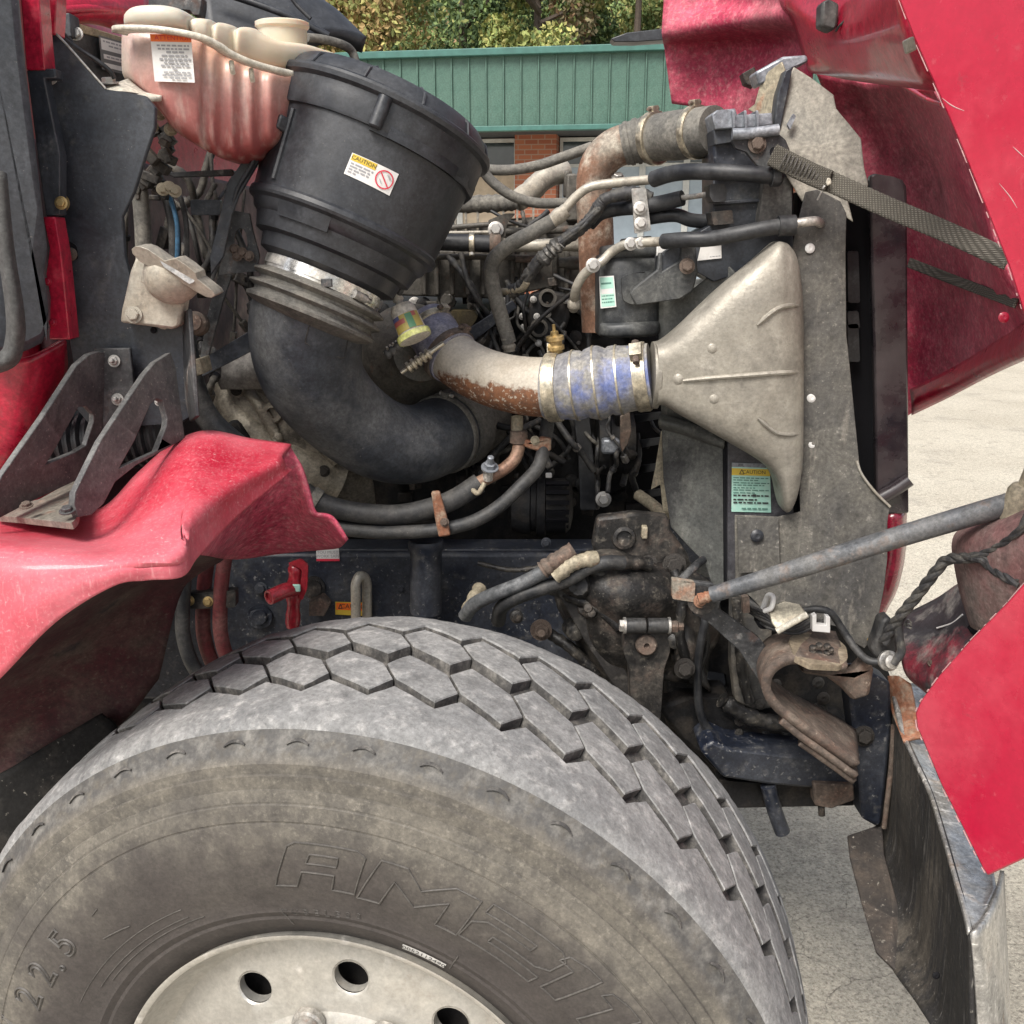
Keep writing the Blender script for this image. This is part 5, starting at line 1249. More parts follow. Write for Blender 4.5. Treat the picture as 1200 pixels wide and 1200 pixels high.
# ------------------------------------------------------------------ charge cooler end duct
duct_st = [(770, 404, 476, 1.565, 1.665), (780, 401, 477, 1.563, 1.665), (800, 385, 489, 1.555, 1.66), (825, 361, 503, 1.548, 1.655), (853, 335, 519, 1.543, 1.65), (882, 311, 536, 1.540, 1.645), (898, 297, 547, 1.540, 1.645), (908, 288, 557, 1.541, 1.645), (915, 283, 572, 1.543, 1.645), (921, 283, 600, 1.546, 1.645), (928, 287, 602, 1.550, 1.645), (935, 300, 585, 1.558, 1.645), (939, 330, 560, 1.568, 1.645)]
n = NT('dusty_cooler_casting')
c = n.mix(n.mr(n.noise(6), .35, .65), (.27, .25, .212), (.38, .355, .305))
c = n.mix(n.ma('MULTIPLY', n.mr(n.noise(8, 8, .65), .50, .66), .7), c, (.165, .152, .13))
c = n.mix(n.ma('MULTIPLY', n.mr(n.noise(60, 8, .7), .58, .70), .4), c, (.15, .135, .115))
c = n.mix(n.ma('MULTIPLY', n.mr(n.noise(27, 8, .7), .56, .72), .6), c, (.50, .47, .41))
c = n.mix(n.ma('MULTIPLY', n.mr(n.noise(300, 4), .64, .70), .4), c, (.12, .11, .095))
c = n.mix(n.ma('MULTIPLY', n.mr(n.noise(5, 8, .7, 1.2), .55, .66), .4), c, (.15, .135, .11))
c = n.grit(c, .15, 40)
n.bump(n.ma('ADD', n.noise(180, 8), n.ma('MULTIPLY', n.noise(26, 6), .5)), .35, .002); m_dct = n.out(c, n.mr(n.noise(14, 6), .35, .65, .38, .68), .45)
duct = ringloft('charge_cooler_duct', duct_st, m_dct, truck, 4.2, ns=52, sub=4, label='triangular cast aluminium duct feeding the charge air cooler')
def duct_front(px, py):
    dp_ = bpy.context.evaluated_depsgraph_get() if False else None
    for a, b in zip(duct_st, duct_st[1:]):
        if a[0] <= px <= b[0]:
            f = (px - a[0]) / (b[0] - a[0]); s_ = [u + (v - u) * f for u, v in zip(a, b)]
            v = (py - (s_[1] + s_[2]) / 2) / ((s_[2] - s_[1]) / 2); v = max(-1, min(1, v))
            return (s_[3] + s_[4]) / 2 - (s_[4] - s_[3]) / 2 * (1 - abs(v) ** 4.2) ** (1 / 4.2)
    return duct_st[-1][3]
def ridge_line(pl, r):
    pl = spl([list(p) for p in pl], 5); ps = []
    for x, y in pl:
        Y = duct_front(x, y); q = P(x, y, (Y + 1.645) / 2); 
        ps.append(Vector((P(x, y, Y).x, Y - .002, P(x, y, Y).z)))
    k = len(ps); V, Fc = tubegeo(ps, [r * (.5 + .5 * min(1, min(i, k - 1 - i) / 3)) for i in range(k)], 8)
    mk('cast_ridge', V, Fc, m_dct, duct)
ridge_line([(800, 446), (830, 443), (870, 440), (910, 437), (936, 436)], .0040)
ridge_line([(887, 381), (900, 369), (912, 361), (924, 358), (935, 358)], .0038)
ridge_line([(888, 490), (900, 500), (910, 507), (922, 509), (936, 508)], .0038)
for x, y in ((836, 408), (797, 444), (838, 467)):
    Y = duct_front(x, y); q = P(x, y, Y); V, Fc = lathegeo(q + Vector((0, .0035, 0)), (0, -1, .1), [(0, .011), (.003, .008), (.0045, .005), (.0048, 0)], 18); mk('cast_boss', V, Fc, m_dct, duct)
lathe('duct_lip', P(768, 440, 1.617), (1, -.02, .0), [(-.006, .050), (-.006, .0545), (.004, .0545), (.006, .050)], m_dct, duct, 40)

# ------------------------------------------------------------------ radiator group
rad_ = truck
baf = plate('radiator_baffle', [(926, 300), (940, 240), (944, 225), (958, 222), (985, 236), (992, 250), (991, 300), (992, 393), (996, 430), (1002, 492), (1008, 552), (1023, 575), (1043, 593), (1040, 612), (1040, 655), (1036, 690), (1030, 720), (1019, 752), (1013, 760), (993, 748), (985, 735), (950, 728), (900, 722), (880, 700), (862, 684), (861, 604), (912, 606), (938, 600)],
            plane3((940, 240, 1.60), (900, 700, 1.60), (1040, 600, 1.575)), .005, m_baf, truck, label='grey rubber radiator side baffle covered in dust', bevel=.001)
for q in ((949, 291), (951, 466), (952, 520)):
    bolt((q[0], q[1], 1.596), 4.5, m_wht, baf, kind='round', name='push_rivet')
tube('baffle_lip', [(1004, 540, 1.583), (1010, 556, 1.58), (1025, 576, 1.574), (1043, 594, 1.572)], 1.6, m_alu, baf)
plate('baffle_tab', rpoly([(864, 606), (912, 607), (914, 668), (866, 672)], 2), 1.592, .003, m_baf, baf)
bolt((887, 628, 1.590), 6, m_blk, baf, kind='round', name='push_rivet')
ub = plate('air_shield', [(924, 92), (930, 78), (952, 92), (977, 111), (980, 127), (996, 146), (1009, 162), (1011, 180), (1013, 197), (1018, 216), (1014, 222), (994, 236), (1000, 260), (958, 232), (940, 236), (918, 200), (910, 170), (915, 130)],
           plane3((930, 90, 1.66), (1015, 210, 1.60), (935, 230, 1.62)), .004, m_tan, truck, label='beige dented metal air shield at the radiator top')
plate('shield_fold', [(876, 128), (884, 122), (890, 100), (900, 84), (916, 72), (920, 82), (916, 128), (902, 136), (886, 134)], plane3((876, 128, 1.72), (918, 80, 1.68), (916, 130, 1.68)), .004, m_brz, truck, label='crumpled beige shield flap')
plate('shield_post', [(921, 82), (929, 78), (926, 96), (915, 150), (910, 158), (907, 150), (912, 110)], 1.645, .03, m_blkp, truck)
plate('black_cap_strip', [(885, 84), (918, 66), (946, 64), (948, 72), (926, 82), (916, 88), (890, 100)], 1.70, .05, m_silv, truck, bevel=.004)
plate('shield_slot', rpoly([(923, 146), (930, 133), (933, 136), (926, 152)], 1), 1.628, .008, m_silv, ub)
# side tank and shroud panels
g1 = plane3((774, 300, 1.72), (774, 600, 1.72), (850, 500, 1.665))
shr = plate('radiator_shroud', [(770, 352), (786, 352), (800, 346), (815, 336), (835, 320), (855, 312), (870, 330), (852, 345), (852, 700), (838, 700), (826, 660), (806, 640), (786, 618), (777, 560)], g1, .03, m_grey, truck, label='grey weathered radiator shroud side')
sheet('shroud_lip', [[(773, 486, 1.700), (800, 494, 1.685), (826, 504, 1.672), (849, 516, 1.658)], [(772, 494, 1.690), (800, 502, 1.675), (826, 512, 1.662), (849, 521, 1.650)], [(774, 500, 1.712), (800, 507, 1.694), (826, 516, 1.676), (849, 524, 1.662)]], m_grey, shr, .004)
plate('black_seam', [(848, 516), (853, 518), (853, 690), (849, 690)], 1.656, .01, m_void, shr)
plate('radiator_tank_side', [(853, 510), (930, 510), (930, 610), (853, 690)], 1.648, .03, M('dark_plum_grey_plastic', (.052, .050, .058), .5, 0, [((.10, .10, .10), 12, .45, .7, .6)]), truck, label='dark radiator tank side carrying the green sticker')
S, nf = quadS((857.5, 542), (902, 543.5), (903.5, 600.5), (857, 599.5), 1.6465)
it = [('rect', 0, 0, .9, .085, 2), ('text', 'AIR', .23, .045, .075, 1), ('rect', 0, .11, 1, .25, 3), ('text', 'CAUTION', .58, .18, .105, 1), ('line', .20, .225, .26, .13, .014, 1), ('line', .26, .13, .32, .225, .014, 1), ('line', .2, .222, .32, .222, .014, 1)]
for k, (v, a, b) in enumerate(((.30, .04, .95), (.345, .04, .7), (.40, .04, .97), (.445, .04, .9), (.50, .04, .6), (.545, .04, .95), (.60, .04, .62), (.655, .04, .95), (.74, .04, .7), (.80, .04, .95), (.92, .25, .95))): it += tline(a, b, v, .020 if k < 7 else .03, 1 if k > 6 and k < 10 else 4, k)
it += [('rect', .53, .625, .62, .675, 1)]
sticker('caution_sticker', S, nf, .78, it, [m_teal, m_ink, m_silv, m_yel, m_tink], bpy.data.objects['radiator_tank_side'], label='pale green sticker with a yellow CAUTION band')
# black upper radiator tank
ut = plate('radiator_top_tank', [(836, 168), (905, 160), (912, 200), (930, 205), (930, 290), (905, 292), (892, 300), (862, 322), (836, 330), (815, 318), (798, 320), (772, 318), (773, 300), (796, 284), (812, 276), (836, 262)], 1.665, .10, m_blkp, truck, label='black radiator top tank and bracket')
plate('tank_rib', [(836, 236), (900, 232), (898, 236), (836, 241)], 1.655, .01, m_blkp, ut); plate('tank_rib', [(884, 268), (892, 238), (896, 238), (889, 268)], 1.655, .01, m_blkp, ut)
plate('tank_face', rpoly([(896, 206), (928, 208), (928, 268), (888, 268)], 3), 1.64, .03, M('dusty_black_face', (.075, .073, .07), .6, 0, [((.13, .125, .115), 12, .4, .65, .6)]), ut)
bracket = plate('canister_bracket', [(738, 344), (742, 338), (770, 316), (772, 296), (776, 296), (776, 318), (795, 306), (800, 292), (815, 288), (818, 320), (812, 342), (800, 350), (772, 354), (745, 358)], 1.66, .012, m_canr, truck, bevel=.003)
plate('white_disc_plate', [(770, 288), (786, 290), (790, 298), (785, 310), (776, 317), (769, 318)], 1.70, .01, m_wht, truck)
S, nf = quadS((822, 284.5), (845, 283.5), (845.5, 302.5), (817, 305.5), 1.6625)
sticker('white_tag', S, nf, 1.3, tline(.5, .95, .85, .05, 1, 3) + tline(.5, .95, .2, .05, 1, 4), [m_wht, m_gink], ut)
# fittings on the tank
plate('silver_fitting', [(834, 134), (840, 129), (862, 127), (864, 135), (905, 132), (906, 146), (880, 150), (864, 150), (838, 152)], 1.62, .06, m_silv, truck, bevel=.005, label='grey ribbed coolant fitting')
for x in (858, 872, 886): plate('fitting_rib', [(x, 129), (x + 3, 129), (x + 4, 150), (x + 1, 151)], 1.612, .05, m_silv, truck)
plate('fitting_base', [(836, 152), (866, 150), (862, 166), (838, 170)], 1.63, .06, m_blkp, truck)
plate('fitting_block', [(836, 168), (868, 160), (896, 178), (896, 200), (838, 205)], 1.645, .05, m_navy, truck, bevel=.004)
hp_ = plate('hinge_plate', [(858, 160), (866, 152), (880, 154), (912, 156), (921, 164), (926, 176), (906, 190), (898, 206), (884, 190), (874, 178), (862, 174), (858, 166)], 1.60, .010, m_brk, truck, label='steel strap plate with a rusty bolt')
tube('plate_fold', [(858, 157, 1.598), (880, 156, 1.596), (912, 152, 1.598)], 6.5, m_silv, hp_)
bolt((887, 169, 1.598), 7, m_rst, hp_); plate('plate_hole', ell(907, 178, 5, 6, 14), 1.599, .002, m_void, hp_, bevel=0)
plate('square_fitting', rpoly([(832, 216), (848, 215), (852, 222), (851, 236), (836, 237), (832, 230)], 2), 1.62, .05, m_rubc, truck, bevel=.004); plate('square_fitting', rpoly([(834, 248), (858, 246), (860, 262), (836, 264)], 2), 1.63, .05, m_rstd, truck, bevel=.004)
bolt((805, 312, 1.64), 6, m_rst, truck)
plate('bracket_strip', [(797, 280), (810, 280), (815, 318), (800, 320)], 1.65, .008, m_brk, truck)
# grille column and core
plate('radiator_core', [(935, 225), (1024, 210), (1028, 560), (1040, 700), (935, 700)], 1.70, .04, m_void, truck)
for y0, h in ((295, 60), (365, 20), (380, 44)):
    plate('core_louver', rpoly([(993, y0), (1006, y0 - 1), (1008, y0 + h), (994, y0 + h)], 3), 1.672, .02, m_rubc, truck)
gc = plate('grille_surround', [(1019, 206), (1024, 203), (1048, 207), (1058, 211), (1062, 218), (1063, 230), (1064, 400), (1065, 602), (1027, 604), (1025, 450), (1021, 300)], plane3((1020, 210, 1.652), (1025, 590, 1.652), (1064, 400, 1.640)), .03, m_maroon, truck, label='dark glossy grille surround beside the radiator', bevel=.005)
sheet('grille_surround_red', [[(1026, 603, 1.675), (1040, 603, 1.650), (1056, 601, 1.648), (1063, 600, 1.675)], [(1024, 650, 1.675), (1038, 650, 1.652), (1054, 650, 1.648), (1061, 650, 1.675)], [(1018, 692, 1.675), (1030, 696, 1.66), (1045, 694, 1.658), (1052, 690, 1.68)], [(1008, 726, 1.675), (1018, 728, 1.67), (1030, 724, 1.67), (1038, 718, 1.68)]], M('deep_red_gloss', (.20, .008, .025), .25, 0, coat=.5, bump=.03), truck, .01, 5, 6)
tube('lower_grille_bar', [(1030, 584, 1.64), (1048, 574, 1.635), (1066, 562, 1.63)], 8, m_maroon, truck)

# ------------------------------------------------------------------ coolant pipe and hose over the engine
m_cpip = M('rust_stained_pipe', (.27, .235, .19), .6, .3, [((.21, .095, .052), 9, .36, .52, .85), ((.38, .35, .29), 24, .50, .66, .7), (RUSTD, 60, .58, .68, .5)], bump=.35)
cp = tube('coolant_pipe', [(702, 388, 1.86, 20), (700, 330, 1.86, 20.5), (698, 270, 1.86, 21), (696, 226, 1.86, 21), (699, 200, 1.855, 21.5), (708, 184, 1.85, 22), (722, 173, 1.845, 22.5), (740, 167, 1.84, 23)], 20, m_cpip, truck, n=8, seg=36, label='rust stained coolant pipe curving up to the radiator')
tube('hose_sleeve', [(731, 170, 1.84, 24), (745, 166, 1.835, 25), (760, 163, 1.83, 26)], 25, m_rubg, cp, n=12, seg=36, corr=.03, cp=4)
uh = tube('radiator_hose', [(756, 164, 1.83, 26), (780, 160, 1.80, 27), (800, 158, 1.77, 28), (838, 152, 1.71, 27)], 26, m_rubg, cp, seg=36, label='grey rubber upper radiator hose')
for x, y, Y in ((768, 162, 1.815), (816, 155, 1.745)):
    ax_ = (P(x + 8, y - 1, Y - .012) - P(x, y, Y)).normalized()
    clamp('hose_clamp', P(x, y, Y), ax_, 28.3 * mpp(x, y, Y), .013, m_clmp, cp, (.1, -.35, 1), m_rst)
tube('pipe_flange', [(680, 352, 1.855), (690, 380, 1.855), (706, 392, 1.855)], 3, m_cpip, cp)
for q in ((700, 213, 1.835), (724, 208, 1.835)): bolt(q, 5, m_stl, cp, d=(0, -.6, 1))

# canister
can_st = [(701, 303, 386, 1.745, 1.84), (703, 300, 389, 1.735, 1.85), (712, 297, 391, 1.72, 1.86), (740, 296, 391, 1.71, 1.86), (766, 297, 390, 1.715, 1.86), (771, 301, 386, 1.73, 1.85)]
can = ringloft('black_canister', can_st, m_canr, truck, 6, label='dark canister with a small green label')
ringloft('canister_cap', [(706, 292, 303, 1.74, 1.85), (712, 288, 304, 1.72, 1.86), (740, 285, 304, 1.71, 1.86), (766, 287, 303, 1.72, 1.86), (770, 291, 302, 1.74, 1.85)], m_canr, can, 4)
ringloft('canister_foot', [(701, 380, 392, 1.742, 1.84), (703, 377, 394, 1.725, 1.86), (712, 376, 396, 1.712, 1.87), (740, 374, 396, 1.702, 1.87), (766, 373, 394, 1.708, 1.87), (772, 374, 390, 1.725, 1.86)], m_canr, can, 4)
plate('canister_pad', rpoly([(728, 325), (740, 320), (771, 317), (771, 354), (740, 357), (730, 352)], 4), 1.702, .03, m_canr, can, bevel=.003)
S, nf = quadS((702, 324), (719.5, 323), (722.5, 359.5), (704, 361.5), plane3((702, 324, 1.722), (722, 324, 1.7105), (704, 361, 1.722)))
sticker('green_label', S, nf, .5, [('rect', .06, .04, .94, .96, 2), ('rect', .12, .2, .8, .26, 1), ('rect', .1, .4, .9, .56, 0)] + tline(.12, .9, .62, .04, 1, 1) + tline(.12, .8, .72, .04, 1, 2) + tline(.12, .9, .82, .04, 1, 3), [m_wht, m_tink, m_teal], can)

# ------------------------------------------------------------------ hoses, lines and harness between engine and radiator
h = tube('refrigerant_hose', [(597, 402, 1.80), (594, 392, 1.80, 8.5), (584, 360, 1.80, 9), (576, 328, 1.80, 9), (578, 306, 1.79, 9), (596, 288, 1.78, 9), (625, 272, 1.77, 9), (648, 259, 1.765, 9)], 8.5, m_rubg, truck, label='grey refrigerant hose rising beside the cylinder head')
tube('crimp', [(597, 412, 1.80), (594, 388, 1.80)], 7.5, m_alu, h, corr=.12, n=10, cp=2)
tube('crimp', [(646, 260, 1.765), (664, 246, 1.762)], 9, m_alu, h, corr=.06, n=8, cp=3)
tube('alloy_line', [(660, 248, 1.762), (668, 238, 1.76), (678, 228, 1.76), (692, 219, 1.755), (716, 215, 1.75), (746, 212, 1.745), (768, 210, 1.74)], 5.5, m_alu, truck, label='pale alloy line leading to the black hose')
tube('black_hose', [(766, 210, 1.70), (785, 204, 1.67), (810, 201, 1.635), (850, 202, 1.60), (890, 205, 1.59), (914, 207, 1.60)], 9.5, m_rubc, truck, label='upper black hose to the radiator top', seg=20)
lathe('hose_band', P(904, 206, 1.592), (1, 0, 0), [(0, .015), (0, .0165), (.012, .0165), (.012, .015)], m_rubc, truck, 24)
tube('black_hose', [(690, 262, 1.79), (704, 249, 1.78), (726, 244, 1.77), (750, 242, 1.74), (775, 238, 1.72), (800, 232, 1.70)], 9, m_rubc, truck, seg=18)
tube('thin_rod', [(798, 232, 1.70), (815, 230, 1.68), (834, 227, 1.65)], 3.2, m_stl, truck)
tube('black_hose', [(755, 256, 1.75), (790, 252, 1.73), (810, 258, 1.72), (836, 260, 1.70)], 8, m_rubc, truck)
tube('black_hose', [(778, 283, 1.66), (800, 281, 1.63), (830, 280, 1.61), (860, 275, 1.59), (890, 269, 1.58), (914, 265, 1.578)], 9, m_rubc, truck, label='lower black hose to the radiator side', seg=20)
lathe('hose_band', P(912, 265, 1.578), (1, -.02, .06), [(0, .0135), (0, .0155), (.026, .0155), (.026, .0135)], m_rubc, truck, 24)
tube('alloy_line', [(932, 262, 1.578), (945, 260, 1.576), (956, 259, 1.578), (962, 262, 1.60)], 5.5, m_alup, truck)
tube('alloy_line', [(780, 283, 1.66), (758, 284, 1.68), (732, 287, 1.70), (716, 296, 1.715), (706, 306, 1.71), (696, 312, 1.71), (684, 322, 1.72), (676, 336, 1.73), (673, 350, 1.75), (672, 362, 1.78)], 5.5, m_alu, truck, label='cream alloy line bending down past the canister')
lathe('line_nut', P(673, 352, 1.755), (0, -.1, -1), [(0, .011), (.004, .012), (.012, .012), (.016, .009)], m_alu, truck, 8)
bolt((695, 311, 1.70), 5.5, m_stl, truck); bolt((739, 286, 1.685), 5, m_stl, truck); bolt((751, 285, 1.683), 4.5, m_stl, truck)
hr = tube('wiring_harness', [(764, 232, 1.73), (740, 226, 1.74), (712, 232, 1.75), (703, 240, 1.755), (694, 254, 1.76), (680, 268, 1.76), (660, 282, 1.765), (645, 294, 1.77), (632, 306, 1.775), (620, 322, 1.785), (611, 336, 1.80), (600, 342, 1.82)], 7.5, m_wire, truck, wob=.12, n=10, label='black taped wiring harness sloping down to the engine')
rnd = random.Random(3)
for k in range(5):
    ps = [(700 + rnd.uniform(-4, 4), 244, 1.745), (684 + rnd.uniform(-5, 5), 262 + rnd.uniform(-4, 4), 1.745), (662 + rnd.uniform(-5, 5), 280 + rnd.uniform(-5, 5), 1.75), (640 + rnd.uniform(-5, 5), 300 + rnd.uniform(-5, 5), 1.76), (616 + rnd.uniform(-5, 5), 328 + rnd.uniform(-5, 5), 1.78)]
    tube('loom_wire', ps, rnd.uniform(1.6, 3.0), m_wire, hr, wob=.2)
tube('tape_wrap', [(656, 284, 1.75), (644, 296, 1.755), (634, 306, 1.76)], 9, M('peeling_tape', (.05, .048, .045), .7, 0, [((.38, .36, .33), 45, .54, .66, .8)], bump=.5, bs=90), hr, wob=.18)
tube('loom_wire', [(586, 342, 1.83), (600, 341, 1.81), (612, 338, 1.79), (618, 330, 1.78)], 4, m_brz, hr, wob=.1)
tube('coolant_line', [(560, 196, 1.92), (575, 199, 1.92), (600, 199, 1.92), (630, 194, 1.93), (660, 184, 1.93), (694, 172, 1.93)], 6, m_rubg, truck, label='thin grey hose running up over the engine')
tube('coolant_line', [(564, 196, 1.90), (572, 208, 1.90), (588, 222, 1.90), (606, 232, 1.90), (630, 238, 1.90), (664, 238, 1.90)], 6, m_rubg, truck)
tube('coolant_line', [(360, 44, 1.72), (378, 46, 1.74), (400, 52, 1.76), (412, 60, 1.78), (418, 76, 1.78)], 5, m_rubg, truck)
# support strip with two bolts
ss = plate('support_strip', rpoly([(740, 221), (757, 220), (763, 270), (744, 274)], 2), 1.715, .006, m_stl, truck)
for q in ((750, 244), (751, 262)): bolt((q[0], q[1], 1.713), 5, m_alup, ss)
plate('support_foot', rpoly([(728, 280), (764, 276), (764, 292), (740, 294), (728, 290)], 3), 1.72, .02, m_brk, truck)

# ------------------------------------------------------------------ hoses in front of the frame
hh_ = tube('coolant_hose', [(356, 576, 1.66, 12), (374, 588, 1.66), (400, 597, 1.66), (432, 602, 1.66), (468, 603, 1.66), (506, 595, 1.66), (534, 584, 1.67), (562, 566, 1.68)], 12, m_rub, truck, seg=24, label='large black coolant hose sagging across the frame rail')
lathe('hose_collar', P(364, 582, 1.66), (P(380, 590, 1.66) - P(360, 578, 1.66)), [(0, .018), (0, .021), (.016, .021), (.016, .018)], m_rubg, hh_, 24)
tube('copper_pipe', [(556, 568, 1.675), (572, 560, 1.68), (590, 550, 1.69), (603, 538, 1.70), (608, 522, 1.71), (606, 506, 1.72), (606, 490, 1.73)], 7.5, m_cop, truck, label='brown coolant pipe joining the black hose')
tube('pipe_sleeve', [(606, 506, 1.715), (606, 488, 1.725)], 7, m_brz, truck)
lathe('pipe_collar', P(608, 512, 1.712), (0, 0, 1), [(-.012, .013), (-.010, .016), (.010, .016), (.012, .013)], m_rst, truck, 20)
plate('pipe_clip', [(612, 514), (626, 518), (634, 512), (646, 514), (646, 528), (634, 530), (620, 526), (612, 522)], 1.70, .014, m_orust, truck, bevel=.003)
bolt((627, 516, 1.70), 3.5, m_brz, truck)
bolt((574, 548, 1.665), 6.5, m_silv, truck, d=(.1, -.5, 1), kind='stud'); lathe('bleed_fitting', P(572, 556, 1.67), (.1, -.3, 1), [(-.01, .009), (.008, .009), (.010, .013), (.014, .013)], m_alup, truck, 16)
tube('hose_clip', [(552, 572, 1.665), (560, 578, 1.655), (568, 566, 1.66)], 3, m_brz, truck)
tube('thin_hose', [(380, 614, 1.665), (396, 619, 1.66), (430, 623, 1.655), (462, 624, 1.65), (512, 621, 1.645), (552, 612, 1.65), (584, 594, 1.66), (612, 568, 1.67), (630, 548, 1.69), (637, 526, 1.71), (642, 494, 1.74)], 8, m_rub, truck, seg=20, label='thinner black hose looping below the coolant hose')
sb = plate('rusty_strap', [(505, 577), (515, 576), (523, 604), (528, 628), (514, 630), (510, 610)], 1.625, .012, m_orust, truck, bevel=.003)
bolt((521, 612, 1.624), 3.5, m_rst, sb)

# ------------------------------------------------------------------ frame rail and things bolted to it
wbox('underbody_light_block', -2.4, .5, 1.86, 2.6, .45, .74, m_engd, truck, .03)  # unseen mass added to keep ground bounce out of the engine bay
wbox('added_closing_panel', -.71, -.66, 1.9, 3.0, .7, 1.2, m_engd, truck, .01)  # closing panel added to block light low on the firewall
fr_ = wbox('frame_rail', -1.6, .33, 1.775, 1.80, .76, 1.065, m_navy, truck, .008, label='navy painted steel frame rail speckled with dirt')
wbox('rail_flange', -1.6, .33, 1.80, 1.87, 1.045, 1.065, m_navy, fr_, .004)
wbox('rail_flange', -1.6, .33, 1.80, 1.87, .76, .775, m_navy, fr_, .004)
wbox('far_frame_rail', -1.6, .62, 2.62, 2.645, .76, 1.065, m_navy, truck, .008)
for x, y, s in ((300, 720, 6), (306, 690, 5), (555, 690, 4), (640, 636, 4), (470, 690, 3)): bolt((x, y, 1.773), s, m_navy, fr_)
em = lathe('engine_mount', P(499, 632, 1.70), (-.02, 0, -1), [(0, .030), (.004, .032), (.02, .032), (.024, .029), (.14, .029)], m_navy, truck, 28, label='round black mount post against the frame rail')
S, nf = quadS((370.5, 642.5), (397, 642.5), (398, 656), (371, 656), 1.7735)
sticker('notice_sticker', S, nf, 1.9, [('rect', 0, .9, 1, 1.1, 2), ('text', 'YOU MUST', .5, .34, .36, 1), ('text', 'WORK SAFE', .5, .68, .36, 1)], [m_wht, m_gink, m_rink], fr_)
S, nf = quadS((393, 705), (436, 706), (436, 722), (393, 720), 1.7735)
sticker('caution_plate', S, nf, 2.7, [('rect', .02, .06, .98, .62, 1), ('text', 'CAUTION', .56, .34, .5, 2), ('line', .09, .52, .14, .16, .06, 2), ('line', .14, .16, .19, .52, .06, 2), ('line', .09, .5, .19, .5, .06, 2)], [m_yel, m_org, m_ink], fr_)
tube('lifting_eye', [(417, 730, 1.735), (417, 700, 1.735), (417, 684, 1.737), (422, 675, 1.745), (429, 680, 1.755), (430, 700, 1.76), (430, 730, 1.76)], 5.8, m_alu, truck, n=6, label='pale bent steel loop standing by the tyre')
# red hoses, clamp and red valve
for k, (x, m) in enumerate(((240, m_redh), (260, m_redh), (216, m_rub))):
    Yk = 1.60 - .02 * k
    tube('red_hose' if m is m_redh else 'black_hose', [(x + 6, 640, Yk), (x, 680, Yk), (x - 2, 715, Yk), (x - 1, 745, Yk), (x + 8, 775, Yk), (x + 24, 800, Yk)], 8.5, m, truck, label=None)
cl_ = plate('hose_bracket', rpoly([(216, 696), (276, 692), (276, 712), (218, 714)], 3), 1.575, .02, m_rstd, truck)
for q in ((222, 704), (244, 705)): bolt((q[0], q[1], 1.574), 4, m_brass, cl_)
rv = tube('red_valve', [(346, 660, 1.72), (346, 672, 1.71), (345, 690, 1.71), (344, 706, 1.71), (343, 735, 1.71)], 8, m_redv, truck, corr=.08, n=6, label='small red air valve with a side spout')
tube('spout', [(346, 690, 1.70), (334, 692, 1.68), (316, 700, 1.66)], 9, m_redv, rv); lathe('spout_mouth', P(316, 700, 1.66), (P(316, 700, 1.66) - P(330, 694, 1.68)), [(-.002, .0135), (.002, .0135), (.002, .010), (-.012, .009), (-.012, 0)], m_redv, rv, 20)
plate('valve_lever', rpoly([(338, 660), (352, 655), (361, 662), (360, 690), (354, 704), (350, 700), (354, 668)], 3), 1.70, .006, m_redv, rv)
box('green_tag', P(347, 689, 1.685), (.016, .006, .014), m_teal, rv)
lathe('rail_port', P(368, 688, 1.772), (0, -1, .1), [(0, .022), (.006, .022), (.006, .016), (.012, .016), (.012, 0)], m_rstd, fr_, 24)
lathe('rail_port', P(305, 722, 1.772), (0, -1, .1), [(0, .024), (.005, .024), (.005, .016), (.012, .014), (.012, 0)], m_navy, fr_, 24)
plate('rusty_nut_block', [(362, 706), (376, 700), (386, 710), (380, 722), (362, 722)], 1.74, .03, m_rst, truck)

# ------------------------------------------------------------------ steering gear, spring hanger and front cross member
sg = plate('hanger_plate', [(700, 607), (740, 602), (784, 606), (786, 622), (806, 650), (812, 668), (790, 672), (756, 664), (700, 660), (694, 640)], 1.66, .03, m_rstd, truck, holes=[], bevel=.006, label='grimy cast hanger plate with bolts')
V, Fc = lathegeo(P(731, 630, 1.66), (0, -1, .1), [(0, .022), (.006, .020), (.008, .014), (.002, .012), (.002, 0)], 26); mk('hanger_boss', V, Fc, m_rstd, sg)
box('hanger_lug', P(755, 623, 1.655), (.010, .02, .022), m_brz, sg, bevel=.002)
bolt((760, 661, 1.65), 7, m_rstd, sg); bolt((790, 662, 1.64), 9, m_rstd, sg)
gear = sheet('steering_gear', [[(672, 664, 1.72), (700, 660, 1.68), (740, 664, 1.66), (790, 670, 1.66), (822, 690, 1.68)], [(668, 686, 1.70), (690, 684, 1.62), (730, 690, 1.59), (790, 700, 1.61), (830, 730, 1.66)], [(672, 712, 1.70), (696, 716, 1.64), (732, 728, 1.62), (790, 740, 1.63), (830, 770, 1.66)], [(720, 800, 1.70), (730, 800, 1.66), (750, 800, 1.65), (800, 800, 1.66), (822, 800, 1.68)]], m_rstd, truck, .03, 9, 9, label='dirty cast steering gear housing', wob=.05)
plate('steel_gusset', [(650, 690), (684, 684), (712, 730), (742, 806), (742, 830), (716, 800), (684, 750)], 1.60, .012, M('greasy_gusset', (.032, .030, .029), .5, .1, [((.12, .11, .095), 30, .52, .68, .6)], bump=.4), truck, bevel=.003)
tube('casting_rib', [(690, 694, 1.585), (706, 690, 1.575), (722, 700, 1.575), (744, 690, 1.58)], 5, M('lit_casting', (.12, .118, .11), .6, .2, [((.04, .04, .04), 40, .45, .6, .7)], bump=.4), gear, wob=.3)  # paler grey paints these lumps of the dark casting as lit
tube('casting_rib', [(680, 716, 1.60), (700, 706, 1.585), (716, 716, 1.585)], 6, m_rstd, gear, wob=.3)
g = G(); rnd = random.Random(8)
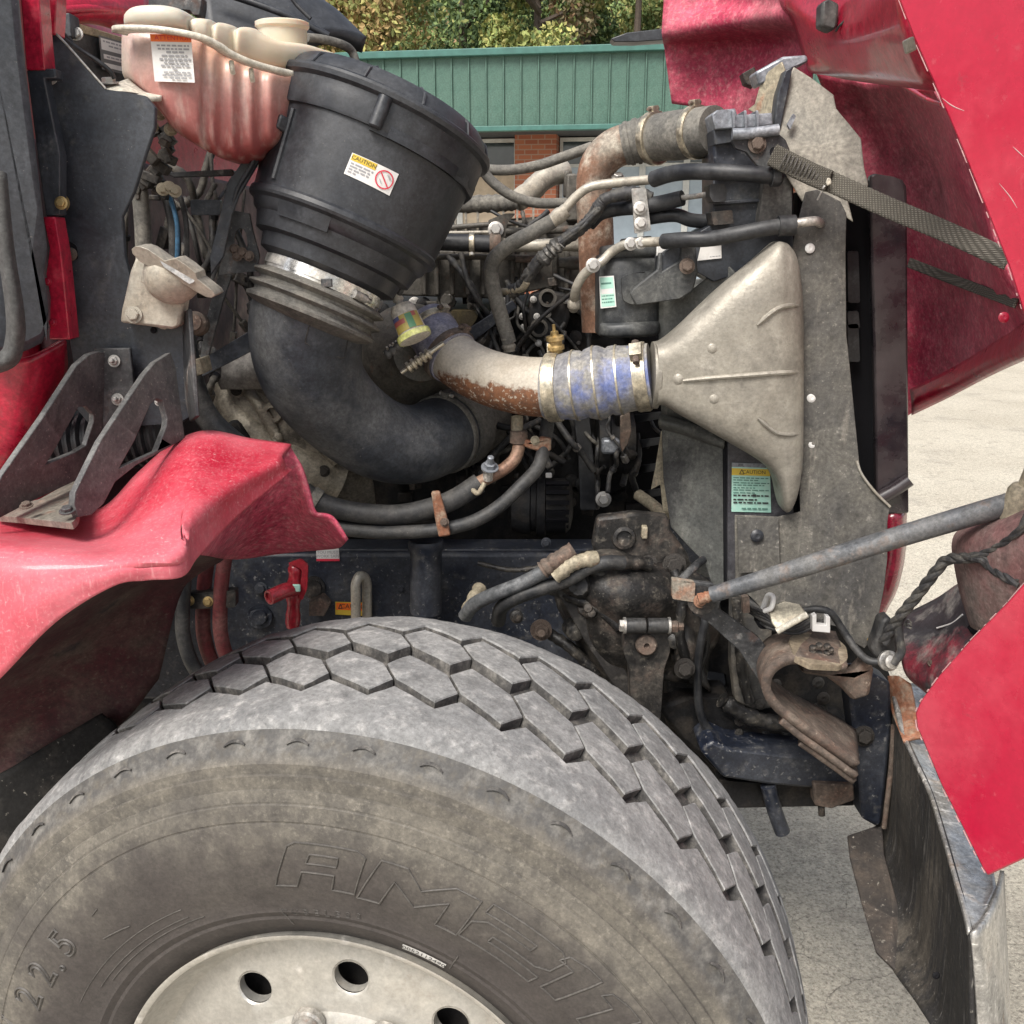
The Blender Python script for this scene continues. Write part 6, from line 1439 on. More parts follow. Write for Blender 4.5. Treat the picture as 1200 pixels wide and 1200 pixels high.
for k in range(5):
    x = rnd.uniform(670, 770); y = rnd.uniform(676, 720); s = rnd.uniform(.006, .016)
    g.add(*lathegeo(P(x, y, 1.575), (rnd.uniform(-.4, .4), -1, .4), [(-.02, s * 1.4), (0, s * 1.2), (.004, s), (.006, 0)], 10))
g.mk('casting_lumps', [m_rstd], gear)
tag(bpy.data.objects['casting_lumps'], kind='stuff')
sh_ = tube('hydraulic_hose', [(545, 722, 1.62), (556, 708, 1.60), (580, 696, 1.58), (610, 684, 1.57), (640, 668, 1.56), (664, 650, 1.56)], 8.5, M('grey_wet_hose', (.10, .105, .11), .4, .2, [((.2, .2, .2), 30, .5, .66, .6)], bump=.2), truck, label='grey hydraulic hose to the steering gear')
tube('hose_ferrule', [(636, 668, 1.555), (652, 657, 1.555), (672, 644, 1.56)], 10, m_rst, sh_, wob=.15)
tube('hose_ferrule', [(650, 676, 1.55), (672, 660, 1.55), (700, 654, 1.56)], 9, m_brz, sh_, wob=.15)
tube('hydraulic_hose', [(584, 728, 1.62), (588, 712, 1.59), (606, 700, 1.575), (640, 688, 1.565), (668, 678, 1.56), (690, 665, 1.56), (712, 659, 1.56), (730, 660, 1.57)], 8.5, m_rub, truck)
tube('hose_ferrule', [(722, 660, 1.57), (740, 659, 1.58), (760, 661, 1.60)], 8, m_rstd, truck, corr=.08)
tube('rusty_stub', [(545, 722, 1.64), (554, 704, 1.66), (562, 690, 1.70)], 8, m_brz, truck, corr=.08)
lathe('pivot_pin', P(605, 722, 1.66), (.1, -1, .2), [(0, .012), (.01, .012), (.012, .007), (.016, .007)], m_rstd, truck, 16); bolt((634, 738, 1.64), 8, m_rst, truck, kind='stud')
# pitman arm clamp
pa_ = plate('pitman_arm', rpoly([(733, 740), (780, 740), (786, 762), (778, 785), (774, 845), (740, 845), (738, 785), (730, 762)], 6), 1.52, .04, m_rstd, truck, bevel=.006, label='dark pitman arm with a split clamp')
V, Fc = lathegeo(P(757, 755, 1.52), (0, -1, .08), [(0, .018), (.006, .018), (.010, .015), (.010, .005), (.002, .004), (.002, 0)], 26); mk('arm_pin', V, Fc, m_rst, pa_)
for (xa, xb) in ((733, 756), (759, 783)):
    tube('clamp_barrel', [(xa, 733, 1.51), ((xa + xb) / 2, 733, 1.51), (xb, 733, 1.51)], 9, M('wet_dark_steel', (.06, .06, .06), .35, .5, [((.03, .028, .026), 40, .45, .6, .7)]), pa_, seg=20)
for x in (732, 784): lathe('clamp_washer', P(x, 733, 1.51), (1, 0, 0), [(-.002, .014), (.002, .014)], m_stl, pa_, 20)
lathe('clamp_nut', P(785, 734, 1.51), (1, 0, 0), [(0, .0105), (.012, .0105), (.014, .007), (.022, .007)], m_rst, pa_, 6); lathe('clamp_head', P(726, 733, 1.51), (1, 0, 0), [(0, .0105), (.007, .0105)], m_stl, pa_, 6)
tube('drag_link_end', [(800, 735, 1.62), (804, 760, 1.60), (802, 790, 1.60)], 14, m_rstd, truck); bolt((802, 783, 1.55), 8, m_rstd, truck)
tube('brake_hose', [(836, 700, 1.58), (826, 730, 1.56), (818, 780, 1.56), (822, 840, 1.57), (850, 872, 1.58), (890, 880, 1.6)], 5, m_rubc, truck)
# leaf spring and cross member
ls = plate('leaf_spring_eye', [(800, 818), (856, 818), (866, 850), (1000, 850), (1000, 905), (840, 905), (800, 870), (770, 830)], 1.60, .08, m_engd, truck, bevel=.008)
xm = plate('front_cross_member', [(835, 868), (860, 880), (905, 885), (1003, 890), (1003, 925), (990, 928), (900, 920), (848, 912), (820, 880)], 1.52, .12, m_navy, truck, bevel=.012, label='navy front cross member speckled with road grime')
plate('lower_rail', [(842, 914), (1002, 926), (1002, 945), (860, 948), (848, 936)], 1.56, .06, m_engd, truck, bevel=.004)
tube('hanging_stud', [(900, 920, 1.53), (908, 950, 1.53), (917, 975, 1.53)], 9, m_navy, truck)
plate('rusty_block', [(953, 918), (1000, 920), (1002, 938), (975, 948), (955, 944)], 1.51, .03, m_rst, truck, bevel=.003)
tube('hanging_stud', [(962, 940, 1.52), (963, 955, 1.52)], 4, m_rstd, truck)
sp_ = plate('spring_pack', [(776, 770), (818, 770), (822, 816), (846, 820), (848, 900), (820, 880), (780, 850)], 1.64, .1, m_rstd, truck, bevel=.01)
plate('side_plate', [(858, 690), (905, 720), (905, 830), (880, 832), (862, 822), (857, 780)], 1.60, .03, M('grey_dirty_plate', (.055, .054, .052), .7, 0, [(DUST, 14, .45, .68, .7)], bump=.3), truck, bevel=.004)
plate('dark_shade_backing', [(690, 690), (840, 680), (1010, 700), (1046, 800), (1030, 930), (880, 930), (700, 850)], 1.70, .02, m_engd, truck, holes=[rpoly([(824, 790), (832, 787), (850, 790), (853, 806), (846, 812), (832, 808), (824, 800)], 2)])  # dark sheet added as deep shade behind the gaps of the hook
bl = plate('black_frame_horn', [(992, 790), (1024, 790), (1044, 800), (1046, 850), (1034, 965), (1028, 970), (1010, 960), (1006, 905)], 1.50, .05, m_navy, truck, bevel=.006, label='black frame horn behind the bumper')
bolt((1012, 862, 1.498), 8, m_rstd, bl)
tube('horn_edge', [(1047, 850, 1.49), (1044, 900, 1.49), (1036, 970, 1.49)], 3, m_rst, bl)

# ------------------------------------------------------------------ hood prop rod and its bracket
rod = tube('hood_rod', [(834, 697, 1.44, 9.5), (900, 677, 1.41, 11), (980, 652, 1.37, 12.2), (1060, 627, 1.33, 12.7), (1130, 606, 1.30, 13.2), (1192, 588, 1.27, 13.6)], 12, M('grey_rod_paint', (.085, .09, .098), .42, .2, [((.19, .185, .175), 10, .46, .70, .7), ((.17, .12, .09), 26, .56, .70, .7), spk(.4)], bump=.15, bs=120), truck, seg=28, label='long grey hood prop rod crossing the radiator')
tube('rod_eye', [(818, 702, 1.44), (830, 699, 1.44), (842, 694, 1.44)], 6.5, m_orust, rod, wob=.1)
rb = plate('rod_bracket', [(788, 680), (800, 680), (836, 684), (838, 690), (846, 700), (842, 714), (866, 730), (890, 748), (898, 758), (890, 780), (900, 812), (884, 790), (866, 762), (828, 728), (812, 720), (806, 708), (788, 704)], 1.47, .010, m_brk, truck, label='bent steel bracket holding the hood rod', bevel=.002)
plate('bracket_foot', rpoly([(788, 679), (815, 683), (814, 706), (788, 702)], 2), 1.455, .014, M('pale_corroded', (.30, .27, .22), .7, .2, [rust(.7, 30, .45, .6)], bump=.3), rb)
V, Fc = lathegeo(P(822, 703, 1.462), (0, -1, .15), [(0, .023), (.004, .023), (.005, .012), (.012, .010), (.014, .0)], 28); mk('rod_washer', V, Fc, m_rstd, rb); bolt((821, 704, 1.452), 5.5, m_orust, rb)
tube('bracket_brace', [(798, 680, 1.55), (812, 666, 1.57), (824, 656, 1.60)], 5, m_brk, rb)
# tow eye casting
tow = sheet('tow_hook', [[(992, 784, 1.38), (955, 777, 1.38), (925, 774, 1.38), (904, 786, 1.38), (898, 806, 1.38), (910, 828, 1.38), (937, 850, 1.38), (972, 875, 1.38), (1004, 898, 1.38)],
                         [(985, 764, 1.44), (953, 758, 1.44), (925, 757, 1.44), (902, 768, 1.44), (893, 790, 1.44), (904, 812, 1.44), (933, 834, 1.44), (970, 856, 1.44), (1002, 878, 1.44)],
                         [(978, 744, 1.50), (950, 741, 1.50), (925, 743, 1.50), (900, 753, 1.50), (890, 776, 1.50), (900, 798, 1.50), (930, 818, 1.50), (968, 838, 1.50), (1000, 858, 1.50)]], m_rst, truck, .014, 7, 5, label='rusty brown curved tow hook casting', off=0)
sheet('hook_lower_leaf', [[(918, 842, 1.375), (940, 860, 1.375), (974, 884, 1.375), (1006, 908, 1.375)], [(916, 836, 1.44), (940, 852, 1.44), (972, 874, 1.44), (1004, 896, 1.44)]], m_rst, tow, .010, 6, 3)
sheet('hook_lower_leaf', [[(940, 868, 1.38), (960, 882, 1.38), (980, 896, 1.38), (1004, 914, 1.38)], [(940, 858, 1.44), (962, 874, 1.44), (984, 890, 1.44), (1004, 904, 1.44)]], m_rst, tow, .010, 6, 3)
pad = plate('hook_pad', rpoly([(924, 748), (935, 741), (975, 742), (992, 758), (994, 772), (985, 780), (950, 778), (930, 768)], 4), plane3((930, 770, 1.375), (955, 741, 1.485), (985, 780, 1.372)), .010, M('corroded_tan', (.21, .17, .12), .75, .2, [((.33, .28, .21), 20, .45, .65, .6), rustd(.7, 16, .52, .66)], bump=.4), tow, bevel=.004)
for k in range(7):
    a = k * .9; V, Fc = lathegeo(P(962 + 11 * math.cos(a), 762 + 5 * math.sin(a), 1.405), (0, -.5, 1), [(0, .006), (.004, .005), (.005, .0)], 8); mk('pad_pimple', V, Fc, m_rstd, pad)
plate('hook_ear', [(940, 782), (985, 788), (1000, 790), (1018, 770), (1025, 786), (1020, 815), (1000, 822), (985, 806), (970, 795), (940, 790)], 1.43, .03, m_rst, tow, bevel=.006)
# small wiring and connectors over the hook
plate('foil_tag', [(900, 712), (918, 704), (938, 708), (946, 720), (914, 742), (904, 730)], plane3((905, 712, 1.45), (945, 718, 1.43), (912, 740, 1.42)), .003, M('foil_silver', (.25, .23, .18), .4, .5, [((.25, .2, .15), 60, .52, .66, .6)], bump=.5, bs=60), truck, label='crumpled silver tag by the rod bracket')
tube('foil_roll', [(910, 740, 1.415), (928, 730, 1.415), (946, 720, 1.415)], 4, M('dirty_paper', (.42, .40, .34), .6, 0, [((.25, .22, .17), 60, .45, .65, .7)]), truck)
plate('white_connector', [(952, 722), (957, 720), (957, 732), (968, 733), (968, 722), (973, 723), (973, 742), (952, 740)], 1.44, .012, m_wht, truck, bevel=.001, label='small white wire connector')
tube('white_wire', [(894, 712, 1.46), (900, 698, 1.45), (906, 700, 1.44), (904, 712, 1.44), (896, 716, 1.45)], 3, m_wht, truck)
for k in range(6):
    tube('sensor_wire', [(870 + k * 3, 708 + k * 3, 1.50), (892 + k * 2, 716 + k * 4, 1.46), (915 + k * 4, 732 + k * 2, 1.45), (945 + k * 4, 722 + k, 1.46)], rnd.uniform(1.2, 2.6), m_wire, truck)
plate('wire_clip', rpoly([(870, 700), (878, 699), (879, 718), (871, 719)], 1), 1.47, .012, m_rst, truck)
lathe('black_plug', P(892, 724, 1.50), (0, -1, 0), [(0, .012), (.02, .012), (.022, 0)], m_void, truck, 16)

# ------------------------------------------------------------------ clutter of lines, ties, clips and connectors in the bay
rnd = random.Random(77)
m_tie = M('cable_tie_black', (.014, .014, .015), .5, bump=0); m_conn = M('connector_grey', (.09, .09, .092), .5, 0, [(DUST, 40, .45, .7, .6)], bump=.1)
m_dirtl = M('dusty_line', (.075, .070, .062), .7, 0, [((.17, .155, .13), 40, .42, .64, .7), ((.02, .02, .02), 30, .55, .7, .6)], bump=.3)
def clutter(x0, x1, y0, y1, Ya, Yb, n_, mats, rr=(1.5, 4), steep=.5):
    for k in range(n_):
        x = rnd.uniform(x0, x1); y = rnd.uniform(y0, y0 + (y1 - y0) * .4); Y = rnd.uniform(Ya, Yb); m = rnd.choice(mats); r = rnd.uniform(*rr)
        ps = [(x, y, Y + .03)]; dx = rnd.uniform(-1, 1) * (x1 - x0) * .18
        for q in range(4):
            x += dx * rnd.uniform(.3, 1.5) + rnd.uniform(-8, 8); y += (y1 - y0) * steep * rnd.uniform(.1, .4)
            ps.append((min(max(x, x0), x1), min(y, y1), Y + rnd.uniform(-.02, .02)))
        t_ = tube('engine_wire' if r < 3 else 'engine_line', ps, r, m, eng, wob=.08)
        if rnd.random() < .6:
            a, b = ps[2], ps[3]; p = P((a[0] + b[0]) / 2, (a[1] + b[1]) / 2, (a[2] + b[2]) / 2); d = (P(*b) - P(*a))
            V, Fc = lathegeo(p, d, [(-.004, r * .0016 + .001), (-.004, r * .0016 + .0025), (.004, r * .0016 + .0025), (.004, r * .0016 + .001)], 10); mk('cable_tie', V, Fc, m_tie if rnd.random() < .6 else m_conn, t_)
        if rnd.random() < .45:
            p = P(*ps[-1]); d = (P(*ps[-1]) - P(*ps[-2])).normalized(); s = r * .002 + .004
            V, Fc = boxgeo(p, (s * 1.6, s * 1.4, s * 2.6), d.to_track_quat('Z', 'Y').to_matrix()); mk('connector', V, Fc, rnd.choice((m_conn, m_engd, m_eng)), t_, bevel=.0015)
clutter(486, 690, 300, 470, 1.90, 1.96, 16, (m_wire, m_dirtl, m_rub, m_engd))
clutter(540, 700, 470, 600, 1.86, 1.95, 14, (m_wire, m_dirtl, m_engd))
clutter(146, 300, 150, 420, 1.60, 1.72, 12, (m_wire, m_dirtl, m_rub), (1.5, 5))
clutter(236, 262, 380, 470, 1.66, 1.78, 3, (m_wire, m_dirtl, m_rub), (2, 6))
clutter(560, 720, 220, 300, 1.96, 2.02, 5, (m_wire, m_dirtl, m_rub), (1.5, 4))
clutter(700, 780, 470, 600, 1.84, 1.9, 8, (m_wire, m_engd))
for k in range(46):            # small bolts and bosses on the engine side
    x = rnd.uniform(470, 690); y = rnd.uniform(300, 590)
    bolt((x, y, rnd.uniform(1.945, 1.985)), rnd.uniform(2.5, 6), rnd.choice((m_engd, m_eng, m_eng, m_rstd)), eng, d=(rnd.uniform(-.3, .3), -1, .2), kind=rnd.choice(('hex', 'stud', 'round')))
for k in range(24):
    x = rnd.uniform(475, 700); y = rnd.uniform(310, 580); s = rnd.uniform(.008, .022)
    V, Fc = boxgeo(P(x, y, rnd.uniform(1.93, 1.98)), (s * rnd.uniform(.6, 2), .02, s * rnd.uniform(.6, 2)), Matrix.Rotation(rnd.uniform(-.4, .4), 3, 'Y')); mk('engine_bracket', V, Fc, rnd.choice((m_engd, m_eng, m_rstd)), eng, bevel=.002)
# lines and dirt lumps round the steering gear and the cross member
m_grs = M('greasy_black', (.016, .0155, .0155), .45, .1, [((.085, .075, .06), 24, .48, .68, .8), spk(.4, 160, .6, .68)], bump=.5, bs=70, bd=.004)
for ps, r in (([(642, 690, 1.64), (668, 700, 1.60), (700, 712, 1.58), (726, 736, 1.57)], 6), ([(662, 650, 1.60), (690, 668, 1.585), (716, 676, 1.58), (748, 676, 1.59)], 5), ([(790, 668, 1.60), (800, 700, 1.585), (796, 740, 1.58), (806, 780, 1.58)], 6), ([(806, 690, 1.6), (822, 720, 1.585), (828, 760, 1.58), (812, 800, 1.58)], 4), ([(640, 740, 1.66), (670, 760, 1.64), (700, 790, 1.64)], 7), ([(560, 660, 1.74), (600, 668, 1.73), (640, 664, 1.72)], 3)):
    tube('grimy_line', ps, r, m_grs, truck, wob=.12)
for k in range(8):
    x = rnd.uniform(670, 835); y = rnd.uniform(668, 800); s = rnd.uniform(.006, .018)
    V, Fc = lathegeo(P(x, y, rnd.uniform(1.58, 1.61)), (rnd.uniform(-.5, .5), -1, rnd.uniform(0, .6)), [(-.03, s * 1.3), (0, s * 1.2), (.004, s), (.006, s * .5), (.006, 0)], rnd.choice((6, 12))); mk('casting_boss', V, Fc, rnd.choice((m_rstd, m_grs)), bpy.data.objects['steering_gear'])
for k in range(14):
    x = rnd.uniform(850, 1000); y = rnd.uniform(800, 900); bolt((x, y, 1.50 if y > 880 else 1.585), rnd.uniform(3, 7), rnd.choice((m_grs, m_rstd)), truck, kind=rnd.choice(('hex', 'round')))
tube('grimy_line', [(846, 820, 1.57), (870, 836, 1.57), (900, 846, 1.57), (940, 850, 1.56)], 9, m_grs, truck, wob=.15)
tube('grimy_line', [(862, 700, 1.58), (866, 740, 1.575), (870, 790, 1.575), (878, 822, 1.575)], 6, m_grs, truck, wob=.1)
for x in (880, 902, 926, 950, 974):
    tube('spring_leaf', [(x - 14, 846, 1.62), (x, 870, 1.60), (x + 12, 884, 1.60)], 8, m_grs, truck)

# ------------------------------------------------------------------ bumper (its outer end wraps towards the viewer)
m_bmi = M('bumper_inside', (.036, .034, .032), .6, .2, [((.13, .112, .09), 6, .45, .66, .8, .85, (1, 1, .35)), ((.022, .021, .022), 20, .48, .60, .85, .8, (3, 3, .25)), ((.20, .19, .175), 40, .60, .66, .6, .6, (4, 4, .2)), spk(.5, 160, .62, .7)], bump=.4, bs=70, bd=.003)
m_bmt = M('scratched_bumper_aluminium', (.52, .51, .49), .30, .8, [((.13, .12, .10), 9, .42, .60, .85, .6, (1, 1, .5)), ((.62, .6, .56), 40, .56, .64, .7, .4, (.6, 3, 3)), ((.06, .055, .05), 40, .58, .68, .75, .7, (1, 2.5, 2.5)), ((.22, .13, .07), 16, .58, .68, .5)], bump=.4, bs=90)
bi = sheet('bumper', [[(1040, 800, 1.56), (1058, 860, 1.42), (1087, 925, 1.28), (1106, 985, 1.17), (1123, 1047, 1.07), (1135, 1094, 1.0)],
                      [(1036, 880, 1.56), (1056, 940, 1.42), (1082, 1005, 1.28), (1104, 1068, 1.17), (1122, 1128, 1.07), (1137, 1172, 1.0)],
                      [(1030, 960, 1.56), (1050, 1020, 1.42), (1074, 1090, 1.28), (1094, 1152, 1.17), (1116, 1215, 1.07), (1140, 1262, 1.0)],
                      [(1000, 985, 1.56), (1010, 1050, 1.42), (1040, 1126, 1.28), (1074, 1176, 1.17), (1108, 1230, 1.07), (1142, 1290, 1.0)]], m_bmi, truck, .006, 7, 7, label='scuffed aluminium bumper end with a dirty inner face', off=1)
sheet('bumper_top', [[(1044, 792, 1.56), (1059, 858, 1.42), (1087.5, 924, 1.28), (1106.5, 984, 1.17), (1123.5, 1046, 1.07), (1136, 1092, 1.0)],
                     [(1062, 800, 1.58), (1076, 862, 1.44), (1102, 918, 1.30), (1124, 972, 1.20), (1142, 1024, 1.11), (1148, 1082, 1.02)],
                     [(1085, 800, 1.60), (1098, 850, 1.47), (1120, 900, 1.34), (1142, 955, 1.24), (1160, 1000, 1.16), (1167, 1040, 1.08)]], m_bmt, bi, .006, 8, 6, off=1)
sheet('bumper_end', [[(1136, 1092, .998), (1143, 1086, 1.0), (1156, 1068, 1.03), (1167, 1040, 1.08), (1172, 1020, 1.14)], [(1141, 1150, .998), (1150, 1150, 1.0), (1163, 1145, 1.03), (1172, 1130, 1.08), (1176, 1110, 1.14)], [(1146, 1230, .998), (1156, 1230, 1.0), (1168, 1225, 1.03), (1177, 1215, 1.08), (1180, 1200, 1.14)], [(1148, 1290, .998), (1158, 1290, 1.0), (1170, 1285, 1.03), (1179, 1275, 1.08), (1182, 1260, 1.14)]], m_bmt, bi, .005, 6, 6)
plate('bumper_shield', [(993, 979), (1034, 965), (1036, 1000), (1052, 1060), (1090, 1150), (1110, 1205), (1100, 1200), (1070, 1157), (1027, 1115), (1010, 1058), (996, 1004)], plane3((993, 979, 1.50), (1036, 975, 1.50), (1085, 1160, 1.22)), .006, M('black_rust_shield', (.028, .024, .022), .7, 0, [((.09, .07, .055), 16, .46, .66, .7), spk(.6, 120, .61, .68)], bump=.4, bs=80), bi)
tube('shield_edge', [(1030, 1018, 1.44), (1042, 1062, 1.38), (1056, 1100, 1.32), (1062, 1118, 1.3)], 2.2, m_rst, bi)
sheet('bumper_bracket', [[(1040, 792, 1.54), (1052, 792, 1.52), (1066, 800, 1.50)], [(1044, 830, 1.50), (1058, 830, 1.48), (1074, 836, 1.46)], [(1058, 868, 1.40), (1070, 864, 1.40), (1084, 862, 1.40)]], m_orust, bi, .006)
bolt((1097, 1143, 1.11), 3.5, m_void, bi, kind='round')

# ------------------------------------------------------------------ tilted hood (one fibreglass shell)
hood = plate('hood', [(1053, -60), (1053, 0), (1068, 40), (1097, 106), (1127, 176), (1156, 249), (1182, 315), (1197, 362), (1222, 440), (1250, 520), (1262, 600), (1250, 640), (1200, 683), (1180, 706), (1137, 750), (1100, 792), (1078, 822), (1072, 836), (1074, 852), (1101, 917), (1129, 973), (1150, 1016), (1157, 1027), (1200, 1007), (1300, 960), (1420, 900), (1480, 600), (1440, 100), (1380, -60)],
             plane3((1053, 0, 1.10), (1100, 850, 1.04), (1400, 500, .86)), .006, m_red, truck, label='bright red hood tipped forward with scratches', bevel=.0025)
m_redi = m_redin
sheet('hood_underside', [[(781, -60, 2.12), (850, -60, 2.02), (912, -60, 1.86), (930, -60, 1.84)], [(779, 0, 2.12), (850, 0, 2.05), (920, 0, 1.87), (936, 6, 1.84)], [(777, 38, 2.10), (850, 28, 2.02), (925, 22, 1.86), (944, 36, 1.84)], [(778, 52, 2.14), (850, 50, 2.12), (925, 48, 1.98), (948, 62, 1.86)], [(783, 90, 2.15), (840, 95, 2.13), (900, 96, 2.02), (952, 84, 1.86)], [(788, 121, 2.16), (836, 130, 2.13), (900, 150, 2.02), (958, 150, 1.90)]], m_redi, hood, .006, 8, 6, off=1)
sheet('hood_fold', [[(914, -60, 1.84), (980, -60, 1.66), (1070, -60, 1.18)], [(917, 0, 1.84), (980, 0, 1.64), (1070, 0, 1.18)], [(930, 20, 1.83), (984, 40, 1.60), (1080, 40, 1.17)], [(944, 62, 1.82), (990, 68, 1.62), (1092, 74, 1.18)], [(951, 80, 1.80), (992, 84, 1.66), (1100, 92, 1.2)], [(960, 82, 1.86), (1000, 90, 1.74), (1106, 102, 1.26)]], m_redp, hood, .006, 8, 6)
sheet('hood_inner_wall', [[(955, 82, 1.95), (1010, 92, 1.86), (1060, 98, 1.65), (1112, 110, 1.26)], [(985, 150, 1.97), (1030, 150, 1.90), (1080, 150, 1.70), (1130, 160, 1.26)], [(1010, 230, 1.97), (1050, 240, 1.92), (1110, 245, 1.72), (1162, 240, 1.26)], [(1040, 340, 1.97), (1072, 350, 1.93), (1130, 340, 1.70), (1194, 330, 1.24)], [(1050, 420, 1.97), (1080, 440, 1.93), (1140, 400, 1.68), (1210, 372, 1.22)], [(1056, 492, 1.97), (1082, 476, 1.93), (1142, 446, 1.68), (1215, 410, 1.22)]], m_redi, hood, .006, 8, 7, wob=.03)
sheet('hood_lip', [[(1066, 456, 1.90), (1110, 434, 1.78), (1160, 404, 1.55), (1215, 368, 1.21)], [(1068, 472, 1.86), (1112, 452, 1.74), (1160, 424, 1.5), (1215, 392, 1.17)], [(1068, 487, 1.90), (1112, 466, 1.78), (1160, 441, 1.55), (1215, 416, 1.21)]], m_redp, hood, .012, 8, 4)
tube('hood_bead', [(1018, 88, 1.76), (1050, 96, 1.64), (1086, 116, 1.44), (1104, 122, 1.3)], 2.5, m_redp, hood)
plate('rubber_bumper', [(963, 2), (972, -2), (984, 4), (982, 30), (976, 36), (962, 30)], 1.58, .03, m_rub, hood, bevel=.004)
tube('hood_pin', [(980, 36, 1.58), (986, 28, 1.56), (1002, 16, 1.53)], 1.4, m_wire, hood); bolt((1002, 16, 1.53), 4, m_redp, hood)
plate('hood_clip', [(1065, 44), (1071, 42), (1075, 58), (1069, 60)], 1.12, .02, m_alu, hood)
plate('black_bracket', [(870, 86), (884, 78), (890, 92), (884, 102), (874, 98)], 1.98, .03, m_rstd, hood)
bolt((1176, 372, 1.24), 5, m_redp, hood, kind='round')
# the far mirror on the hood's other side
plate('hood_mirror', [(716, 45), (735, 38), (790, 32), (790, 46), (745, 49), (720, 49)], 2.55, .05, m_blk, truck, bevel=.01, label='black mirror on the far side of the hood')
# fine scratches and the chipped rim of the near red panel
m_scr = M('scratched_primer', (.42, .24, .24), .8, bump=0)
fH = plane3((1053, 0, 1.10), (1100, 850, 1.04), (1400, 500, .86))
rnd = random.Random(9)
def scratch(pl, r):
    ps, rd = tpath([(x, y, fH(x, y)) for x, y in pl], r); k = len(rd); rd = [q * (.3 + .7 * math.sin(math.pi * i / (k - 1))) for i, q in enumerate(rd)]
    V, Fc = tubegeo(ps, rd, 5); mk('paint_scratch', V, Fc, m_scr, hood)
scratch([(1104, 115), (1116, 124), (1130, 130)], .7); scratch([(1171, 215), (1184, 231), (1192, 244)], .6); scratch([(1187, 172), (1200, 184)], .6)
g = G()
for a, b in zip([(1200, 683), (1180, 706), (1137, 750), (1100, 792), (1078, 822), (1072, 836), (1074, 852), (1101, 917), (1129, 973), (1150, 1016)], [(1180, 706), (1137, 750), (1100, 792), (1078, 822), (1072, 836), (1074, 852), (1101, 917), (1129, 973), (1150, 1016), (1157, 1027)]):
    L = math.hypot(b[0] - a[0], b[1] - a[1]); t = 0
    while t < L:
        l = rnd.uniform(2, 9)
        if rnd.random() < .4:
            q = [(a[0] + (b[0] - a[0]) * u / L, a[1] + (b[1] - a[1]) * u / L) for u in (t, min(t + l, L))]
            ps, rd = tpath([(x, y, fH(x, y) + .0006) for x, y in q], rnd.uniform(.4, 1.0), 2); g.add(*tubegeo(ps, rd, 6))
        t += l
for a, b in zip([(1053, 0), (1068, 40), (1097, 106), (1127, 176), (1156, 249), (1182, 315)], [(1068, 40), (1097, 106), (1127, 176), (1156, 249), (1182, 315), (1197, 362)]):
    L = math.hypot(b[0] - a[0], b[1] - a[1]); t = 0
    while t < L:
        l = rnd.uniform(3, 14)
        if rnd.random() < .5:
            q = [(a[0] + (b[0] - a[0]) * u / L, a[1] + (b[1] - a[1]) * u / L) for u in (t, min(t + l, L))]
            ps, rd = tpath([(x, y, fH(x, y) + .0006) for x, y in q], rnd.uniform(.4, .8), 2); g.add(*tubegeo(ps, rd, 6))
        t += l
tag(g.mk('chipped_edge', [m_scr], hood), kind='stuff')

# ------------------------------------------------------------------ webbing strap and thin dark band
def strap(name, path, wd, label=None, tick=.003, period=5):
    s = spl([list(p) for p in path], 40); g = G(); k = len(s); m_ = 6
    for i, (x, y, Y) in enumerate(s):
        x2, y2, Y2 = s[min(i + 1, k - 1)]; x1, y1, Y1 = s[max(i - 1, 0)]
        t = Vector((x2 - x1, y2 - y1)); t.normalize(); nn = Vector((-t.y, t.x))
        z = .0008 * (1 if (i // 2) % 2 else -1)
        for j in range(m_ + 1):
            u = j / m_ - .5; q = P(x + nn.x * wd * u, y + nn.y * wd * u, Y) + Vector((0, -1, 0)) * (z * (1 if j % 2 else -1)); g.V.append(q)
    for i in range(k - 1):
        for j in range(m_): g.F.append([i * (m_ + 1) + j, i * (m_ + 1) + j + 1, (i + 1) * (m_ + 1) + j + 1, (i + 1) * (m_ + 1) + j]); g.M.append(0)
    o = g.mk(name, [m_web], truck, label=label, ang=80); s_ = o.modifiers.new('thick', 'SOLIDIFY'); s_.thickness = tick; return o
st1 = strap('hood_band', [(905, 181, 1.585), (940, 199, 1.56), (975, 214, 1.53), (1040, 243, 1.46), (1110, 272, 1.36), (1182, 305, 1.22)], 25, 'grey brown webbing strap holding the hood open', .004)
strap('strap_loop', [(905, 182, 1.580), (925, 192, 1.565), (950, 204, 1.545), (972, 213, 1.525)], 26, None, .006)
bpy.data.objects['strap_loop'].parent = st1; bpy.data.objects['strap_loop'].location = WORLD[bpy.data.objects['strap_loop']] - WORLD[st1]
m_thr = M('stitch_thread', (.07, .065, .06), .9, bump=0)
for k in range(12):
    x = 918 + k * 4.4; y = 188 + k * 2.1
    ps, rd = tpath([(x + 4, y - 8.5, 1.562 - k * .0028), (x, y + .2, 1.556 - k * .0028), (x - 4, y + 9, 1.562 - k * .0028)], 1.0); V, Fc = tubegeo(ps, rd, 5); mk('stitching', V, Fc, m_thr, st1)
plate('strap_fray', [(970, 208), (974, 209), (975, 215), (970, 218), (968, 214)], 1.515, .003, M('frayed_cream', (.45, .42, .35), .9), st1)
tube('strap_thread', [(966, 218, 1.52), (962, 226, 1.53), (958, 234, 1.55)], .9, m_wht, st1)
strap('hood_band', [(1066, 308, 1.86), (1110, 325, 1.72), (1150, 340, 1.55), (1192, 356, 1.26)], 12, 'thin dark band behind the wide webbing strap', .003)  # narrow dark band set behind the wide strap

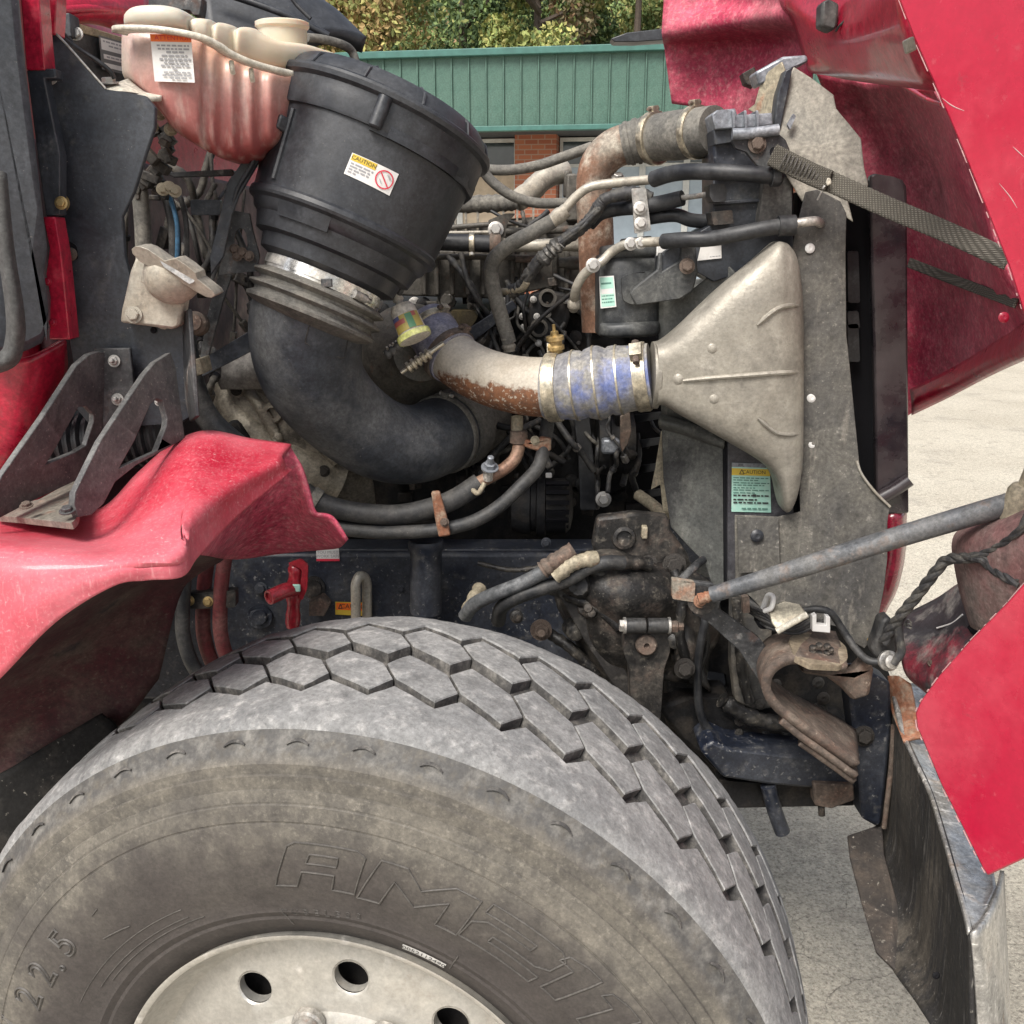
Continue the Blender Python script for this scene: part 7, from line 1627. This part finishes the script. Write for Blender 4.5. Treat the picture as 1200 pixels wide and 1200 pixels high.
# ------------------------------------------------------------------ headlight housing, harness and front corner
m_hl = M('dusty_pink_housing', (.20, .10, .095), .8, 0, [((.19, .16, .14), 9, .40, .64, .85), ((.06, .045, .045), 20, .55, .70, .7), ((.35, .28, .26), 140, .58, .7, .5)], bump=.4, bs=80)
hlh = sheet('headlight_housing', [[(1124, 634, 1.42), (1130, 626, 1.40), (1160, 612, 1.34), (1200, 596, 1.28), (1250, 580, 1.24)], [(1124, 646, 1.38), (1132, 640, 1.33), (1164, 632, 1.26), (1210, 622, 1.2), (1260, 610, 1.18)], [(1132, 690, 1.38), (1140, 690, 1.32), (1170, 690, 1.25), (1215, 690, 1.19), (1260, 690, 1.18)], [(1144, 730, 1.38), (1150, 735, 1.32), (1180, 745, 1.26), (1220, 750, 1.2), (1260, 750, 1.2)]], m_hl, truck, .01, 6, 6, label='dusty pinkish headlight housing behind the red hood corner')
bolt((1170, 610, 1.31), 5, m_alu, hlh, d=(-.3, -.3, 1), kind='stud'); tube('mounting_stud', [(1164, 606, 1.31), (1170, 616, 1.30)], 3, m_alup, hlh)
lathe('rod_socket', P(1196, 586, 1.262), (.1, -.2, 1), [(-.035, .012), (-.03, .018), (.012, .020), (.02, .016), (.022, .010), (.05, .009)], m_brz, truck, 24, label='corroded socket at the end of the prop rod')
fc = sheet('bumper_top_cover', [[(1062, 724, 1.62), (1100, 705, 1.58), (1132, 684, 1.52), (1180, 665, 1.45)], [(1058, 750, 1.55), (1100, 740, 1.50), (1138, 735, 1.42), (1180, 730, 1.36)], [(1064, 785, 1.50), (1090, 790, 1.44), (1120, 780, 1.38), (1180, 770, 1.32)], [(1086, 806, 1.48), (1100, 815, 1.42), (1130, 810, 1.34), (1180, 800, 1.3)]], M('black_red_worn_cover', (.045, .043, .048), .45, 0, [((.26, .02, .04), 5.5, .52, .62, .9), ((.26, .24, .22), 18, .50, .66, .8), spk(.5)], bump=.2), truck, .008, 7, 6, label='worn black and red cover on top of the bumper')
tube('paint_scuff', [(1098, 736, 1.49), (1116, 730, 1.465), (1128, 720, 1.45)], 1.0, m_wht, fc)
bolt((1092, 778, 1.44), 3.5, m_rst, fc, d=(0, -.5, 1)); plate('cover_slot', [(1136, 738), (1146, 726), (1150, 736), (1142, 746)], 1.38, .01, m_void, fc)
def rope(name, path, r, label=None):
    pts, rad = tpath(path, r, 12); o = None; g = G()
    L = 0
    for ph in (0, 2.09, 4.19):
        ps = []; L = 0
        for i, p in enumerate(pts):
            if i: L += (p - pts[i - 1]).length
            t = (pts[min(i + 1, len(pts) - 1)] - pts[max(i - 1, 0)]).normalized(); a = Vector((0, -1, 0)); a = (a - t * a.dot(t)).normalized(); b_ = t.cross(a)
            th = L * 95 + ph; ps.append(p + (a * math.cos(th) + b_ * math.sin(th)) * rad[i] * .45)
        g.add(*tubegeo(ps, [q * .68 for q in rad], 8))
    return g.mk(name, [m_wire], truck, label=label)
rope('marker_harness', [(1036, 752, 1.40), (1044, 738, 1.39), (1058, 718, 1.37), (1078, 694, 1.35), (1098, 668, 1.33), (1110, 656, 1.32), (1130, 654, 1.29), (1150, 654, 1.26), (1162, 664, 1.25), (1180, 676, 1.22), (1196, 684, 1.2)], 6.2, 'twisted black harness leading to the headlight housing')
rope('marker_harness', [(1140, 654, 1.27), (1160, 646, 1.25), (1180, 634, 1.22), (1196, 620, 1.2), (1206, 600, 1.2)], 4.5)
tube('harness_tail', [(1052, 728, 1.38), (1054, 748, 1.38), (1056, 764, 1.38), (1046, 778, 1.38)], 5, m_wire, truck)
plate('connector_boot', [(1033, 727), (1044, 722), (1050, 740), (1054, 764), (1040, 776), (1026, 772), (1022, 760), (1028, 744)], 1.41, .03, m_rub, truck, bevel=.006)
for k in range(3): tube('cable_tie', [(1060, 733, 1.37), (1064 + k, 726 + k * 5, 1.36), (1068, 730 + k * 3, 1.36)], 1.2, m_wire, truck)
V, Fc = lathegeo(P(1040, 774, 1.395), (.1, -1, .3), [(0, .016), (.006, .016), (.010, .012), (.016, .011), (.018, .006), (.018, 0)], 20); mk('ball_stud', V, Fc, m_stl, truck)
tube('grey_cable', [(938, 716, 1.47), (960, 714, 1.46), (975, 720, 1.455), (990, 742, 1.45), (1004, 762, 1.43), (1018, 774, 1.41), (1036, 776, 1.40)], 4.5, m_rub, truck, wob=.06)
plate('amber_edge', [(1018, 752), (1030, 738), (1028, 748), (1020, 762)], 1.43, .01, M('ochre_edge', (.3, .2, .06), .6), truck)

# ------------------------------------------------------------------ far half of the truck that shows only from aside
fw = lathe('far_wheel', Vector((-.2, 3.15, .568)), (0, 1, 0), [(-.16, .30), (-.17, .45), (-.13, .55), (0, .565), (.13, .55), (.17, .45), (.16, .30)], m_grv, truck, 64)
wbox('front_axle', -.26, -.14, 1.32, 3.0, .50, .60, m_rstd, truck, .02)
plate('far_radiator_side', [(800, 330), (1000, 300), (1000, 700), (800, 700)], 2.75, .03, m_grey, truck)
